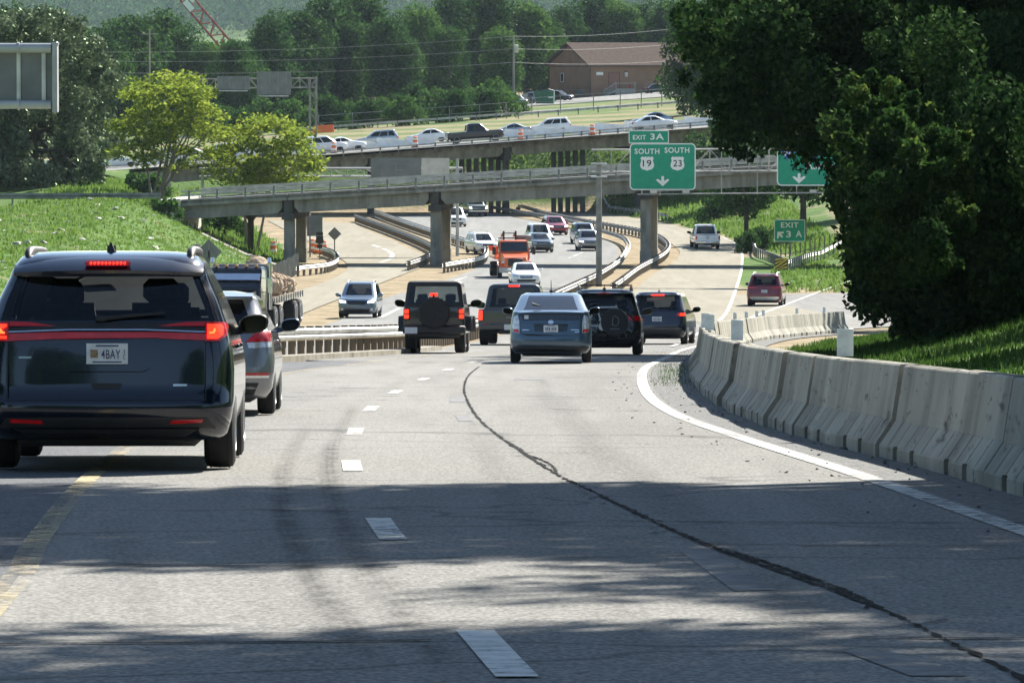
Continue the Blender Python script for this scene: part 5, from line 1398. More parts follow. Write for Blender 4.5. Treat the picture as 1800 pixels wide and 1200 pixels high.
def sedan_wins(belt, H):
    z0, z1 = belt + .05, H - .14
    return [('rear', 0, 1, z0, z1 + .06, 'rear_window'), ('side', .05, .48, z0, z1, 'side_window'), ('side', .52, .97, z0, z1, 'side_window'), ('front', 0, 1, z0, H - .08, 'windscreen', 'glass_c')]
def pickup_shell(L, Wd, H, belt=1.12, bed=1.95, front_cab=1.55):
    w = Wd / 2
    lo = [(.42, .12, L - .2, w - .10, .08, .07, .2, .16), (.50, .02, L - .03, w - .03, .08, .07, .24, .2), (.70, 0, L, w, .08, .07, .26, .22), (.92, .0, L - .02, w, .08, .07, .26, .24), (1.06, .0, L - .10, w - .015, .08, .07, .26, .24), (belt, .02, L - .25, w - .03, .08, .07, .24, .22)]
    up = [(belt, bed, L - front_cab, w - .06, .12, .10, .18, .12), (belt + .06, bed + .03, L - front_cab - .1, w - .075, .12, .1, .18, .12), (H - .16, bed + .16, L - front_cab - .68, w - .19, .12, .1, .16, .1), (H - .09, bed + .18, L - front_cab - .8, w - .22, .12, .1, .16, .1),
          (H - .03, bed + .24, L - front_cab - .95, w - .3, .14, .1, .16, .12), (H, bed + .5, L - front_cab - 1.3, w - .5, .2, .15, .2, .15)]
    return Shell(lo, up, .01, .12)
def pickup_wins(belt, H):
    z0, z1 = belt + .06, H - .16
    return [('rear', 0, .95, z0, z1, 'rear_window'), ('side', .05, .42, z0, z1, 'side_window'), ('side', .48, .97, z0, z1, 'side_window'), ('front', 0, 1, z0, H - .09, 'windscreen', 'glass_c')]

def front_face(t, sh, L, w, grille=(.46, .62, .74), lamps=(.52, .84, .66, .80), lit=False, chrome=True, lower=True, plate=False):
    gz0, gz1 = grille[1], grille[2]; gw = grille[0]
    g_ = drape(sh, 'front', [(-gw * .85, gz0), (gw * .85, gz0), (gw, (gz0 + gz1) / 2), (gw * .95, gz1), (-gw * .95, gz1), (-gw, (gz0 + gz1) / 2)], .015, .03, M['plastic'], 'grille', t, False)
    if chrome: drape(sh, 'front', rect(-gw * .9, (gz0 + gz1) / 2 - .015, gw * .9, (gz0 + gz1) / 2 + .015), .025, .012, M['chrome'], 'grille_bar', t, False)
    a, b, z0, z1 = lamps
    lamp(t, sh, [(a, z0), (b * .93, z0 + .02), (b, z1 - .02), (b * .98, z1), (a + .03, z1 - .03)], 'lamp_on' if lit else 'lamp_clr', 'headlamp', 'front', .014, .03, False)
    if lower:
        drape(sh, 'front', [(-.55, .28), (.55, .28), (.62, .42), (-.62, .42)], .012, .03, M['plastic'], 'lower_intake', t, False)
        lamp(t, sh, rect(.64, .36, .74, .44), 'lamp_clr', 'fog_lamp', 'front', .012, .03, False)
    if plate:
        z = .44; y = sh.yf(0, z, False) + .03; mb = MB(); mb.box((0, y, z), (.3, .012, .15)); mb.build('number_plate', M['plate'], t, smooth=False)
    wy_ = sh.at(sh.belt, False)
    mirror_pair(t, sh, sh.at(sh.belt + .05, True)[1] - .62, sh.belt + .04, t['_p'], .9) if False else None

def yaw_for(path, y):               # heading (rz) of a smooth path at depth y
    a = min(range(len(path) - 1), key=lambda i: abs(path[i][1] - y)); d = path[min(a + 3, len(path) - 1)] - path[max(a - 3, 0)]
    return math.atan2(-d[0], d[1])

# ---- the dark blue minivan in front, with full rear
L = 5.15
lo = [(.24, .30, L - .25, .90, .16, .12, .25, .22), (.30, .10, L - .12, .955, .2, .16, .32, .3), (.40, .02, L - .03, .985, .24, .2, .36, .34), (.50, -.01, L, 1.0, .25, .22, .38, .36), (.555, .0, L, 1.005, .25, .22, .38, .36), (.60, .045, L - .02, 1.008, .24, .22, .38, .36), (.80, .07, L - .1, 1.01, .24, .22, .36, .36), (.92, .085, L - .45, 1.0, .23, .21, .34, .34),
      (1.02, .10, L - .75, .985, .22, .2, .3, .3), (1.10, .115, L - 1.0, .97, .22, .2, .28, .26), (1.16, .14, L - 1.15, .955, .22, .2, .24, .2)]
up = [(1.16, .14, L - 1.15, .955, .22, .2, .22, .16), (1.20, .16, L - 1.3, .94, .21, .19, .2, .16), (1.36, .24, L - 1.7, .885, .19, .17, .2, .14), (1.55, .37, L - 2.1, .80, .17, .15, .18, .12), (1.60, .36, L - 2.2, .78, .17, .15, .18, .12), (1.66, .40, L - 2.35, .745, .18, .15, .18, .12), (1.715, .52, L - 2.55, .71, .2, .16, .2, .14), (1.75, .75, L - 2.8, .60, .22, .2, .22, .2), (1.765, 1.15, L - 3.1, .45, .2, .2, .2, .2)]
VS = Shell(lo, up, .055, .16)
vp = paint('deep navy metallic paint', (.004, .008, .019), .35, .2)
wins = [('rear', 0, 1, 1.20, 1.55, 'rear_window'), ('rc', 0, .45, 1.20, 1.55, 'rear_window'), ('side', .02, .26, 1.20, 1.56, 'side_window'), ('side', .29, .58, 1.20, 1.56, 'side_window'), ('side', .61, .985, 1.20, 1.56, 'side_window'), ('front', 0, 1, 1.20, 1.64, 'windscreen', 'glass_c')]
vrz = R(1.6)
van = car('minivan', 'dark navy minivan with lit tail lamps straddling the yellow line in the left foreground', 'minivan', -3.23 - math.sin(vrz) * L / 2, 42.9 + L / 2, vrz, VS, L, vp, wins, 'glass_v', wheels=(-L / 2 + 1.02, L / 2 - .98), wr=.36, ww=.25, style='alloy')
# spoiler over the rear glass with the high brake lamp
mb = MB(); xs_ = np.linspace(-.76, .76, 13); v = []
for x in xs_:
    a = (abs(x) / .76); y0 = VS.yr(min(abs(x), .74), 1.60, True)
    v += [(x, y0 - .09 + .07 * a ** 3, 1.575 - .02 * a ** 2), (x, y0 - .10 + .07 * a ** 3, 1.60 - .02 * a ** 2), (x, y0 + .02, 1.685 - .06 * a ** 3), (x, y0 + .2, 1.72 - .06 * a ** 3), (x, y0 + .2, 1.60)]
mb.add(v, [(i * 5 + j, i * 5 + (j + 1) % 5, (i + 1) * 5 + (j + 1) % 5, (i + 1) * 5 + j) for i in range(12) for j in range(5)] + [(0, 1, 2, 3, 4), (64, 63, 62, 61, 60)])
sp_o = mb.build('roof_spoiler', vp, van, ang=40)
yb = VS.yr(0, 1.60, True)
mb = MB(); mb.hull([(x, yb - .088 + dy, z) for x, z, dy in ((-.165, 1.635, 0), (.165, 1.635, 0), (.19, 1.655, .01), (.165, 1.68, .045), (-.165, 1.68, .045), (-.19, 1.655, .01))] + [(x, yb + .05, 1.65) for x in (-.15, .15)])
hb = mb.build('high_brake_lamp', M['lamp_red'], sp_o)
mb = MB()
for i in range(10): mb.box((-.135 + i * .03, yb - .077, 1.656), (.018, .02, .02), .004)
mb.build('bulbs', M['lamp_lit'], hb)
drape(VS, 'rear', [(-.735, 1.185), (.735, 1.185), (.71, 1.155), (-.71, 1.155)], .012, .02, M['plastic'], 'glass_trim', van, None)
# full width tail lamp bar
bar = drape(VS, 'rear', [(-.80, 1.035), (-.45, 1.05), (-.40, 1.062), (.40, 1.062), (.45, 1.055), (.80, 1.04), (.80, 1.095), (.4, 1.108), (-.4, 1.108), (-.80, 1.095)], .012, .03, M['lamp_red'], 'lamp_bar', van)
drape(VS, 'rear', [(-.80, 1.10), (-.3, 1.119), (.3, 1.119), (.80, 1.10), (.80, 1.145), (.3, 1.158), (-.3, 1.158), (-.80, 1.145)], .016, .02, M['plastic'], 'applique', van)
drape(VS, 'rear', [(-.80, 1.103), (-.3, 1.122), (.3, 1.122), (.80, 1.103), (.80, 1.114), (.3, 1.132), (-.3, 1.132), (-.80, 1.114)], .020, .006, M['chrome'], 'chrome_strip', van)
for sgn in (1, -1):
    f_ = (lambda p: p) if sgn > 0 else mir
    tl_ = drape(VS, 'rear', f_([(.785, 1.035), (.90, 1.035), (.955, 1.08), (.965, 1.15), (.95, 1.185), (.785, 1.19)]), .02, .04, M['lamp_red'], 'tail_lamp', van, step=.025)
    drape(VS, 'rear', f_([(.80, 1.055), (.885, 1.055), (.925, 1.085), (.93, 1.145), (.915, 1.168), (.80, 1.172), (.80, 1.152), (.88, 1.150), (.895, 1.125), (.89, 1.098), (.87, 1.08), (.80, 1.076)]), .027, .02, M['lamp_lit'], 'lit_hook', tl_, step=.02)
    drape(VS, 'rear', f_([(.815, 1.095), (.855, 1.097), (.868, 1.115), (.865, 1.135), (.852, 1.14), (.845, 1.112), (.815, 1.108)]), .028, .02, M['lamp_hot'], 'lit_hook', tl_, step=.02)
    drape(VS, 'rear', f_([(.40, 1.155), (.78, 1.155), (.78, 1.192), (.62, 1.188)]), .016, .03, M['lamp_red'], 'inner_lamp', van)
    drape(VS, 'rear', f_([(.50, .375), (.76, .385), (.77, .415), (.52, .405)]), .008, .02, M['lamp_red'], 'bumper_reflector', van)
    drape(VS, 'rear', f_(rect(.786, .57, .792, 1.03)), .002, .01, M['plastic'], 'tailgate_seam', van, False)
drape(VS, 'rear', rect(-.79, .562, .79, .572), .002, .01, M['plastic'], 'tailgate_seam', van, False)
drape(VS, 'rear', [(-.87, .34), (-.5, .345), (.5, .345), (.87, .34), (.80, .425), (.5, .43), (-.5, .43), (-.80, .425)], .003, .012, M['plastic'], 'lower_valance', van, False)
drape(VS, 'rear', [(-.62, .27), (.62, .27), (.74, .335), (-.74, .335)], .02, .05, M['plastic'], 'bumper_skirt', van, False)
drape(VS, 'rear', [(-.36, .80), (.36, .80), (.60, 1.02), (-.60, 1.02)], -.012, .012, vp, 'plate_recess', van, False) if False else None
drape(VS, 'rear', [(-.30, .795), (.30, .795), (.34, .822), (.27, .835), (-.27, .835), (-.34, .822)], .03, .05, vp, 'plate_ledge', van, False)
drape(VS, 'rear', [(-.13, .70), (.13, .70), (.12, .715), (.10, .685), (-.10, .685), (-.12, .715)], .003, .01, M['plastic'], 'tailgate_handle', van, False) if False else None
drape(VS, 'rear', [(-.105, .655), (.105, .655), (.125, .70), (-.125, .70)], .004, .01, M['black'], 'tailgate_handle', van, False)
plt = plate_rear(van, VS, .935, '4BAY', .33, .165, .005, .025)
y_ = VS.yr(0, .935) - .0345
mb = MB(); mb.box((-.098, y_, .935), (.06, .002, .065)); mb.build('plate_emblem', pm('plate emblem', (.32, .22, .13), .6, var=.5, scale=40), plt, smooth=False)
mb = MB(); text_mb(mb, 'I', .142, .952, .035, y_, .006); text_mb(mb, 'C', .142, .908, .035, y_, .02); mb.build('plate_characters', M['ink'], plt, smooth=False, fix=False)
for x0, x1, z in ((-.70, -.60, .905), (.53, .64, .685)): drape(VS, 'rear', rect(x0, z - .008, x1, z + .008), .006, .008, M['chrome'], 'badge', van, False)
wiper(van, VS, 1.215, -.05, .46)
antenna(van, 0, -L / 2 + 1.0, 1.755, .0); mb = MB(); mb.hull([(a, -L / 2 + .95 + b, 1.75 + c) for a in (-.035, .035) for b, c in ((-.12, 0), (.12, 0))] + [(0, -L / 2 + .85, 1.84), (0, -L / 2 + .90, 1.83)]); mb.build('antenna_fin', M['plastic'], van)
for sgn in (-1, 1):
    mb = MB(); mb.tube([(sgn * .655, -L / 2 + .62 + b, 1.70 + c) for b, c in ((0, -.03), (.05, .03), (.18, .055), (.5, .068), (1.5, .075), (2.2, .07), (2.5, .02))], [.02, .034, .038, .036, .034, .034, .02], 10); mb.build('roof_rail', M['plastic'], van)
for k in (-.3, -.1, .1, .3): mb = MB(); mb.bar((k, -L / 2 + .98, 1.752), (k, L / 2 - 3.2, 1.764), .05, .012); mb.build('roof_rib', vp, van)
mirror_pair(van, VS, L / 2 - 1.72, 1.14, M['plastic'], .95, .13)
handles(van, VS, (-.55, .62), .98, vp); side_lines(van, VS, (-.9, .35, 1.45), .40, 1.12)
mb = MB()
for x in (-.42, .38):
    mb.hull([(x + a * .24, -1.0 + b, z) for z in (.95, 1.34) for a in (-1, 1) for b in (0, .14)]); mb.box((x, -.98, 1.44), (.30, .12, .20), .05)
mb.build('middle_seat', M['seat'], van)
mb = MB(); mb.box((.0, 1.25, 1.52), (.26, .04, .09), .02); mb.build('rear_view_mirror', M['plastic'], van)

# ---- silver hatch half hidden behind the minivan
L = 4.4
lo = [(.20, .22, L - .22, .80, .2, .16, .25, .22), (.32, .03, L - .05, .87, .25, .2, .35, .3), (.5, 0, L, .893, .26, .22, .4, .36), (.66, .03, L - .05, .895, .25, .22, .4, .36), (.80, .06, L - .3, .885, .24, .22, .36, .34), (.90, .09, L - .65, .87, .22, .2, .3, .3), (.98, .14, L - .95, .85, .2, .18, .24, .2)]
up = [(.98, .14, L - .95, .84, .2, .18, .2, .14), (1.05, .22, L - 1.15, .81, .18, .18, .2, .14), (1.35, .46, L - 1.75, .69, .17, .16, .18, .1), (1.39, .45, L - 1.9, .66, .17, .16, .18, .1), (1.43, .56, L - 2.1, .59, .2, .2, .2, .2), (1.46, 1.1, L - 2.6, .42, .2, .2, .2, .2)]
HS = Shell(lo, up)
silver = paint('silver grey paint', (.24, .245, .255), .6, .3)
hrz = R(.9)
hat = car('hatchback', 'silver hatchback with black tailgate glass half hidden behind the navy minivan', 'car', -3.72, 63.1 + L / 2, hrz, HS, L, silver, [('rear', 0, 1, 1.06, 1.36, 'rear_window'), ('side', .06, .46, 1.05, 1.35, 'side_window'), ('side', .5, .97, 1.05, 1.35, 'side_window'), ('front', 0, 1, 1.05, 1.39, 'windscreen', 'glass_c')], wr=.32, ww=.21)
lamp(hat, HS, [(.56, .86), (.86, .87), (.85, .99), (.70, .99)], 'lamp_red', step=.03); lamp(hat, HS, [(.60, .79), (.87, .80), (.865, .865), (.58, .855)], 'lamp_clr', 'reversing_lamp', step=.03)
lamp(hat, HS, rect(.55, .47, .84, .50), 'lamp_red', 'bumper_reflector', step=.03); lamp(hat, HS, rect(.55, .44, .84, .468), 'chrome', 'reflector_trim', step=.03)
drape(HS, 'rear', [(-.66, .24), (.66, .24), (.72, .38), (-.72, .38)], .008, .02, M['plastic'], 'lower_bumper', hat, False); plate_rear(hat, HS, .74)
mb = MB(); v = []
for x in np.linspace(-.64, .64, 9):
    y0 = HS.yr(min(abs(x), .62), 1.39, True); v += [(x, y0 - .16, 1.37), (x, y0 - .15, 1.395), (x, y0 + .15, 1.435), (x, y0 + .12, 1.37)]
mb.add(v, [(i * 4 + j, i * 4 + (j + 1) % 4, (i + 1) * 4 + (j + 1) % 4, (i + 1) * 4 + j) for i in range(8) for j in range(4)] + [(0, 1, 2, 3), (35, 34, 33, 32)]); mb.build('roof_spoiler', silver, hat)
mirror_pair(hat, HS, L / 2 - 1.35, 1.03, paint('dark blue mirror paint', (.03, .05, .08)), .9, .15); antenna(hat, 0, -L / 2 + 1.1, 1.45, .12)
handles(hat, HS, (-.35, .65), .86, silver)

# ---- generic rear-view dressing
def rear_std(t, sh, w, belt, H, lit=True, lamps=None, platez=.8, wip=True, lowz=(.26, .46), spoil=True, pnt=None, lampm=None, hi=True, trim='plastic'):
    lm = lampm or ('lamp_lit' if lit else 'lamp_red')
    if lamps:
        for p in lamps: lamp(t, sh, p, lm, step=.04)
    drape(sh, 'rear', [(-w * .80, lowz[0]), (w * .80, lowz[0]), (w * .92, lowz[1]), (-w * .92, lowz[1])], .010, .02, M[trim], 'lower_bumper', t, False)
    if platez: plate_rear(t, sh, platez)
    if wip: wiper(t, sh, belt + .09, 0, .34)
    if spoil:
        mb = MB(); v = []; ws = sh.at(H - .10, True)[2] - .02
        for x in np.linspace(-ws, ws, 9):
            y0 = sh.yr(min(abs(x), ws - .03), H - .10, True); v += [(x, y0 - .13, H - .12), (x, y0 - .12, H - .095), (x, y0 + .12, H - .045 - .03 * (abs(x) / ws) ** 3), (x, y0 + .1, H - .13)]
        mb.add(v, [(i * 4 + j, i * 4 + (j + 1) % 4, (i + 1) * 4 + (j + 1) % 4, (i + 1) * 4 + j) for i in range(8) for j in range(4)] + [(0, 1, 2, 3), (35, 34, 33, 32)]); so_ = mb.build('roof_spoiler', pnt, t)
        if hi: y0 = sh.yr(0, H - .10, True); mb = MB(); mb.box((0, y0 - .125, H - .107), (.34, .02, .028), .004); mb.build('high_brake_lamp', M[lm] if isinstance(lm, str) else lm, so_)

# ---- off-roader with spare wheel
L = 4.3; w = .78
lo = [(.46, .10, L - .2, w - .06, .06, .05, .1, .1), (.52, .02, L - .05, w, .06, .05, .1, .1), (.80, 0, L - .25, w, .07, .06, .1, .1), (1.02, 0, L - .3, w, .07, .06, .1, .1), (1.17, .01, L - .4, w - .01, .07, .06, .1, .1)]
up = [(1.17, .02, L - 1.5, w - .015, .07, .06, .1, .06), (1.22, .03, L - 1.55, w - .02, .07, .06, .1, .06), (1.70, .11, L - 1.85, w - .085, .08, .06, .1, .06), (1.79, .13, L - 1.95, w - .10, .09, .07, .1, .08), (1.835, .2, L - 2.1, w - .15, .12, .1, .1, .1), (1.85, .4, L - 2.3, w - .3, .1, .1, .1, .1)]
JS = Shell(lo, up, .01, .06)
jp = paint('dark grey off-roader paint', (.028, .027, .028), .3, .35)
jm = pm('black hardtop', (.02, .02, .021), .6)
jrz = R(-1.5)
jeep = car('off_roader', 'dark grey boxy off-roader with black spare wheel on its tailgate and square lit lamps', 'off-road car', -1.93, 137.6 + L / 2, jrz, JS, L, jp, [('rear', 0, .97, 1.24, 1.70, 'rear_window'), ('side', .05, .33, 1.24, 1.70, 'side_window'), ('side', .37, .62, 1.24, 1.70, 'side_window'), ('side', .66, .98, 1.24, 1.70, 'side_window'), ('front', 0, 1, 1.22, 1.74, 'windscreen', 'glass_c')], wr=.41, ww=.28, style='black', cabin_m=jm)
for sgn in (-1, 1):
    for y in (-L / 2 + .95, L / 2 - .95):
        mb = MB(); pr = [(y - .62, .60), (y - .58, .82), (y - .42, .97), (y + .42, .97), (y + .60, .80), (y + .66, .58), (y + .60, .56), (y + .50, .78), (y + .38, .90), (y - .38, .90), (y - .52, .78), (y - .56, .58)]
        n_ = len(pr); v = [(sgn * .76, a, b) for a, b in pr] + [(sgn * .935, a, b - .03) for a, b in pr]
        mb.add(v, [(i, (i + 1) % n_, (i + 1) % n_ + n_, i + n_) for i in range(n_)] + [(0, 1, 11), (1, 10, 11), (1, 2, 9, 10), (2, 3, 8, 9), (3, 4, 7, 8), (4, 5, 6, 7)] + [(12, 23, 13), (13, 23, 22), (13, 22, 21, 14), (14, 21, 20, 15), (15, 20, 19, 16), (16, 19, 18, 17)]); mb.build('fender_flare', M['plastic'], jeep)
    mb = MB(); mb.box((sgn * .70, -L / 2 - .035, 1.0), (.16, .08, .30), .02); tl_ = mb.build('tail_lamp', M['plastic'], jeep)
    mb = MB(); mb.box((sgn * .70, -L / 2 - .08, 1.065), (.12, .03, .10), .01); mb.box((sgn * .70, -L / 2 - .08, .935), (.12, .03, .10), .01); mb.build('lit_lens', M['lamp_lit'], tl_)
mb = MB(); mb.box((0, -L / 2 - .12, .60), (1.62, .22, .20), .04); mb.box((0, -L / 2 + .05, .46), (1.3, .2, .14), .03); mb.build('bumper', M['plastic'], jeep)
mb = MB(); mb.lathe([(-.13, .24), (-.14, .36), (-.10, .40), (.08, .405), (.12, .37), (.12, .24)], 30, (.0, -L / 2 - .16, 1.02), 'y')
for i in range(24):
    a = i * math.pi / 12; mb.box((.405 * math.cos(a), -L / 2 - .16, 1.02 + .405 * math.sin(a)), (.035, .2, .035))
sw = mb.build('spare_wheel', M['rubber'], jeep)
mb = MB(); mb.lathe([(-.12, .24), (-.10, .20), (-.05, .19), (-.05, .02)], 24, (.0, -L / 2 - .16, 1.02), 'y')
for i in range(6): a = i * math.pi / 3; mb.bar((.05 * math.cos(a), -L / 2 - .25, 1.02 + .05 * math.sin(a)), (.22 * math.cos(a), -L / 2 - .27, 1.02 + .22 * math.sin(a)), .05, .04)
mb.build('rim', M['rim_d'], sw)
mb = MB(); mb.bar((0, -L / 2 - .2, 1.30), (0, -L / 2 - .2, 1.50), .05, .05); mb.build('lamp_bracket', M['plastic'], jeep)
mb = MB(); mb.box((0, -L / 2 - .19, 1.49), (.20, .06, .075), .01); mb.build('high_brake_lamp', M['lamp_lit'], jeep)
mb = MB(); mb.box((-.58, -L / 2 - .235, .58), (.32, .02, .16)); mb.build('number_plate', M['plate'], jeep, smooth=False)
mb = MB(); mb.bar((-.47, -L / 2 - .02, 1.02), (-.47, -L / 2 - .02, 1.1), .05, .04); mb.box((.0, -L / 2 - .02, 1.2), (1.3, .03, .03)); mb.build('tailgate_hinge', M['plastic'], jeep)
mirror_pair(jeep, JS, L / 2 - 1.6, 1.26, M['plastic'], 1.1, .2)

# ---- dark grey pickup, seen from behind
L = 5.9; ps = pickup_shell(L, 2.02, 1.93)
gp = paint('gunmetal pickup paint', (.060, .060, .060), .5, .3)
X, Y = .12, 168.5
pk = car('pickup_truck', 'gunmetal grey pickup between the boxy off-roader and the blue hatchback', 'pickup', X, Y + L / 2, R(-3.5), ps, L, gp, pickup_wins(1.12, 1.93), wr=.41, ww=.28)
def pickup_rear(t, sh, L, lit, bump, pl=True, tail=.60, hi=True, belt=1.12, H=1.93):
    lamp(t, sh, rect(.87, .78, 1.0, 1.08), 'lamp_lit' if lit else 'lamp_red', step=.04)
    drape(sh, 'rear', rect(-.84, .66, .84, 1.10), .012, .02, t.children[0].data.materials[0], 'tailgate', t, False)
    drape(sh, 'rear', rect(-.16, 1.0, .16, 1.04), .018, .02, M['plastic'], 'tailgate_handle', t, False); drape(sh, 'rear', [(-.13, .86), (-.1, .83), (.1, .83), (.13, .86), (.1, .89), (-.1, .89)], .02, .02, M['galv_d'], 'badge', t, False)
    mb = MB(); mb.box((0, -L / 2 - .10, .56), (1.94, .24, .20), .04); b_ = mb.build('rear_bumper', bump, t)
    mb = MB(); mb.box((0, -L / 2 - .23, .56), (.34, .02, .17)); mb.build('number_plate', M['plate'], t, smooth=False)
    mb = MB(); mb.box((0, -L / 2 - .05, .40), (.7, .3, .12), .02); mb.build('tow_hitch', M['plastic'], t)
    if hi: y = sh.yr(0, H - .07, True); mb = MB(); mb.box((0, y - .01, H - .085), (.36, .04, .05), .01); mb.build('high_brake_lamp', M['lamp_lit' if lit else 'lamp_red'], t)
    y0 = sh.at(belt + .1, True)[0]
    mb = MB(); mb.box((0, (y0 - L / 2 - .1) / 2, belt + .012), (1.66, y0 + L / 2 - .3, .02)); mb.build('bed_cover', M['plastic'], t, smooth=False)
    mirror_pair(t, sh, L / 2 - 2.1, belt + .12, M['plastic'], 1.3, .2); handles(t, sh, (-.25, .85), .98, M['plastic'])
pickup_rear(pk, ps, L, True, gp)

# ---- blue hatchback liftback with split rear glass
L = 4.45
lo = [(.20, .20, L - .25, .76, .2, .16, .3, .25), (.30, .03, L - .08, .83, .24, .2, .38, .34), (.46, .0, L, .86, .26, .24, .4, .38), (.62, .03, L - .08, .865, .26, .24, .4, .38), (.80, .06, L - .4, .85, .24, .22, .36, .34), (.94, .09, L - .8, .83, .22, .2, .3, .3), (1.08, .12, L - 1.05, .80, .2, .18, .24, .2)]
up = [(1.08, .13, L - 1.05, .80, .2, .18, .2, .14), (1.10, .25, L - 1.1, .79, .2, .18, .2, .14), (1.20, .55, L - 1.35, .74, .2, .18, .2, .14), (1.40, 1.15, L - 1.8, .655, .18, .16, .18, .1), (1.44, 1.30, L - 1.95, .63, .18, .16, .18, .1), (1.48, 1.55, L - 2.15, .55, .2, .2, .2, .2), (1.50, 1.85, L - 2.4, .42, .2, .2, .2, .2)]
PS = Shell(lo, up, .06, .16)
pb = paint('slate blue paint', (.055, .10, .145), .5, .28)
blu = car('hatchback', 'slate blue hatchback with split rear window and clear tail lamps in the centre lane', 'car', .84, 113.6 + L / 2, R(-.6), PS, L, pb, [('rear', 0, 1, 1.12, 1.42, 'rear_window'), ('side', .06, .5, 1.13, 1.40, 'side_window'), ('side', .54, .97, 1.13, 1.40, 'side_window'), ('front', 0, 1, 1.10, 1.44, 'windscreen', 'glass_k')], 'glass_k', wr=.315, ww=.20)
drape(PS, 'rear', [(-.60, .90), (.60, .90), (.64, 1.04), (-.64, 1.04)], .010, .02, M['glass_d'] if False else pm('black lower glass', (.012, .014, .016), .08, coat=1), 'lower_rear_window', blu, False)
mb = MB(); v = []
for x in np.linspace(-.70, .70, 11):
    y0 = PS.yr(min(abs(x), .69), 1.07, False); v += [(x, y0 - .08, 1.055 - .02 * (x / .7) ** 2), (x, y0 - .075, 1.085 - .02 * (x / .7) ** 2), (x, y0 + .14, 1.115 - .02 * (x / .7) ** 2), (x, y0 + .12, 1.05)]
mb.add(v, [(i * 4 + j, i * 4 + (j + 1) % 4, (i + 1) * 4 + (j + 1) % 4, (i + 1) * 4 + j) for i in range(10) for j in range(4)] + [(0, 1, 2, 3), (43, 42, 41, 40)]); mb.build('tailgate_spoiler', pb, blu)
lamp(blu, PS, [(.66, .63), (.80, .66), (.815, .80), (.78, .98), (.70, 1.02), (.665, .9)], 'lamp_clr', step=.03); lamp(blu, PS, [(.675, .64), (.79, .665), (.80, .72), (.68, .715)], 'lamp_red', 'tail_lamp', off=.016, step=.03)
for sgn in (1, -1): drape(PS, 'rear', [(p[0] * sgn, p[1]) for p in ([(.64, .62), (.648, .62), (.658, 1.04), (.650, 1.04)])][::sgn], .004, .01, M['plastic'], 'tailgate_seam', blu, False)
drape(PS, 'rear', [(-.5, .575), (.5, .575), (.64, .62), (.64, .63), (.5, .585), (-.5, .585), (-.64, .63), (-.64, .62)], .004, .01, M['plastic'], 'tailgate_seam', blu, False)
drape(PS, 'rear', [(-.34, .66), (.34, .66), (.36, .80), (-.36, .80)], -.0, .005, pm('painted plate recess shadow', (.03, .05, .075), .4), 'plate_recess', blu, False)  # flat panel, the recess shadow put into a darker blue
drape(PS, 'rear', rect(-.37, .805, .37, .825), .03, .04, M['plastic'], 'plate_garnish', blu, False); plate_rear(blu, PS, .725)
drape(PS, 'rear', [(0.06 * math.cos(a), .865 + .042 * math.sin(a)) for a in np.linspace(0, 6.28, 13)[:-1]], .012, .01, M['chrome'], 'badge', blu, False)
for x0, x1, z in ((-.6, -.46, .70), (.42, .6, .70), (.5, .6, .655)): drape(PS, 'rear', rect(x0, z - .008, x1, z + .008), .005, .008, M['chrome'], 'badge', blu, False)
drape(PS, 'rear', [(-.74, .24), (.74, .24), (.80, .345), (.72, .36), (-.72, .36), (-.80, .345)], .008, .02, M['plastic'], 'lower_bumper', blu, False)
drape(PS, 'rear', rect(-.56, .93, -.47, 1.01), .02, .008, M['plate'], 'window_sticker', blu, False)
mb = MB(); mb.hull([(-.38, PS.yr(.3, 1.24, True) - .03, 1.25), (-.22, PS.yr(.3, 1.20, True) - .03, 1.18), (-.2, PS.yr(.3, 1.20, True) - .03, 1.2), (-.4, PS.yr(.3, 1.28, True) - .05, 1.29), (-.3, PS.yr(.3, 1.24, True), 1.2)]); mb.build('rear_wiper', M['plastic'], blu)
antenna(blu, 0, .0, 1.49, .26); mirror_pair(blu, PS, L / 2 - 1.45, 1.08, pb, .9, .12); handles(blu, PS, (-.3, .65), .9, pb)

# ---- black crossover with a bicycle on its tail
L = 4.5; H = 1.62; ss = suv_shell(L, 1.84, H, 1.0)
bk = paint('black paint', (.010, .011, .012), .3, .25)
drk = paint('dark blue paint', (.005, .008, .024), .4, .25)
bs = car('crossover', 'black crossover carrying a bicycle, between the slate blue hatchback and the navy crossover', 'suv', 2.34, 132.5 + L / 2, R(-2.2), ss, L, bk, suv_wins(1.0, H), wr=.36, ww=.23)
rear_std(bs, ss, .9, 1.0, H, False, [[(.52, .84), (.88, .84), (.88, .95), (.60, .96)]], .80, False, pnt=bk)
roof_rails(bs, .64, -1.5, .8, H - .02, 'galv_d', .06)
mb = MB(); mb.box((0, -.95, H + .09), (1.36, .05, .035)); mb.build('cross_bar', M['plastic'], bs); mirror_pair(bs, ss, L / 2 - 1.6, 1.05, bk, 1, .14)
antenna(bs, 0, -1.6, H - .02, .14)
mb = MB(); mb.tube([(0, -L / 2 + .1, .36), (0, -L / 2 - .22, .36), (0, -L / 2 - .28, 1.05)], .035, 8); mb.bar((-.55, -L / 2 - .26, .50), (.55, -L / 2 - .26, .50), .05, .05); mb.bar((-.2, -L / 2 - .24, 1.05), (.35, -L / 2 - .34, 1.05), .05, .05); mb.build('bicycle_rack', M['plastic'], bs)
bc = thing('bicycle', 'bicycle with dark wheels hung across the back of the black crossover', 'bicycle', (bs.location.x, bs.location.y, bs.location.z), R(-2.2)); bc.rotation_euler = bs.rotation_euler
yb = -L / 2 - .42
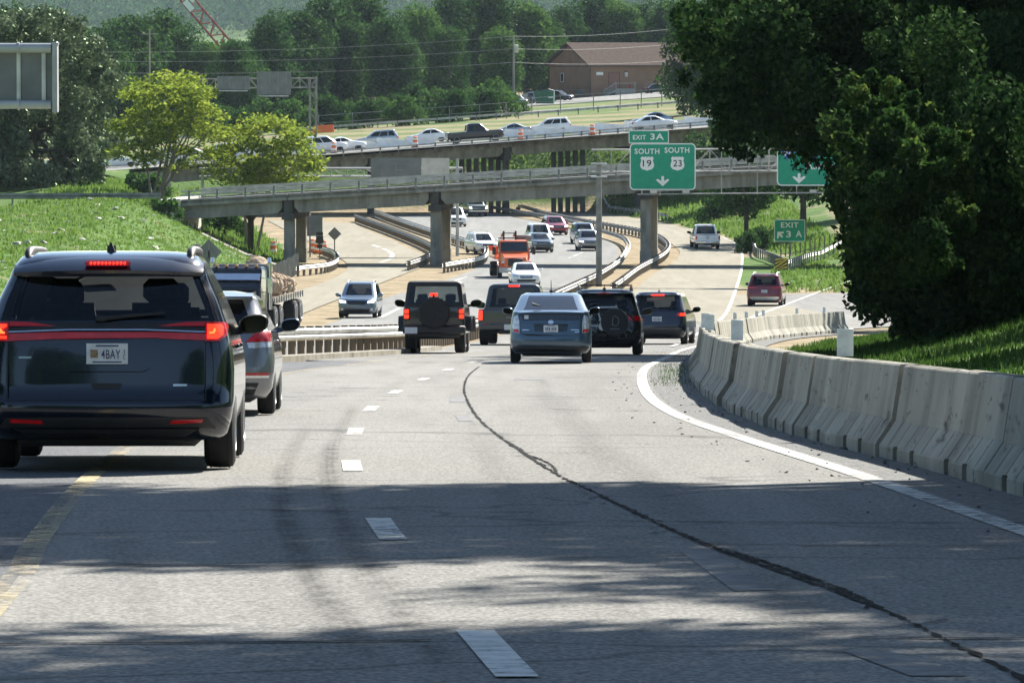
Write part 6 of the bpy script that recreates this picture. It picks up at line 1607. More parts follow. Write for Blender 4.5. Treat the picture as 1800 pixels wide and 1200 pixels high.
for x in (-.44, .44):
    mb = MB(); q = [(x + .33 * math.cos(a), yb, .72 + .33 * math.sin(a)) for a in np.linspace(0, 2 * math.pi, 29)]; mb.tube(q, .024, 7); wl = mb.build('wheel', M['rubber'], bc)
    mb = MB()
    for k in range(10): a = k * math.pi / 5 + .1; mb.tube([(x, yb, .72), (x + .32 * math.cos(a), yb, .72 + .32 * math.sin(a))], .004, 4)
    mb.tube([(x, yb - .05, .72), (x, yb + .05, .72)], .03, 8); mb.build('spokes', M['galv'], wl)
mb = MB(); bb = (-.02, yb, .70); hd = (.34, yb, 1.12); sd = (-.16, yb, 1.16); rh = (-.44, yb, .72); fh = (.44, yb, .72)
for a, b in ((bb, hd), (bb, sd), (sd, (.32, yb, 1.17)), (bb, rh), (sd, rh), (hd, fh), (hd, (.31, yb, 1.22))): mb.tube([a, b], .022, 7)
mb.build('frame', pm('bicycle frame', (.55, .57, .58), .4, .3), bc)
mb = MB(); mb.tube([(.31, yb - .24, 1.25), (.31, yb, 1.23), (.31, yb + .22, 1.25)], .016, 7); mb.build('handlebar', M['plastic'], bc)
mb = MB(); mb.box((-.19, yb, 1.25), (.24, .12, .05), .02); mb.build('saddle', M['plastic'], bc)
mb = MB(); mb.lathe([(-.012, .10), (.012, .10)], 16, (-.02, yb - .03, .70), 'y'); mb.tube([(-.02, yb - .05, .70), (.1, yb - .05, .56)], .014, 6); mb.build('crank', M['galv'], bc)
mb = MB(); mb.lathe([(-.05, .05), (-.05, .33), (0, .345), (.04, .33), (.04, .05)], 26, (.28, -L / 2 - .50, .80), 'y'); wc = mb.build('wheel_cover', pm('black wheel bag', (.012, .013, .014), .5), bs)
mb = MB(); cv = [(.28 + .10 * math.cos(a) * (1 if math.cos(a) > 0 else .5), -L / 2 - .553, .83 + .12 * math.sin(a)) for a in np.linspace(-2.6, 2.2, 16)]; mb.tube(cv, .012, 6); mb.tube([(.24, -L / 2 - .553, .93), (.22, -L / 2 - .553, .72)], .012, 6); mb.bar((.16, -L / 2 - .552, .64), (.40, -L / 2 - .552, .64), .004, .025); mb.build('emblem', M['signback'], wc)

# ---- navy crossover on the right
L = 4.55; H = 1.67; s5 = suv_shell(L, 1.85, H, 1.03)
nv = car('crossover', 'navy blue crossover at the right end of the braking row, next to the barrier', 'suv', 4.86, 171.5 + L / 2, R(-6.5), s5, L, drk, suv_wins(1.03, H), wr=.36, ww=.23, glassm='glass_c')
rear_std(nv, s5, .9, 1.03, H, False, [[(.60, .90), (.88, .90), (.87, 1.0), (.66, 1.0)]], .80, False, pnt=drk, hi=False)
lamp(nv, s5, [(.72, .90), (.885, .90), (.875, .99), (.74, .99)], 'lamp_lit', 'lit_lens', off=.02, step=.04)
y0 = s5.yr(0, H - .1, True); mb = MB(); mb.box((0, y0 - .125, H - .107), (.42, .03, .04), .004); mb.build('high_brake_lamp', M['lamp_lit'], nv)
mirror_pair(nv, s5, L / 2 - 1.6, 1.08, drk, 1, .14); antenna(nv, 0, -1.4, H - .02, .12)

# ---- dark red crossover and white pickup farther on
L = 4.6; H = 1.70; s6 = suv_shell(L, 1.86, H, 1.04)
rd = paint('dark red paint', (.16, .012, .016), .4, .25)
red = car('crossover', 'dark red crossover with silver skid plate on the right hand road', 'suv', XW(1352, 283), 283 + L / 2, R(-6), s6, L, rd, suv_wins(1.04, H), wr=.36, ww=.23)
rear_std(red, s6, .9, 1.04, H, False, [[(.40, .93), (.89, .95), (.88, 1.02), (.45, .99)]], .78, True, pnt=rd)
drape(s6, 'rear', [(-.62, .30), (.62, .30), (.80, .46), (.70, .50), (-.70, .50), (-.80, .46)], .02, .03, M['galv'], 'skid_plate', red, False)
roof_rails(red, .62, -1.6, .9, H - .02, 'galv', .05); mirror_pair(red, s6, L / 2 - 1.6, 1.09, rd, 1, .14)
L = 5.9; wps = pickup_shell(L, 2.03, 1.95)
wp = paint('white paint', (.86, .86, .84), 0, .3)
wt = car('pickup_truck', 'white pickup driving away on the tan exit ramp', 'pickup', XW(1241, 437), 437 + L / 2, R(3), wps, L, wp, pickup_wins(1.12, 1.95), wr=.41, ww=.28)
pickup_rear(wt, wps, L, False, M['chrome'], H=1.95)

# ---- oncoming traffic: the local front (+y) points to the camera
def oncoming(kind, label, cat, px, D, rz, pnt, Wd=1.82, Ln=4.6, H=1.66, lit=False, rails=False, chrome=True, belt=None, group=None, zf=None, glassm='glass_k', wr=.35, roof=None):
    if kind == 'suv': b = belt or 1.0; sh = suv_shell(Ln, Wd, H, b); wn = suv_wins(b, H)
    elif kind == 'pickup': b = 1.12; sh = pickup_shell(Ln, Wd, H); wn = pickup_wins(b, H)
    else: b = belt or .92; sh = sedan_shell(Ln, Wd, H, b); wn = sedan_wins(b, H)
    w = Wd / 2
    t = car({'suv': 'crossover', 'pickup': 'pickup_truck', 'sedan': 'sedan'}[kind], label, cat, XW(px, D), D + Ln / 2 * math.cos(rz), math.pi + rz, sh, Ln, pnt, wn, glassm, wr=wr, ww=.22, group=group, zf=zf)
    if kind == 'suv': front_face(t, sh, Ln, w, (.44, .62, .80), (.50, w - .05, .70, .84), lit, chrome)
    elif kind == 'pickup': front_face(t, sh, Ln, w, (.62, .66, 1.0), (.66, w - .04, .78, .98), lit, chrome, False); drape(sh, 'front', rect(-.9, .46, .9, .60), .03, .05, M['chrome'] if chrome else M['plastic'], 'front_bumper', t, False)
    else: front_face(t, sh, Ln, w, (.40, .50, .64), (.48, w - .05, .58, .70), lit, chrome)
    mirror_pair(t, sh, sh.at(b + .05, True)[1] - .35, b + .05, pnt, .95, .13)
    if kind != 'sedan' and rails: roof_rails(t, w - .30, -Ln / 2 + .7, Ln / 2 - 2.3, H - .02, 'galv_d', .05)
    handles(t, sh, (-.6, .45), b - .12, pnt)
    return t, sh
PW_ = lambda c, n: paint(n, c)
oncoming('suv', 'steel blue oncoming crossover with roof rails beside the tan dirt strip', 'suv', 631, 252, R(-3), paint('steel blue paint', (.10, .15, .20), .5), 1.80, 4.5, 1.68, True, True, False)
oncoming('sedan', 'white oncoming sedan just above the gunmetal pickup roof', 'car', 922, 334, R(3), wp, 1.80, 4.6, 1.44)
oncoming('suv', 'white oncoming crossover with dark wheels left of the orange truck, nearest of the white ones', 'suv', 846, 424, R(14), wp, 1.82, 4.6, 1.66, False, True, False)
oncoming('suv', 'white oncoming crossover with black grille just below the overpass, right of the middle pier', 'suv', 797, 498, R(8), wp, 1.92, 4.8, 1.78, False, False, False)
oncoming('pickup', 'pale green oncoming pickup in the shade below the overpass', 'pickup', 833, 530, R(10), paint('pale green paint', (.25, .30, .25), .2), 1.95, 5.6, 1.85, True)
oncoming('suv', 'dark teal oncoming hatchback right behind the orange truck', 'car', 949, 428, R(8), paint('dark teal paint', (.045, .065, .065), .5), 1.78, 4.3, 1.52, False)
oncoming('suv', 'white oncoming crossover directly behind the dark teal hatchback', 'suv', 948, 444, R(8), wp, 1.84, 4.6, 1.85)
oncoming('suv', 'dark red oncoming crossover beside the curved guardrail', 'suv', 975, 474, R(10), paint('crimson paint', (.28, .015, .035), .4), 1.82, 4.5, 1.62, True)
oncoming('suv', 'silver oncoming crossover partly hidden by the grey gantry post', 'suv', 1034, 432, R(4), silver, 1.80, 4.5, 1.66, True)
oncoming('suv', 'blue grey oncoming crossover behind the silver one by the gantry post', 'suv', 1026, 450, R(6), paint('blue grey paint', (.06, .085, .12), .5), 1.84, 4.6, 1.72)

# ---- traffic on the upper highway, crossing the view
def crossing(kind, label, cat, px, D, rz, pnt, Wd=1.84, Ln=4.7, H=1.68, glassm='glass_k', group=None):
    if kind == 'suv': sh = suv_shell(Ln, Wd, H, 1.0); wn = suv_wins(1.0, H); nm = 'crossover'
    elif kind == 'pickup': sh = pickup_shell(Ln, Wd, H); wn = pickup_wins(1.12, H); nm = 'pickup_truck'
    else: sh = sedan_shell(Ln, Wd, H); wn = sedan_wins(.93, H); nm = 'sedan'
    x = XW(px, D)
    t = car(nm, label, cat, x, D, rz, sh, Ln, pnt, wn, glassm, wr=.34 if kind != 'pickup' else .42, ww=.23, zf=lambda a, b: zh(a, b) + (.03 if b < 562 else -.18) if b < 690 else T(a, b) + .05, seats=False, group=group)
    rear_std(t, sh, Wd / 2, sh.belt, H, False, [[(Wd / 2 - .22, .72), (Wd / 2 - .03, .72), (Wd / 2 - .04, .90), (Wd / 2 - .2, .90)]], None, False, spoil=False, pnt=pnt)
    front_face(t, sh, Ln, Wd / 2, (.42, .56, .74), (.5, Wd / 2 - .05, .64, .8))
    mirror_pair(t, sh, sh.at(sh.belt + .05, True)[1] - .5, sh.belt + .05, pnt, .9, .12); handles(t, sh, (-.6, .45), sh.belt - .12, pnt); side_lines(t, sh, (-.15, .85), .4, sh.belt - .03)
    return t
E_ = R(-90); W_ = R(90)
slv = paint('bright silver paint', (.42, .44, .46), .6, .25); wpx = wp
crossing('suv', 'white wagon seen from behind its left side at the left end of the bridge railing', 'suv', 570, 546.5, R(-80), wpx, 1.9, 4.9, 1.74)
crossing('sedan', 'white car partly behind the white wagon on the upper highway', 'car', 606, 549.4, R(-84), wpx, 1.8, 4.6, 1.45)
pk2 = crossing('pickup', 'black crew cab pickup crossing the far bridge between the white barriers', 'pickup', 836, 547, R(-82), paint('black pickup paint', (.012, .014, .018), .4), 2.0, 5.9, 1.93)
crossing('suv', 'silver crossover facing left behind the white barriers', 'suv', 664, 573, R(92), slv)
crossing('sedan', 'white sedan facing left behind the barriers, left of the black pickup', 'car', 752, 574, R(92), wpx, 1.82, 4.8, 1.47)
crossing('sedan', 'pale car roof just visible behind the barrier right of the black pickup', 'car', 898, 574, R(92), slv, 1.8, 4.6, 1.42)
crossing('suv', 'white crossover facing left below the green dumpster', 'suv', 967, 577, R(92), wpx, 1.84, 4.7, 1.66)
crossing('sedan', 'pale blue sedan at the right end of the highway above the white sedan', 'car', 1146, 581, R(92), paint('pale blue paint', (.28, .36, .45), .5), 1.82, 4.8, 1.46)
crossing('sedan', 'white sedan facing right with dark tail at the right end of the upper highway', 'car', 1150, 548.5, R(-84), wpx, 1.82, 4.9, 1.46)
crossing('suv', 'silver crossover behind the yellow green trees, leftmost on the upper highway', 'suv', 150, 548, R(-86), slv)
crossing('sedan', 'white sedan between the left trees on the upper highway', 'car', 205, 545, R(-86), wpx, 1.82, 4.8, 1.46)
crossing('sedan', 'blue sedan seen through the yellow green tree', 'car', 292, 572, R(92), paint('mid blue paint', (.08, .15, .32), .4), 1.8, 4.6, 1.44)
crossing('sedan', 'white sedan seen through the yellow green tree beside the blue one', 'car', 342, 546, R(-86), wpx, 1.82, 4.8, 1.46)
crossing('suv', 'white crossover glimpsed right of the small yellow green tree', 'suv', 415, 546, R(-86), wpx)
crossing('sedan', 'black sedan parked at the right side of the brown building', 'car', 1156, 862, R(-70), bk, 1.85, 4.8, 1.5)
crossing('suv', 'dark crossover parked left of the green dumpster', 'suv', 908, 822, R(-150), paint('charcoal paint', (.02, .024, .028), .4))
crossing('suv', 'dark wagon parked directly behind the green dumpster', 'suv', 935, 838, R(-160), bk, 1.9, 4.9, 1.8)
crossing('sedan', 'dark sedan parked between the dumpster and the gable wall', 'car', 984, 848, R(-120), bk)
crossing('sedan', 'dark car at the right edge of the building lot, half behind the tree', 'car', 1196, 866, R(-80), bk)

# ---- orange work truck
D = 356.0; tx = XW(899, D)
ot = thing('work_truck', 'bright orange work truck with black rack behind its cab', 'truck', (tx, D + 3.0, zc(D + 3) + .045), math.pi + R(5))
op = paint('bright orange paint', (.80, .13, .015), .0, .35)
mb = MB(); mb.hull([(x * w_, y, z) for x in (-1, 1) for w_, y, z in ((.98, .6, .95), (.98, 2.05, .95), (1.02, .6, 1.6), (1.02, 2.0, 1.75), (.95, .6, 2.45), (.93, 1.45, 2.45), (.86, .7, 2.52), (.84, 1.35, 2.52), (1.0, 1.9, 1.78))]); mb.build('cab', op, ot)
mb = MB(); mb.hull([(x * w_, y, z) for x in (-1, 1) for w_, y, z in ((.95, 1.9, .8), (.80, 3.0, .75), (.95, 1.9, 1.72), (.86, 2.2, 1.70), (.70, 2.95, 1.42), (.74, 3.05, 1.2))]); hd_ = mb.build('hood', op, ot)
mb = MB(); mb.box((0, 3.06, 1.12), (.98, .06, .50), .03); mb.build('grille', M['plastic'], ot)
mb = MB(); mb.hull([(x * .80, 1.97 - (z - 1.78) * .82, z) for x in (-1, 1) for z in (1.80,)] + [(x * .74, 1.47, 2.36) for x in (-1, 1)] + [(x * .80, 1.93, 1.80) for x in (-1, 1)] + [(x * .74, 1.40, 2.36) for x in (-1, 1)]); 
mb = MB(); v = [(-.90, 2.04, 1.80), (.90, 2.04, 1.80), (.84, 1.57, 2.40), (-.84, 1.57, 2.40)]; mb.add(v + [(a, b - .03, c) for a, b, c in v], [(0, 1, 2, 3), (7, 6, 5, 4), (0, 4, 5, 1), (1, 5, 6, 2), (2, 6, 7, 3), (3, 7, 4, 0)])
mb.build('windscreen', pm('dark windscreen', (.02, .024, .026), .06, coat=1), ot, smooth=False)
mb = MB(); mb.box((0, 3.12, .60), (2.2, .2, .34), .05); mb.build('front_bumper', M['conc_l'], ot)
mb = MB(); mb.box((0, 3.23, .62), (.5, .02, .15)); mb.build('number_plate', M['plastic'], ot, smooth=False)
for sx_ in (-1, 1):
    mb = MB(); mb.hull([(sx_ * a, y, z) for a in (.72, 1.10) for y, z in ((1.65, .75), (2.85, .75), (2.7, 1.15), (2.0, 1.22), (1.7, 1.0))]); mb.build('fender', op, ot)
    mb = MB(); mb.box((sx_ * .82, 2.98, 1.12), (.22, .12, .18), .03); mb.build('headlamp', M['lamp_clr'], ot)
    mb = MB(); mb.bar((sx_ * 1.0, 1.75, 2.0), (sx_ * 1.3, 1.85, 2.0), .03, .03); mb.box((sx_ * 1.32, 1.85, 1.85), (.22, .10, .52), .03); mb.build('door_mirror', M['plastic'], ot)
    mb = MB(); mb.hull([(sx_ * (1.03 - (z - 1.6) * .09), y, z) for y, z in ((.75, 1.62), (1.85, 1.66), (1.5, 2.32), (.75, 2.32))] + [(sx_ * (1.0 - (z - 1.6) * .09), y, z) for y, z in ((.75, 1.62), (1.85, 1.66), (1.5, 2.32), (.75, 2.32))]); mb.build('side_window', M['plastic'], ot)
    wheel(ot, sx_ * .98, 2.15, .5, .28, 'steel'); wheel(ot, sx_ * .98, -2.4, .5, .5, 'steel')
mb = MB(); mb.box((0, -1.6, 1.05), (1.0, 7.0, .3), .03); mb.build('chassis', M['plastic'], ot)
mb = MB(); mb.box((0, -2.0, 1.3), (2.35, 5.0, .14), .02); mb.box((0, -4.4, 1.6), (2.35, .1, .7)); mb.box((1.15, -2, 1.5), (.06, 5, .4)); mb.box((-1.15, -2, 1.5), (.06, 5, .4)); mb.build('flat_bed', op, ot)
mb = MB()
for x in (-.25, .55): mb.bar((x, .35, 1.3), (x, .35, 3.1), .12, .12); mb.bar((x, .35, 3.0), (x, -1.2, 2.7), .1, .1)
mb.bar((-.9, .35, 2.62), (.9, .35, 2.62), .08, .08); mb.bar((-.3, .35, 2.95), (.6, .35, 2.95), .06, .06); mb.build('rack', M['plastic'], ot)
mb = MB(); mb.box((-.85, -.6, 2.62), (1.0, .5, .34), .03); mb.build('tool_box', M['signback'], ot)
mb = MB(); mb.box((-1.1, -1.2, 1.0), (.25, 1.4, .5), .05); mb.build('fuel_tank', M['plastic'], ot)
mb = MB(); mb.tube([(.78, 1.2, 2.45), (.8, 1.1, 3.0)], .01, 5); mb.build('antenna', M['plastic'], ot)

# ---- black tractor with a flatbed of burlap wrapped root balls
D = 214.0; tx = XW(412, D)
sm_ = thing('flatbed_truck', 'black flatbed truck with sun visor and tall exhaust behind the silver hatchback', 'truck', (tx, D, zc(D + 2) + .045), math.pi + R(-7))
bp_ = paint('black truck paint', (.014, .015, .018), .3, .3)
mb = MB(); mb.hull([(x * w_, y, z) for x in (-1, 1) for w_, y, z in ((1.1, -1.2, .9), (1.1, .1, .9), (1.12, -1.2, 2.45), (1.05, .02, 1.8), (1.05, -.3, 2.5), (.98, -1.2, 2.62), (.95, -.5, 2.64))]); mb.build('cab', bp_, sm_)
mb = MB(); mb.hull([(x * w_, y, z) for x in (-1, 1) for w_, y, z in ((.95, 0, .8), (.72, 2.0, .75), (.95, 0, 1.75), (.75, 1.9, 1.55), (.8, 2.02, 1.1))]); mb.build('hood', bp_, sm_)
mb = MB(); mb.box((0, 2.03, 1.15), (.95, .06, .75), .03); mb.build('grille', M['chrome'], sm_)
mb = MB(); v = [(-.98, .09, 1.82), (.98, .09, 1.82), (.94, -.13, 2.30), (-.94, -.13, 2.30)]; mb.add(v + [(a, b - .05, c) for a, b, c in v], [(0, 1, 2, 3), (7, 6, 5, 4), (0, 4, 5, 1), (1, 5, 6, 2), (2, 6, 7, 3), (3, 7, 4, 0)]); mb.build('windscreen', pm('dark truck windscreen', (.015, .022, .035), .06, coat=1), sm_, smooth=False)
mb = MB(); mb.hull([(x * 1.02, y, z) for x in (-1, 1) for y, z in ((-.22, 2.38), (.12, 2.14), (.10, 2.11), (-.2, 2.30))]); mb.build('sun_visor', M['chrome'], sm_)
mb = MB()
for x in (-.8, -.4, 0, .4, .8): mb.box((x, -.45, 2.67), (.13, .12, .08), .02)
mb.build('roof_lamp', M['lamp_amber'], sm_)
mb = MB(); mb.tube([(-.7, -.7, 2.64), (.7, -.7, 2.64)], .05, 8); mb.build('roof_horn', M['plastic'], sm_)
for sx_ in (-1, 1):
    mb = MB(); mb.hull([(sx_ * a, y, z) for a in (.7, 1.2) for y, z in ((.5, .6), (2.0, .6), (1.8, 1.15), (.8, 1.2), (.5, .95))]); mb.build('fender', bp_, sm_)
    mb = MB(); mb.tube([(sx_ * 1.15, -1.45, .9), (sx_ * 1.15, -1.45, 2.75)], .11, 14); mb.tube([(sx_ * 1.15, -1.45, 2.75), (sx_ * 1.15, -1.5, 2.95)], .08, 10); mb.build('exhaust_stack', M['chrome'], sm_)
    mb = MB(); mb.bar((sx_ * 1.05, -.1, 2.2), (sx_ * 1.4, .05, 2.2), .03, .03); mb.bar((sx_ * 1.05, -.1, 1.65), (sx_ * 1.4, .05, 1.65), .03, .03); mb.box((sx_ * 1.42, .05, 1.92), (.2, .1, .62), .03); mb.build('door_mirror', M['chrome'], sm_)
    mb = MB(); mb.box((sx_ * .72, 2.0, .95), (.2, .1, .2), .03); mb.build('headlamp', M['lamp_clr'], sm_)
    wheel(sm_, sx_ * .98, 1.25, .5, .28, 'steel')
    for y in (-2.6, -3.9, -7.6, -8.8): wheel(sm_, sx_ * .98, y, .5, .52, 'steel')
mb = MB(); mb.box((0, 2.12, .62), (2.2, .2, .4), .05); mb.build('front_bumper', M['chrome'], sm_)
mb = MB(); mb.box((0, -4.2, 1.0), (1.0, 10.5, .25), .03); mb.build('chassis', M['plastic'], sm_)
mb = MB(); mb.box((0, -1.75, 1.9), (2.3, .12, 1.6), .02)
for x in (-1.12, 1.12): mb.bar((x, -1.75, 1.1), (x, -1.75, 2.72), .12, .14)
mb.build('headboard', M['galv_d'], sm_)
mb = MB(); mb.box((0, -5.7, 1.26), (2.45, 7.6, .18), .02); mb.build('flat_deck', M['wood'], sm_)
mb = MB()
for k in range(13):
    for sx_ in (-1, 1): mb.box((sx_ * 1.25, -2.2 - k * .58, 1.22), (.06, .07, .26))
mb.build('stake_pocket', M['conc_l'], sm_, smooth=False)
bl_m = pm('burlap wrap', (.34, .26, .18), .95, var=.45, scale=5, bump=.8, bscale=14); rope = pm('rope', (.42, .30, .22), .9)
rb = random.Random(5); nballs = 0
MR = Matrix.Rotation(math.pi + R(-7), 3, 'Z')
for k, (x, y, z, r_) in enumerate(((-.72, -2.6, 1.85, .58), (.5, -2.7, 1.85, .58), (-.75, -3.8, 1.84, .57), (.45, -3.9, 1.84, .57), (-.7, -5.0, 1.82, .56), (.5, -5.1, 1.82, .56), (-.35, -3.2, 2.55, .46), (-.3, -4.4, 2.5, .45), (-.72, -6.2, 1.8, .53), (.45, -6.3, 1.8, .53), (-.75, -7.4, 1.78, .5), (.4, -7.5, 1.78, .5))):
    wpos = Vector(sm_.location) + MR @ Vector((x, y, z)); wpos.z = zc(wpos.y) + .045 + z
    t = thing('root_ball', 'burlap root ball roped on the flatbed, %s from the cab%s' % (nth(k if k < 6 else k), '' if k not in (6, 7) else ' on top of the others'), 'root ball', wpos, rb.random(), 'burlap root balls on the flatbed truck')
    bm = bmesh.new(); bmesh.ops.create_icosphere(bm, subdivisions=3, radius=r_)
    for v_ in bm.verts: f_ = 1 + .10 * math.sin(v_.co.x * 9 + k) * math.sin(v_.co.y * 8 + 1) + .06 * math.sin(v_.co.z * 17 + k); v_.co *= f_; v_.co.z *= .92
    me = bpy.data.meshes.new('burlap'); bm.to_mesh(me); bm.free(); me.materials.append(bl_m); me.polygons.foreach_set('use_smooth', np.ones(len(me.polygons), dtype=bool)); link('burlap', me, t)
    mb = MB()
    for q in range(4):
        ax = rb.random() * 3.14; tl = rb.uniform(.2, 1.3)
        Mr = Matrix.Rotation(ax, 3, 'Z') @ Matrix.Rotation(tl, 3, 'X')
        mb.tube([Mr @ Vector((r_ * 1.06 * math.cos(a), r_ * 1.06 * math.sin(a), 0)) for a in np.linspace(0, 6.283, 19)], .018, 5)
    mb.build('rope', rope, t)

# ------------------------------------------------------------------ trees
def leaf_cloud(name, blobs, n, size, m, seed=0, droop=.3, hollow=.55, flat=1.0, aspect=.55, spread=1.08, horiz=1.0):
    """n leaf sized faces spread through the outer volume of many blobs; blobs: (x, y, z, radius)"""
    g = np.random.default_rng(seed)
    B = np.array(blobs, float)
    p = B[:, 3] ** 2; p /= p.sum()
    idx = g.choice(len(B), n, p=p)
    d = g.normal(size=(n, 3)); d /= np.linalg.norm(d, axis=1)[:, None]
    rr = B[idx, 3] * (hollow + (spread - hollow) * g.random(n) ** .6)
    c = B[idx, :3] + d * rr[:, None] * np.array([1, 1, flat])
    a = g.normal(size=(n, 3)); a[:, 2] -= droop; a[:, 2] *= horiz; a /= np.linalg.norm(a, axis=1)[:, None]
    nn = d + g.normal(size=(n, 3)) * .8; b = np.cross(a, nn); b /= np.linalg.norm(b, axis=1)[:, None] + 1e-9
    s = size * (.6 + .8 * g.random(n))[:, None]
    V = np.empty((n, 4, 3)); V[:, 0] = c - a * s * .5; V[:, 1] = c + b * s * aspect * .5; V[:, 2] = c + a * s * .5; V[:, 3] = c - b * s * aspect * .5 + np.cross(a, b) * s * .12
    me = bpy.data.meshes.new(name)
    me.vertices.add(n * 4); me.vertices.foreach_set('co', V.reshape(-1))
    me.loops.add(n * 4); me.loops.foreach_set('vertex_index', np.arange(n * 4, dtype=np.int32))
    me.polygons.add(n); me.polygons.foreach_set('loop_start', np.arange(0, n * 4, 4, dtype=np.int32))
    me.update(calc_edges=True); me.materials.append(m)
    return me
def crown_blobs(rx, rz, zc_, n, r0, r1, seed, flat_top=False, cone=0.0):
    g = random.Random(seed); out = []
    for i in range(n):
        th = g.random() * 6.283; u = g.uniform(-1, 1); k = g.uniform(.45, 1.0)
        rad = math.sqrt(max(0, 1 - u * u)) * k * rx * (1 - cone * (u * .5 + .5))
        out.append((rad * math.cos(th), rad * math.sin(th), zc_ + u * rz * g.uniform(.8, 1.0), g.uniform(r0, r1)))
    return out
def limbs(blobs, trunk_h, r0, k=14, seed=1, base=(0, 0, 0), lean=(0, 0)):
    mb = MB(); g = random.Random(seed); bx, by, bz = base
    top = Vector((bx + lean[0], by + lean[1], bz + trunk_h))
    mb.tube([(bx, by, bz - .5), (bx + lean[0] * .4, by + lean[1] * .4, bz + trunk_h * .5), top, top + Vector((lean[0] * .3, lean[1] * .3, trunk_h * .5))], [r0 * 1.25, r0, r0 * .8, r0 * .4], 10)
    for b in g.sample(blobs, min(k, len(blobs))):
        e = Vector(b[:3]); s_ = Vector((bx, by, bz)).lerp(top, g.uniform(.55, 1.0)); mdl = s_.lerp(e, .5) + Vector((g.uniform(-.3, .3), g.uniform(-.3, .3), .25 * (e - s_).length * .4))
        mb.tube([s_, mdl, e], [r0 * .42, r0 * .25, r0 * .07], 6)
    return mb
LM = {
 'far': leafm('far tree leaves', [(.007, .024, .008), (.016, .050, .013), (.036, .088, .020), (.075, .145, .032)], .3, .16),
 'far2': leafm('far tree leaves pale', [(.016, .050, .012), (.034, .085, .019), (.062, .13, .028), (.10, .18, .04)], .3, .2),
 'mag': leafm('dark glossy leaves', [(.016, .032, .015), (.045, .070, .033), (.11, .145, .075), (.22, .25, .15)], .18, .5, .5, .07),
 'yel': leafm('yellow green leaves', [(.05, .09, .015), (.10, .15, .02), (.155, .205, .028), (.24, .28, .04)], .5, 1.2),
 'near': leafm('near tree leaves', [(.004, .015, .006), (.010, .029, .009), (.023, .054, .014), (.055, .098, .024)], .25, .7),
 'near2': leafm('near leaves with painted sun', [(.005, .019, .006), (.012, .035, .009), (.028, .062, .013), (.11, .145, .03)], .38, .9),  # brightest ramp colour paints sunlight on random leaves the sun misses
 'hill': leafm('hill forest leaves', [(.010, .040, .018), (.020, .065, .024), (.036, .095, .032), (.065, .135, .045)], .22, .02),  # bluer greens put part of the distance haze into the colour
}
def tree(name, label, loc, crown_me, trunk_me, scale=1.0, rz=0.0, group=None, extra=()):
    t = thing(name, label, 'tree', loc, rz, group)
    t.scale = scale if hasattr(scale, '__len__') else (scale,) * 3
    link('trunk', trunk_me, t); link('crown', crown_me, t)
    return t
def mk(mb, name, m): o = mb.build(name, m); d = o.data; bpy.data.objects.remove(o); return d
# far trees, three crowns of about 20 m
FARV = []
for k, (rx, rz, n, lm_) in enumerate(((6.0, 8.5, 46, 'far'), (5.0, 8.0, 40, 'far2'), (6.8, 7.2, 46, 'far'), (5.5, 9.0, 44, 'far'))):
    bl_ = crown_blobs(rx, rz, 10.0, n, 1.3, 2.6, 30 + k, cone=.25)
    FARV.append((leaf_cloud('crown', bl_, 11000, .60, LM[lm_], k, .1, .45, 1, .6, 1.25), mk(limbs(bl_, 7, .32, 10, k), 'trunk', M['bark'])))
fl_ = [  # px, top row, D, variant
 (480, 28, 830, 0), (420, 66, 780, 2), (530, 14, 840, 2), (585, -8, 850, 0), (640, -6, 860, 3), (690, 30, 842, 0), (735, 5, 872, 1), (790, 55, 835, 3), (800, -12, 884, 0), (850, -14, 890, 3), (880, 45, 850, 1), (925, -2, 895, 1), (955, 30, 905, 0), (1000, 10, 930, 0),
 (1045, -6, 940, 3), (1090, -2, 935, 1), (1140, 6, 940, 0), (1185, -4, 930, 2), (1225, 12, 925, 0), (330, 50, 800, 0), (285, 30, 810, 3), (235, 22, 790, 2), (190, 48, 760, 0), (130, 34, 770, 2), (70, 28, 790, 0), (15, 22, 800, 3), (375, 74, 800, 1), (1270, 10, 915, 2), (1320, -5, 910, 0)]
for i, (px, top, D, v) in enumerate(fl_):
    x = XW(px, D); z = T(x, D); h = P(px, top, D).z - z; s_ = h / 18.9
    tree('broadleaf_tree', 'tall green tree in the belt behind the upper highway, top near column %d%% of the photo width' % round(px / 18) if False else 'tall %s tree in the belt behind the upper highway, %s counting from the left' % ('dark green' if v != 1 else 'pale green', nth(sorted(p[0] for p in fl_).index(px))),
         (x, D, z), *FARV[v], scale=(s_ * 1.05, s_ * 1.05, s_), rz=random.random() * 6, group='trees behind the upper highway')
# bushes along the foot of the belt
BUV = []
for k in range(2):
    bl_ = crown_blobs(2.6, 1.6, 1.7, 16, .7, 1.2, 60 + k)
    BUV.append((leaf_cloud('crown', bl_, 2200, .42, LM['far2' if k else 'far'], 20 + k, .1, .5), mk(limbs(bl_, 1.0, .10, 6, k), 'trunk', M['bark'])))
bpx = list(range(380, 905, 26))
for i, px in enumerate(bpx):
    D = 730 + 25 * math.sin(i * 2.3); x = XW(px, D)
    tree('shrub', 'leafy shrub below the tree belt above the pale guardrail, %s from the left' % nth(i), (x, D, T(x, D)), *BUV[i % 2], scale=.8 + .5 * random.random(), rz=i, group='shrubs along the upper guardrail')
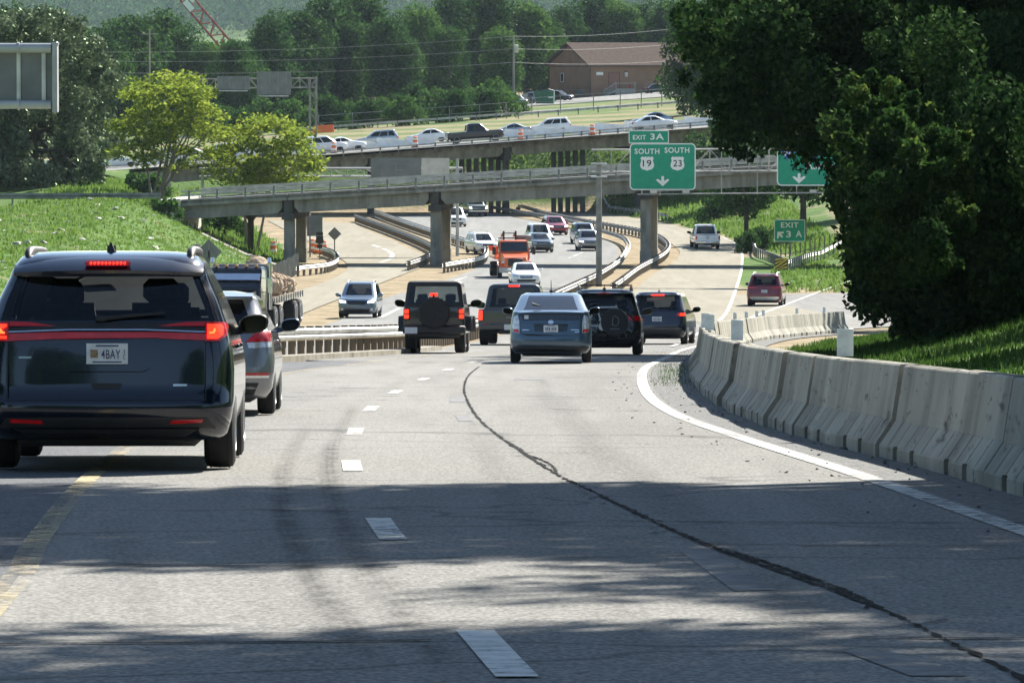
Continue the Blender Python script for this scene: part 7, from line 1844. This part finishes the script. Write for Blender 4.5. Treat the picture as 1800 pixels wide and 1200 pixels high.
# big dark glossy tree at the left edge
bl_ = []
g_ = random.Random(4)
for i in range(260):
    px = g_.uniform(-60, 205); py = g_.uniform(30, 352); D = g_.uniform(432, 452)
    if px > 205 - max(0, (py - 200)) * .35 - max(0, 90 - py) * 1.1 + 10 * math.sin(py * .06): continue
    pass
    p = P(px, py, D); bl_.append((p.x, p.y, p.z, g_.uniform(.6, 1.25)))
ctr = Vector((XW(60, 442), 442, T(XW(60, 442), 442)))
bl_ = [(b[0] - ctr.x, b[1] - ctr.y, b[2] - ctr.z, b[3]) for b in bl_]
tree('evergreen_tree', 'big dark glossy tree filling the left edge behind the bank guardrail', ctr, leaf_cloud('crown', bl_, 52000, .40, LM['mag'], 5, .0, .5), mk(limbs(bl_, 5, .35, 20, 3), 'trunk', M['bark']))
# two yellow green feathery trees, several stems each
def feather(label, pxs, base_px, D, n, seed, box, sz=.40):
    g = random.Random(seed); blobs = []
    x0, x1, y0, y1 = box
    for i in range(240):
        px = g.uniform(x0, x1); py = g.uniform(y0, y1)
        u = (px - (x0 + x1) / 2) / ((x1 - x0) / 2); v = (py - y0) / (y1 - y0)
        if v < .55 * abs(u) ** 2.4 + .06 * g.random() or v > 1 - .12 * abs(u) - .40 * g.random() ** 2: continue
        p = P(px, py, D + g.uniform(-3.5, 3.5)); blobs.append((p.x, p.y, p.z, g.uniform(.5, 1.35)))
    c = Vector((XW(base_px, D), D, T(XW(base_px, D), D)))
    blobs = [(a - c.x, b - c.y, z - c.z, r_) for a, b, z, r_ in blobs]
    mb = MB(); 
    for k in range(7):
        e = Vector(g.choice(blobs)[:3]); s0 = Vector((g.uniform(-.5, .5), g.uniform(-.5, .5), -.3))
        m1 = s0.lerp(e, .45) + Vector((0, 0, .6)); mb.tube([s0, m1, e], [.12, .085, .03], 7)
        for q in range(4):
            e2 = Vector(g.choice(blobs)[:3])
            if (e2 - m1).length < 5: mb.tube([m1, m1.lerp(e2, .5) + Vector((0, 0, .2)), e2], [.06, .04, .015], 5)
    tree('feathery_tree', label, c, leaf_cloud('crown', blobs, n, sz, LM['yel'], seed, 0, .0, .40, .36, 1.25, .55), mk(mb, 'trunk', M['bark_l']))
feather('tall yellow green feathery tree with many thin stems above the bridge end', None, 272, 416, 10500, 11, (200, 398, 116, 305))
feather('low spreading yellow green tree beside the nearer overpass railing', None, 440, 420, 9500, 12, (366, 562, 198, 338))
bl_ = [(random.uniform(-1.2, 1.2), random.uniform(-.6, .6), random.uniform(.3, 1.2), .5) for _ in range(10)]
for px, D, s_, lab in ((295, 392, .9, 'small green bush growing over the bridge end wall'), (262, 430, 1.3, 'green bush at the base of the tall yellow green tree'), (395, 425, 1.4, 'dark green bush beneath the low spreading tree')):
    x = XW(px, D); tree('bush', lab, (x, D, T(x, D)), leaf_cloud('crown', bl_, 1500, .28, LM['far2'], int(px), .1, .3), mk(limbs(bl_, .4, .05, 5, 2), 'trunk', M['bark']), s_)

# the dark tree mass on the right bank: outlines of the clumps as seen, given depth and volume
def clump_tree(name, label, base, D0, D1, lst, n, size, m, seed, rmul=1.0, trunk=(5, .3), aspect=.6):
    g = random.Random(seed); blobs = []
    for px, py, r_px, cnt in lst:
        for k in range(cnt + cnt // 2):
            D = g.uniform(D0, D1); a = g.random() * 6.283; q = r_px * g.uniform(.9, 1.45)
            p = P(px + q * math.cos(a), py + q * math.sin(a) + 6, D); blobs.append((p.x, p.y, p.z, r_px * D / F * g.uniform(.10, .22)))
        for k in range(cnt):
            D = g.uniform(D0, D1); a = g.random() * 6.283; q = r_px * math.sqrt(g.random())
            p = P(px + q * math.cos(a), py + q * math.sin(a), D); blobs.append((p.x, p.y, p.z, r_px * D / F * g.uniform(.34, .6) * rmul))
    c = Vector((base[0], base[1], T(*base)))
    blobs = [(a - c.x, b - c.y, z - c.z, r_) for a, b, z, r_ in blobs]
    return tree(name, label, c, leaf_cloud('crown', blobs, n, size, m, seed, .5, .25, 1, aspect, 1.3), mk(limbs(blobs, 2.2, trunk[1], 0, seed), 'trunk', M['bark']))
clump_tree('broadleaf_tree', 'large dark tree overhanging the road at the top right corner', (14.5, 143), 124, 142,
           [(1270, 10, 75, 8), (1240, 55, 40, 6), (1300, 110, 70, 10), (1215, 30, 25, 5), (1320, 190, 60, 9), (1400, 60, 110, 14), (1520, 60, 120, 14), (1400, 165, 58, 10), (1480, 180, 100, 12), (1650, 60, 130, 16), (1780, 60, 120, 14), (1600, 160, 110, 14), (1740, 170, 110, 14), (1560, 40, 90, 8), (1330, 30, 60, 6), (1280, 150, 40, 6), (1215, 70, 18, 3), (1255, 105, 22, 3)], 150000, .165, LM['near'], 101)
clump_tree('broadleaf_tree', 'leafy tree with sunlit-coloured leaves in front of the dark tree mass on the right', (12.6, 121), 112, 119,
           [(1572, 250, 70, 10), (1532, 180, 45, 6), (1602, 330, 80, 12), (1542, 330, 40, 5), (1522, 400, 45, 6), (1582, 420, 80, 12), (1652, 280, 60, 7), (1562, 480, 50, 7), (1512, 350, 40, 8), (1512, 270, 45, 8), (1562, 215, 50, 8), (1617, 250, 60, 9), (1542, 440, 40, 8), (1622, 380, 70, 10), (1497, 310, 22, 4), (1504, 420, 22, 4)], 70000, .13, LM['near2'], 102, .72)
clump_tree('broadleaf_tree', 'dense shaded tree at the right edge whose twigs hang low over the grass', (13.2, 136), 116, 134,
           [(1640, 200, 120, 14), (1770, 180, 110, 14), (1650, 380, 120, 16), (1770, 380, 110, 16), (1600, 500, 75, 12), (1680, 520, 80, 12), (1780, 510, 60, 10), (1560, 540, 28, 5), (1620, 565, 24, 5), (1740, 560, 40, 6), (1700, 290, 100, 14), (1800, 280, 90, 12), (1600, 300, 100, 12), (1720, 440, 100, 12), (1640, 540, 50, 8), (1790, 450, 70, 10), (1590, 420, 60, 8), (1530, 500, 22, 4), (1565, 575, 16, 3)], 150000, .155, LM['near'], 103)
# trees on the same bank nearer the camera, mostly beside and above the picture; their shade crosses the road
def bank_tree(label, x, y, crown_c, rx, rz_, n, seed, r=(.9, 1.6), leaf=.22, nb=60):
    base = Vector((x, y, T(x, y)))
    g = random.Random(seed); blobs = []
    for i in range(nb):
        th = g.random() * 6.283; u = g.uniform(-1, 1); k = math.sqrt(g.random())
        rad = math.sqrt(1 - u * u) * k
        blobs.append((crown_c[0] - x + rad * math.cos(th) * rx[0], crown_c[1] - y + rad * math.sin(th) * rx[1], crown_c[2] - base.z + u * rz_, g.uniform(*r)))
    return tree('broadleaf_tree', label, base, leaf_cloud('crown', blobs, n, leaf, LM['near'], seed, .3, .2), mk(limbs(blobs, 6, .35, 20, seed, lean=((crown_c[0] - x) * .3, 0)), 'trunk', M['bark']))
SH = lambda X, Y, h: (X + .62 * h, Y + 1.10 * h, zc(Y) + h)      # canopy point that shades (X, Y) on the road
for lab, xy, shade, h, rx, rz_, n, sd, nb in BANK if 'BANK' in globals() else (
    ('tall bank tree above the frame shading the road ahead of the camera', (12.5, 52), (.2, 34.3), 13.5, (7.0, 6.2), 1.6, 70000, 201, 150),
    ('tall bank tree above the frame shading the lower right of the road', (12.0, 40), (4.6, 25.5), 13.5, (4.6, 4.6), 1.6, 30000, 202, 70),
    ('tall bank tree above the frame shading the near lanes', (11.5, 30), (.2, 16.6), 13.0, (6.6, 5.4), 1.6, 56000, 203, 120)):
    bank_tree(lab, *xy, SH(shade[0], shade[1], h), rx, rz_, n, sd, (.7, 1.3), .24, nb)
for i, (x, y, s_) in enumerate(((21, 118, .9), (19, 136, .95), (24, 152, 1.0), (17.5, 100, .8), (18.5, 84, .85), (27, 170, 1.0), (23, 66, .9), (24, 228, .85), (31, 236, .9))):  # unseen trees added to shade the right grass and barriers
    tree('broadleaf_tree', 'unseen bank tree added beyond the right edge for its shade', (x, y, T(x, y)), *FARV[i % 4], scale=s_, rz=i * 1.3, group='bank trees added out of view for shade')
for i, (x, y, s_) in enumerate(((-13, -14, .9), (14, -12, .9), (-17, -32, 1.0), (17, -30, 1.0), (-14, -52, 1.1), (15, -50, 1.1), (-9, -72, 1.1), (9, -74, 1.1), (0, -80, 1.0), (-20, 8, .8), (-22, 30, .8), (21, -68, 1.2), (-21, -68, 1.2), (-5, -95, 1.3), (5, -96, 1.3), (-14, -92, 1.4), (14, -94, 1.4), (-24, -90, 1.4), (24, -92, 1.4), (-12, -30, 1.0), (12, -36, 1.0))):  # unseen trees added to darken reflections and sky fill
    tree('broadleaf_tree', 'unseen tree added behind the camera to darken reflections', (x, y, T(x, y)), *FARV[i % 4], scale=s_ * 1.1, rz=i * 1.1, group='trees added behind the camera to darken reflections')
# trees on the embankment right of the bridge
bl_ = crown_blobs(3.4, 2.8, 5.4, 30, .7, 1.3, 80)
EM = (leaf_cloud('crown', bl_, 7000, .34, LM['far'], 81, .2, .45), mk(limbs(bl_, 3.6, .2, 12, 4), 'trunk', M['bark']))
for px, D, s_, lab in ((1312, 452, .95, 'dark tree on the embankment left of the gore sign'), (1412, 446, 1.25, 'forked tree on the embankment behind the gore sign'), (1500, 470, 1.3, 'tree on the embankment half hidden by the near leaves'), (1275, 520, 1.05, 'tree behind the right end of the nearer overpass')):
    x = XW(px, D); tree('embankment_tree', lab, (x, D, T(x, D)), *EM, scale=s_, rz=px)
for px, D, s_, lab in ((1255, 590, 1.1, 'tall green tree right of the green exit sign tab'), (1215, 640, 1.15, 'green tree right of the white sedan on the upper highway'), (1310, 575, 1.2, 'dark green tree behind the second green sign'), (1370, 600, 1.2, 'green tree behind the near overhanging leaves')):
    x = XW(px, D); tree('broadleaf_tree', lab, (x, D, T(x, D) - .3), *FARV[px % 2 * 3], scale=s_ * .62, rz=px)
for px, D, s_, lab in ((1331, 433, .5, 'small dark shrub beside the bent guardrail'), (1312, 428, .45, 'low shrub at the right edge of the tan ramp'), (1255, 500, .7, 'shrub on the grass slope beneath the green sign')):
    x = XW(px, D); tree('shrub', lab, (x, D, T(x, D)), *BUV[0], scale=s_, rz=px)

# the wooded hill on the skyline: one far mass
def forest():
    g = np.random.default_rng(9)
    base = crown_blobs(4.6, 3.4, 3.0, 12, 1.4, 2.4, 91)
    B = []
    for i in range(3200):
        y = 3300 + 1900 * g.random(); x = (g.random() - .56) * .235 * y
        z = T(x, y); s = g.uniform(2.0, 3.8)
        for b in base: B.append((x + b[0] * s, y + b[1] * s, z + 3 + b[2] * s, b[3] * s))
    C = []
    for i in range(620):
        y = 1040 + 1900 * g.random() ** 1.4; x = (g.random() - .62) * .20 * y; z = T(x, y); s = g.uniform(1.0, 1.9)
        for b in base: C.append((x + b[0] * s, y + b[1] * s, z + 2 + b[2] * s, b[3] * s))
    o = link('foothill_wood', leaf_cloud('wood', C, 90000, 1.2, LM['far'], 93, .1, .65, 1, .8)); tag(o, 'green wood at the foot of the hazy hill behind the crane', 'forest', kind='stuff')
    me = leaf_cloud('forest', B, 330000, 2.3, LM['hill'], 92, .1, .7, 1, .8)
    o = link('hill_forest', me); tag(o, 'hazy blue green wooded hillside filling the skyline', 'forest', kind='stuff')
forest()

# ------------------------------------------------------------------ summer haze: one closed box of thin even air
hm = bpy.data.materials.new('summer haze'); hm.use_nodes = True
t = hm.node_tree; t.nodes.remove(t.nodes['Principled BSDF'])
pv = _n(t, 'ShaderNodeVolumePrincipled'); pv.inputs['Color'].default_value = (.72, .86, 1.0, 1); pv.inputs['Density'].default_value = .00004; pv.inputs['Anisotropy'].default_value = .0
t.links.new(pv.outputs[0], t.nodes['Material Output'].inputs['Volume'])
mb = MB(); mb.box((0, 4400, 92), (12400, 9500, 216)); o = mb.build('haze', hm, smooth=False); tag(o, 'thin pale summer haze fading the far hills', 'haze', kind='stuff')
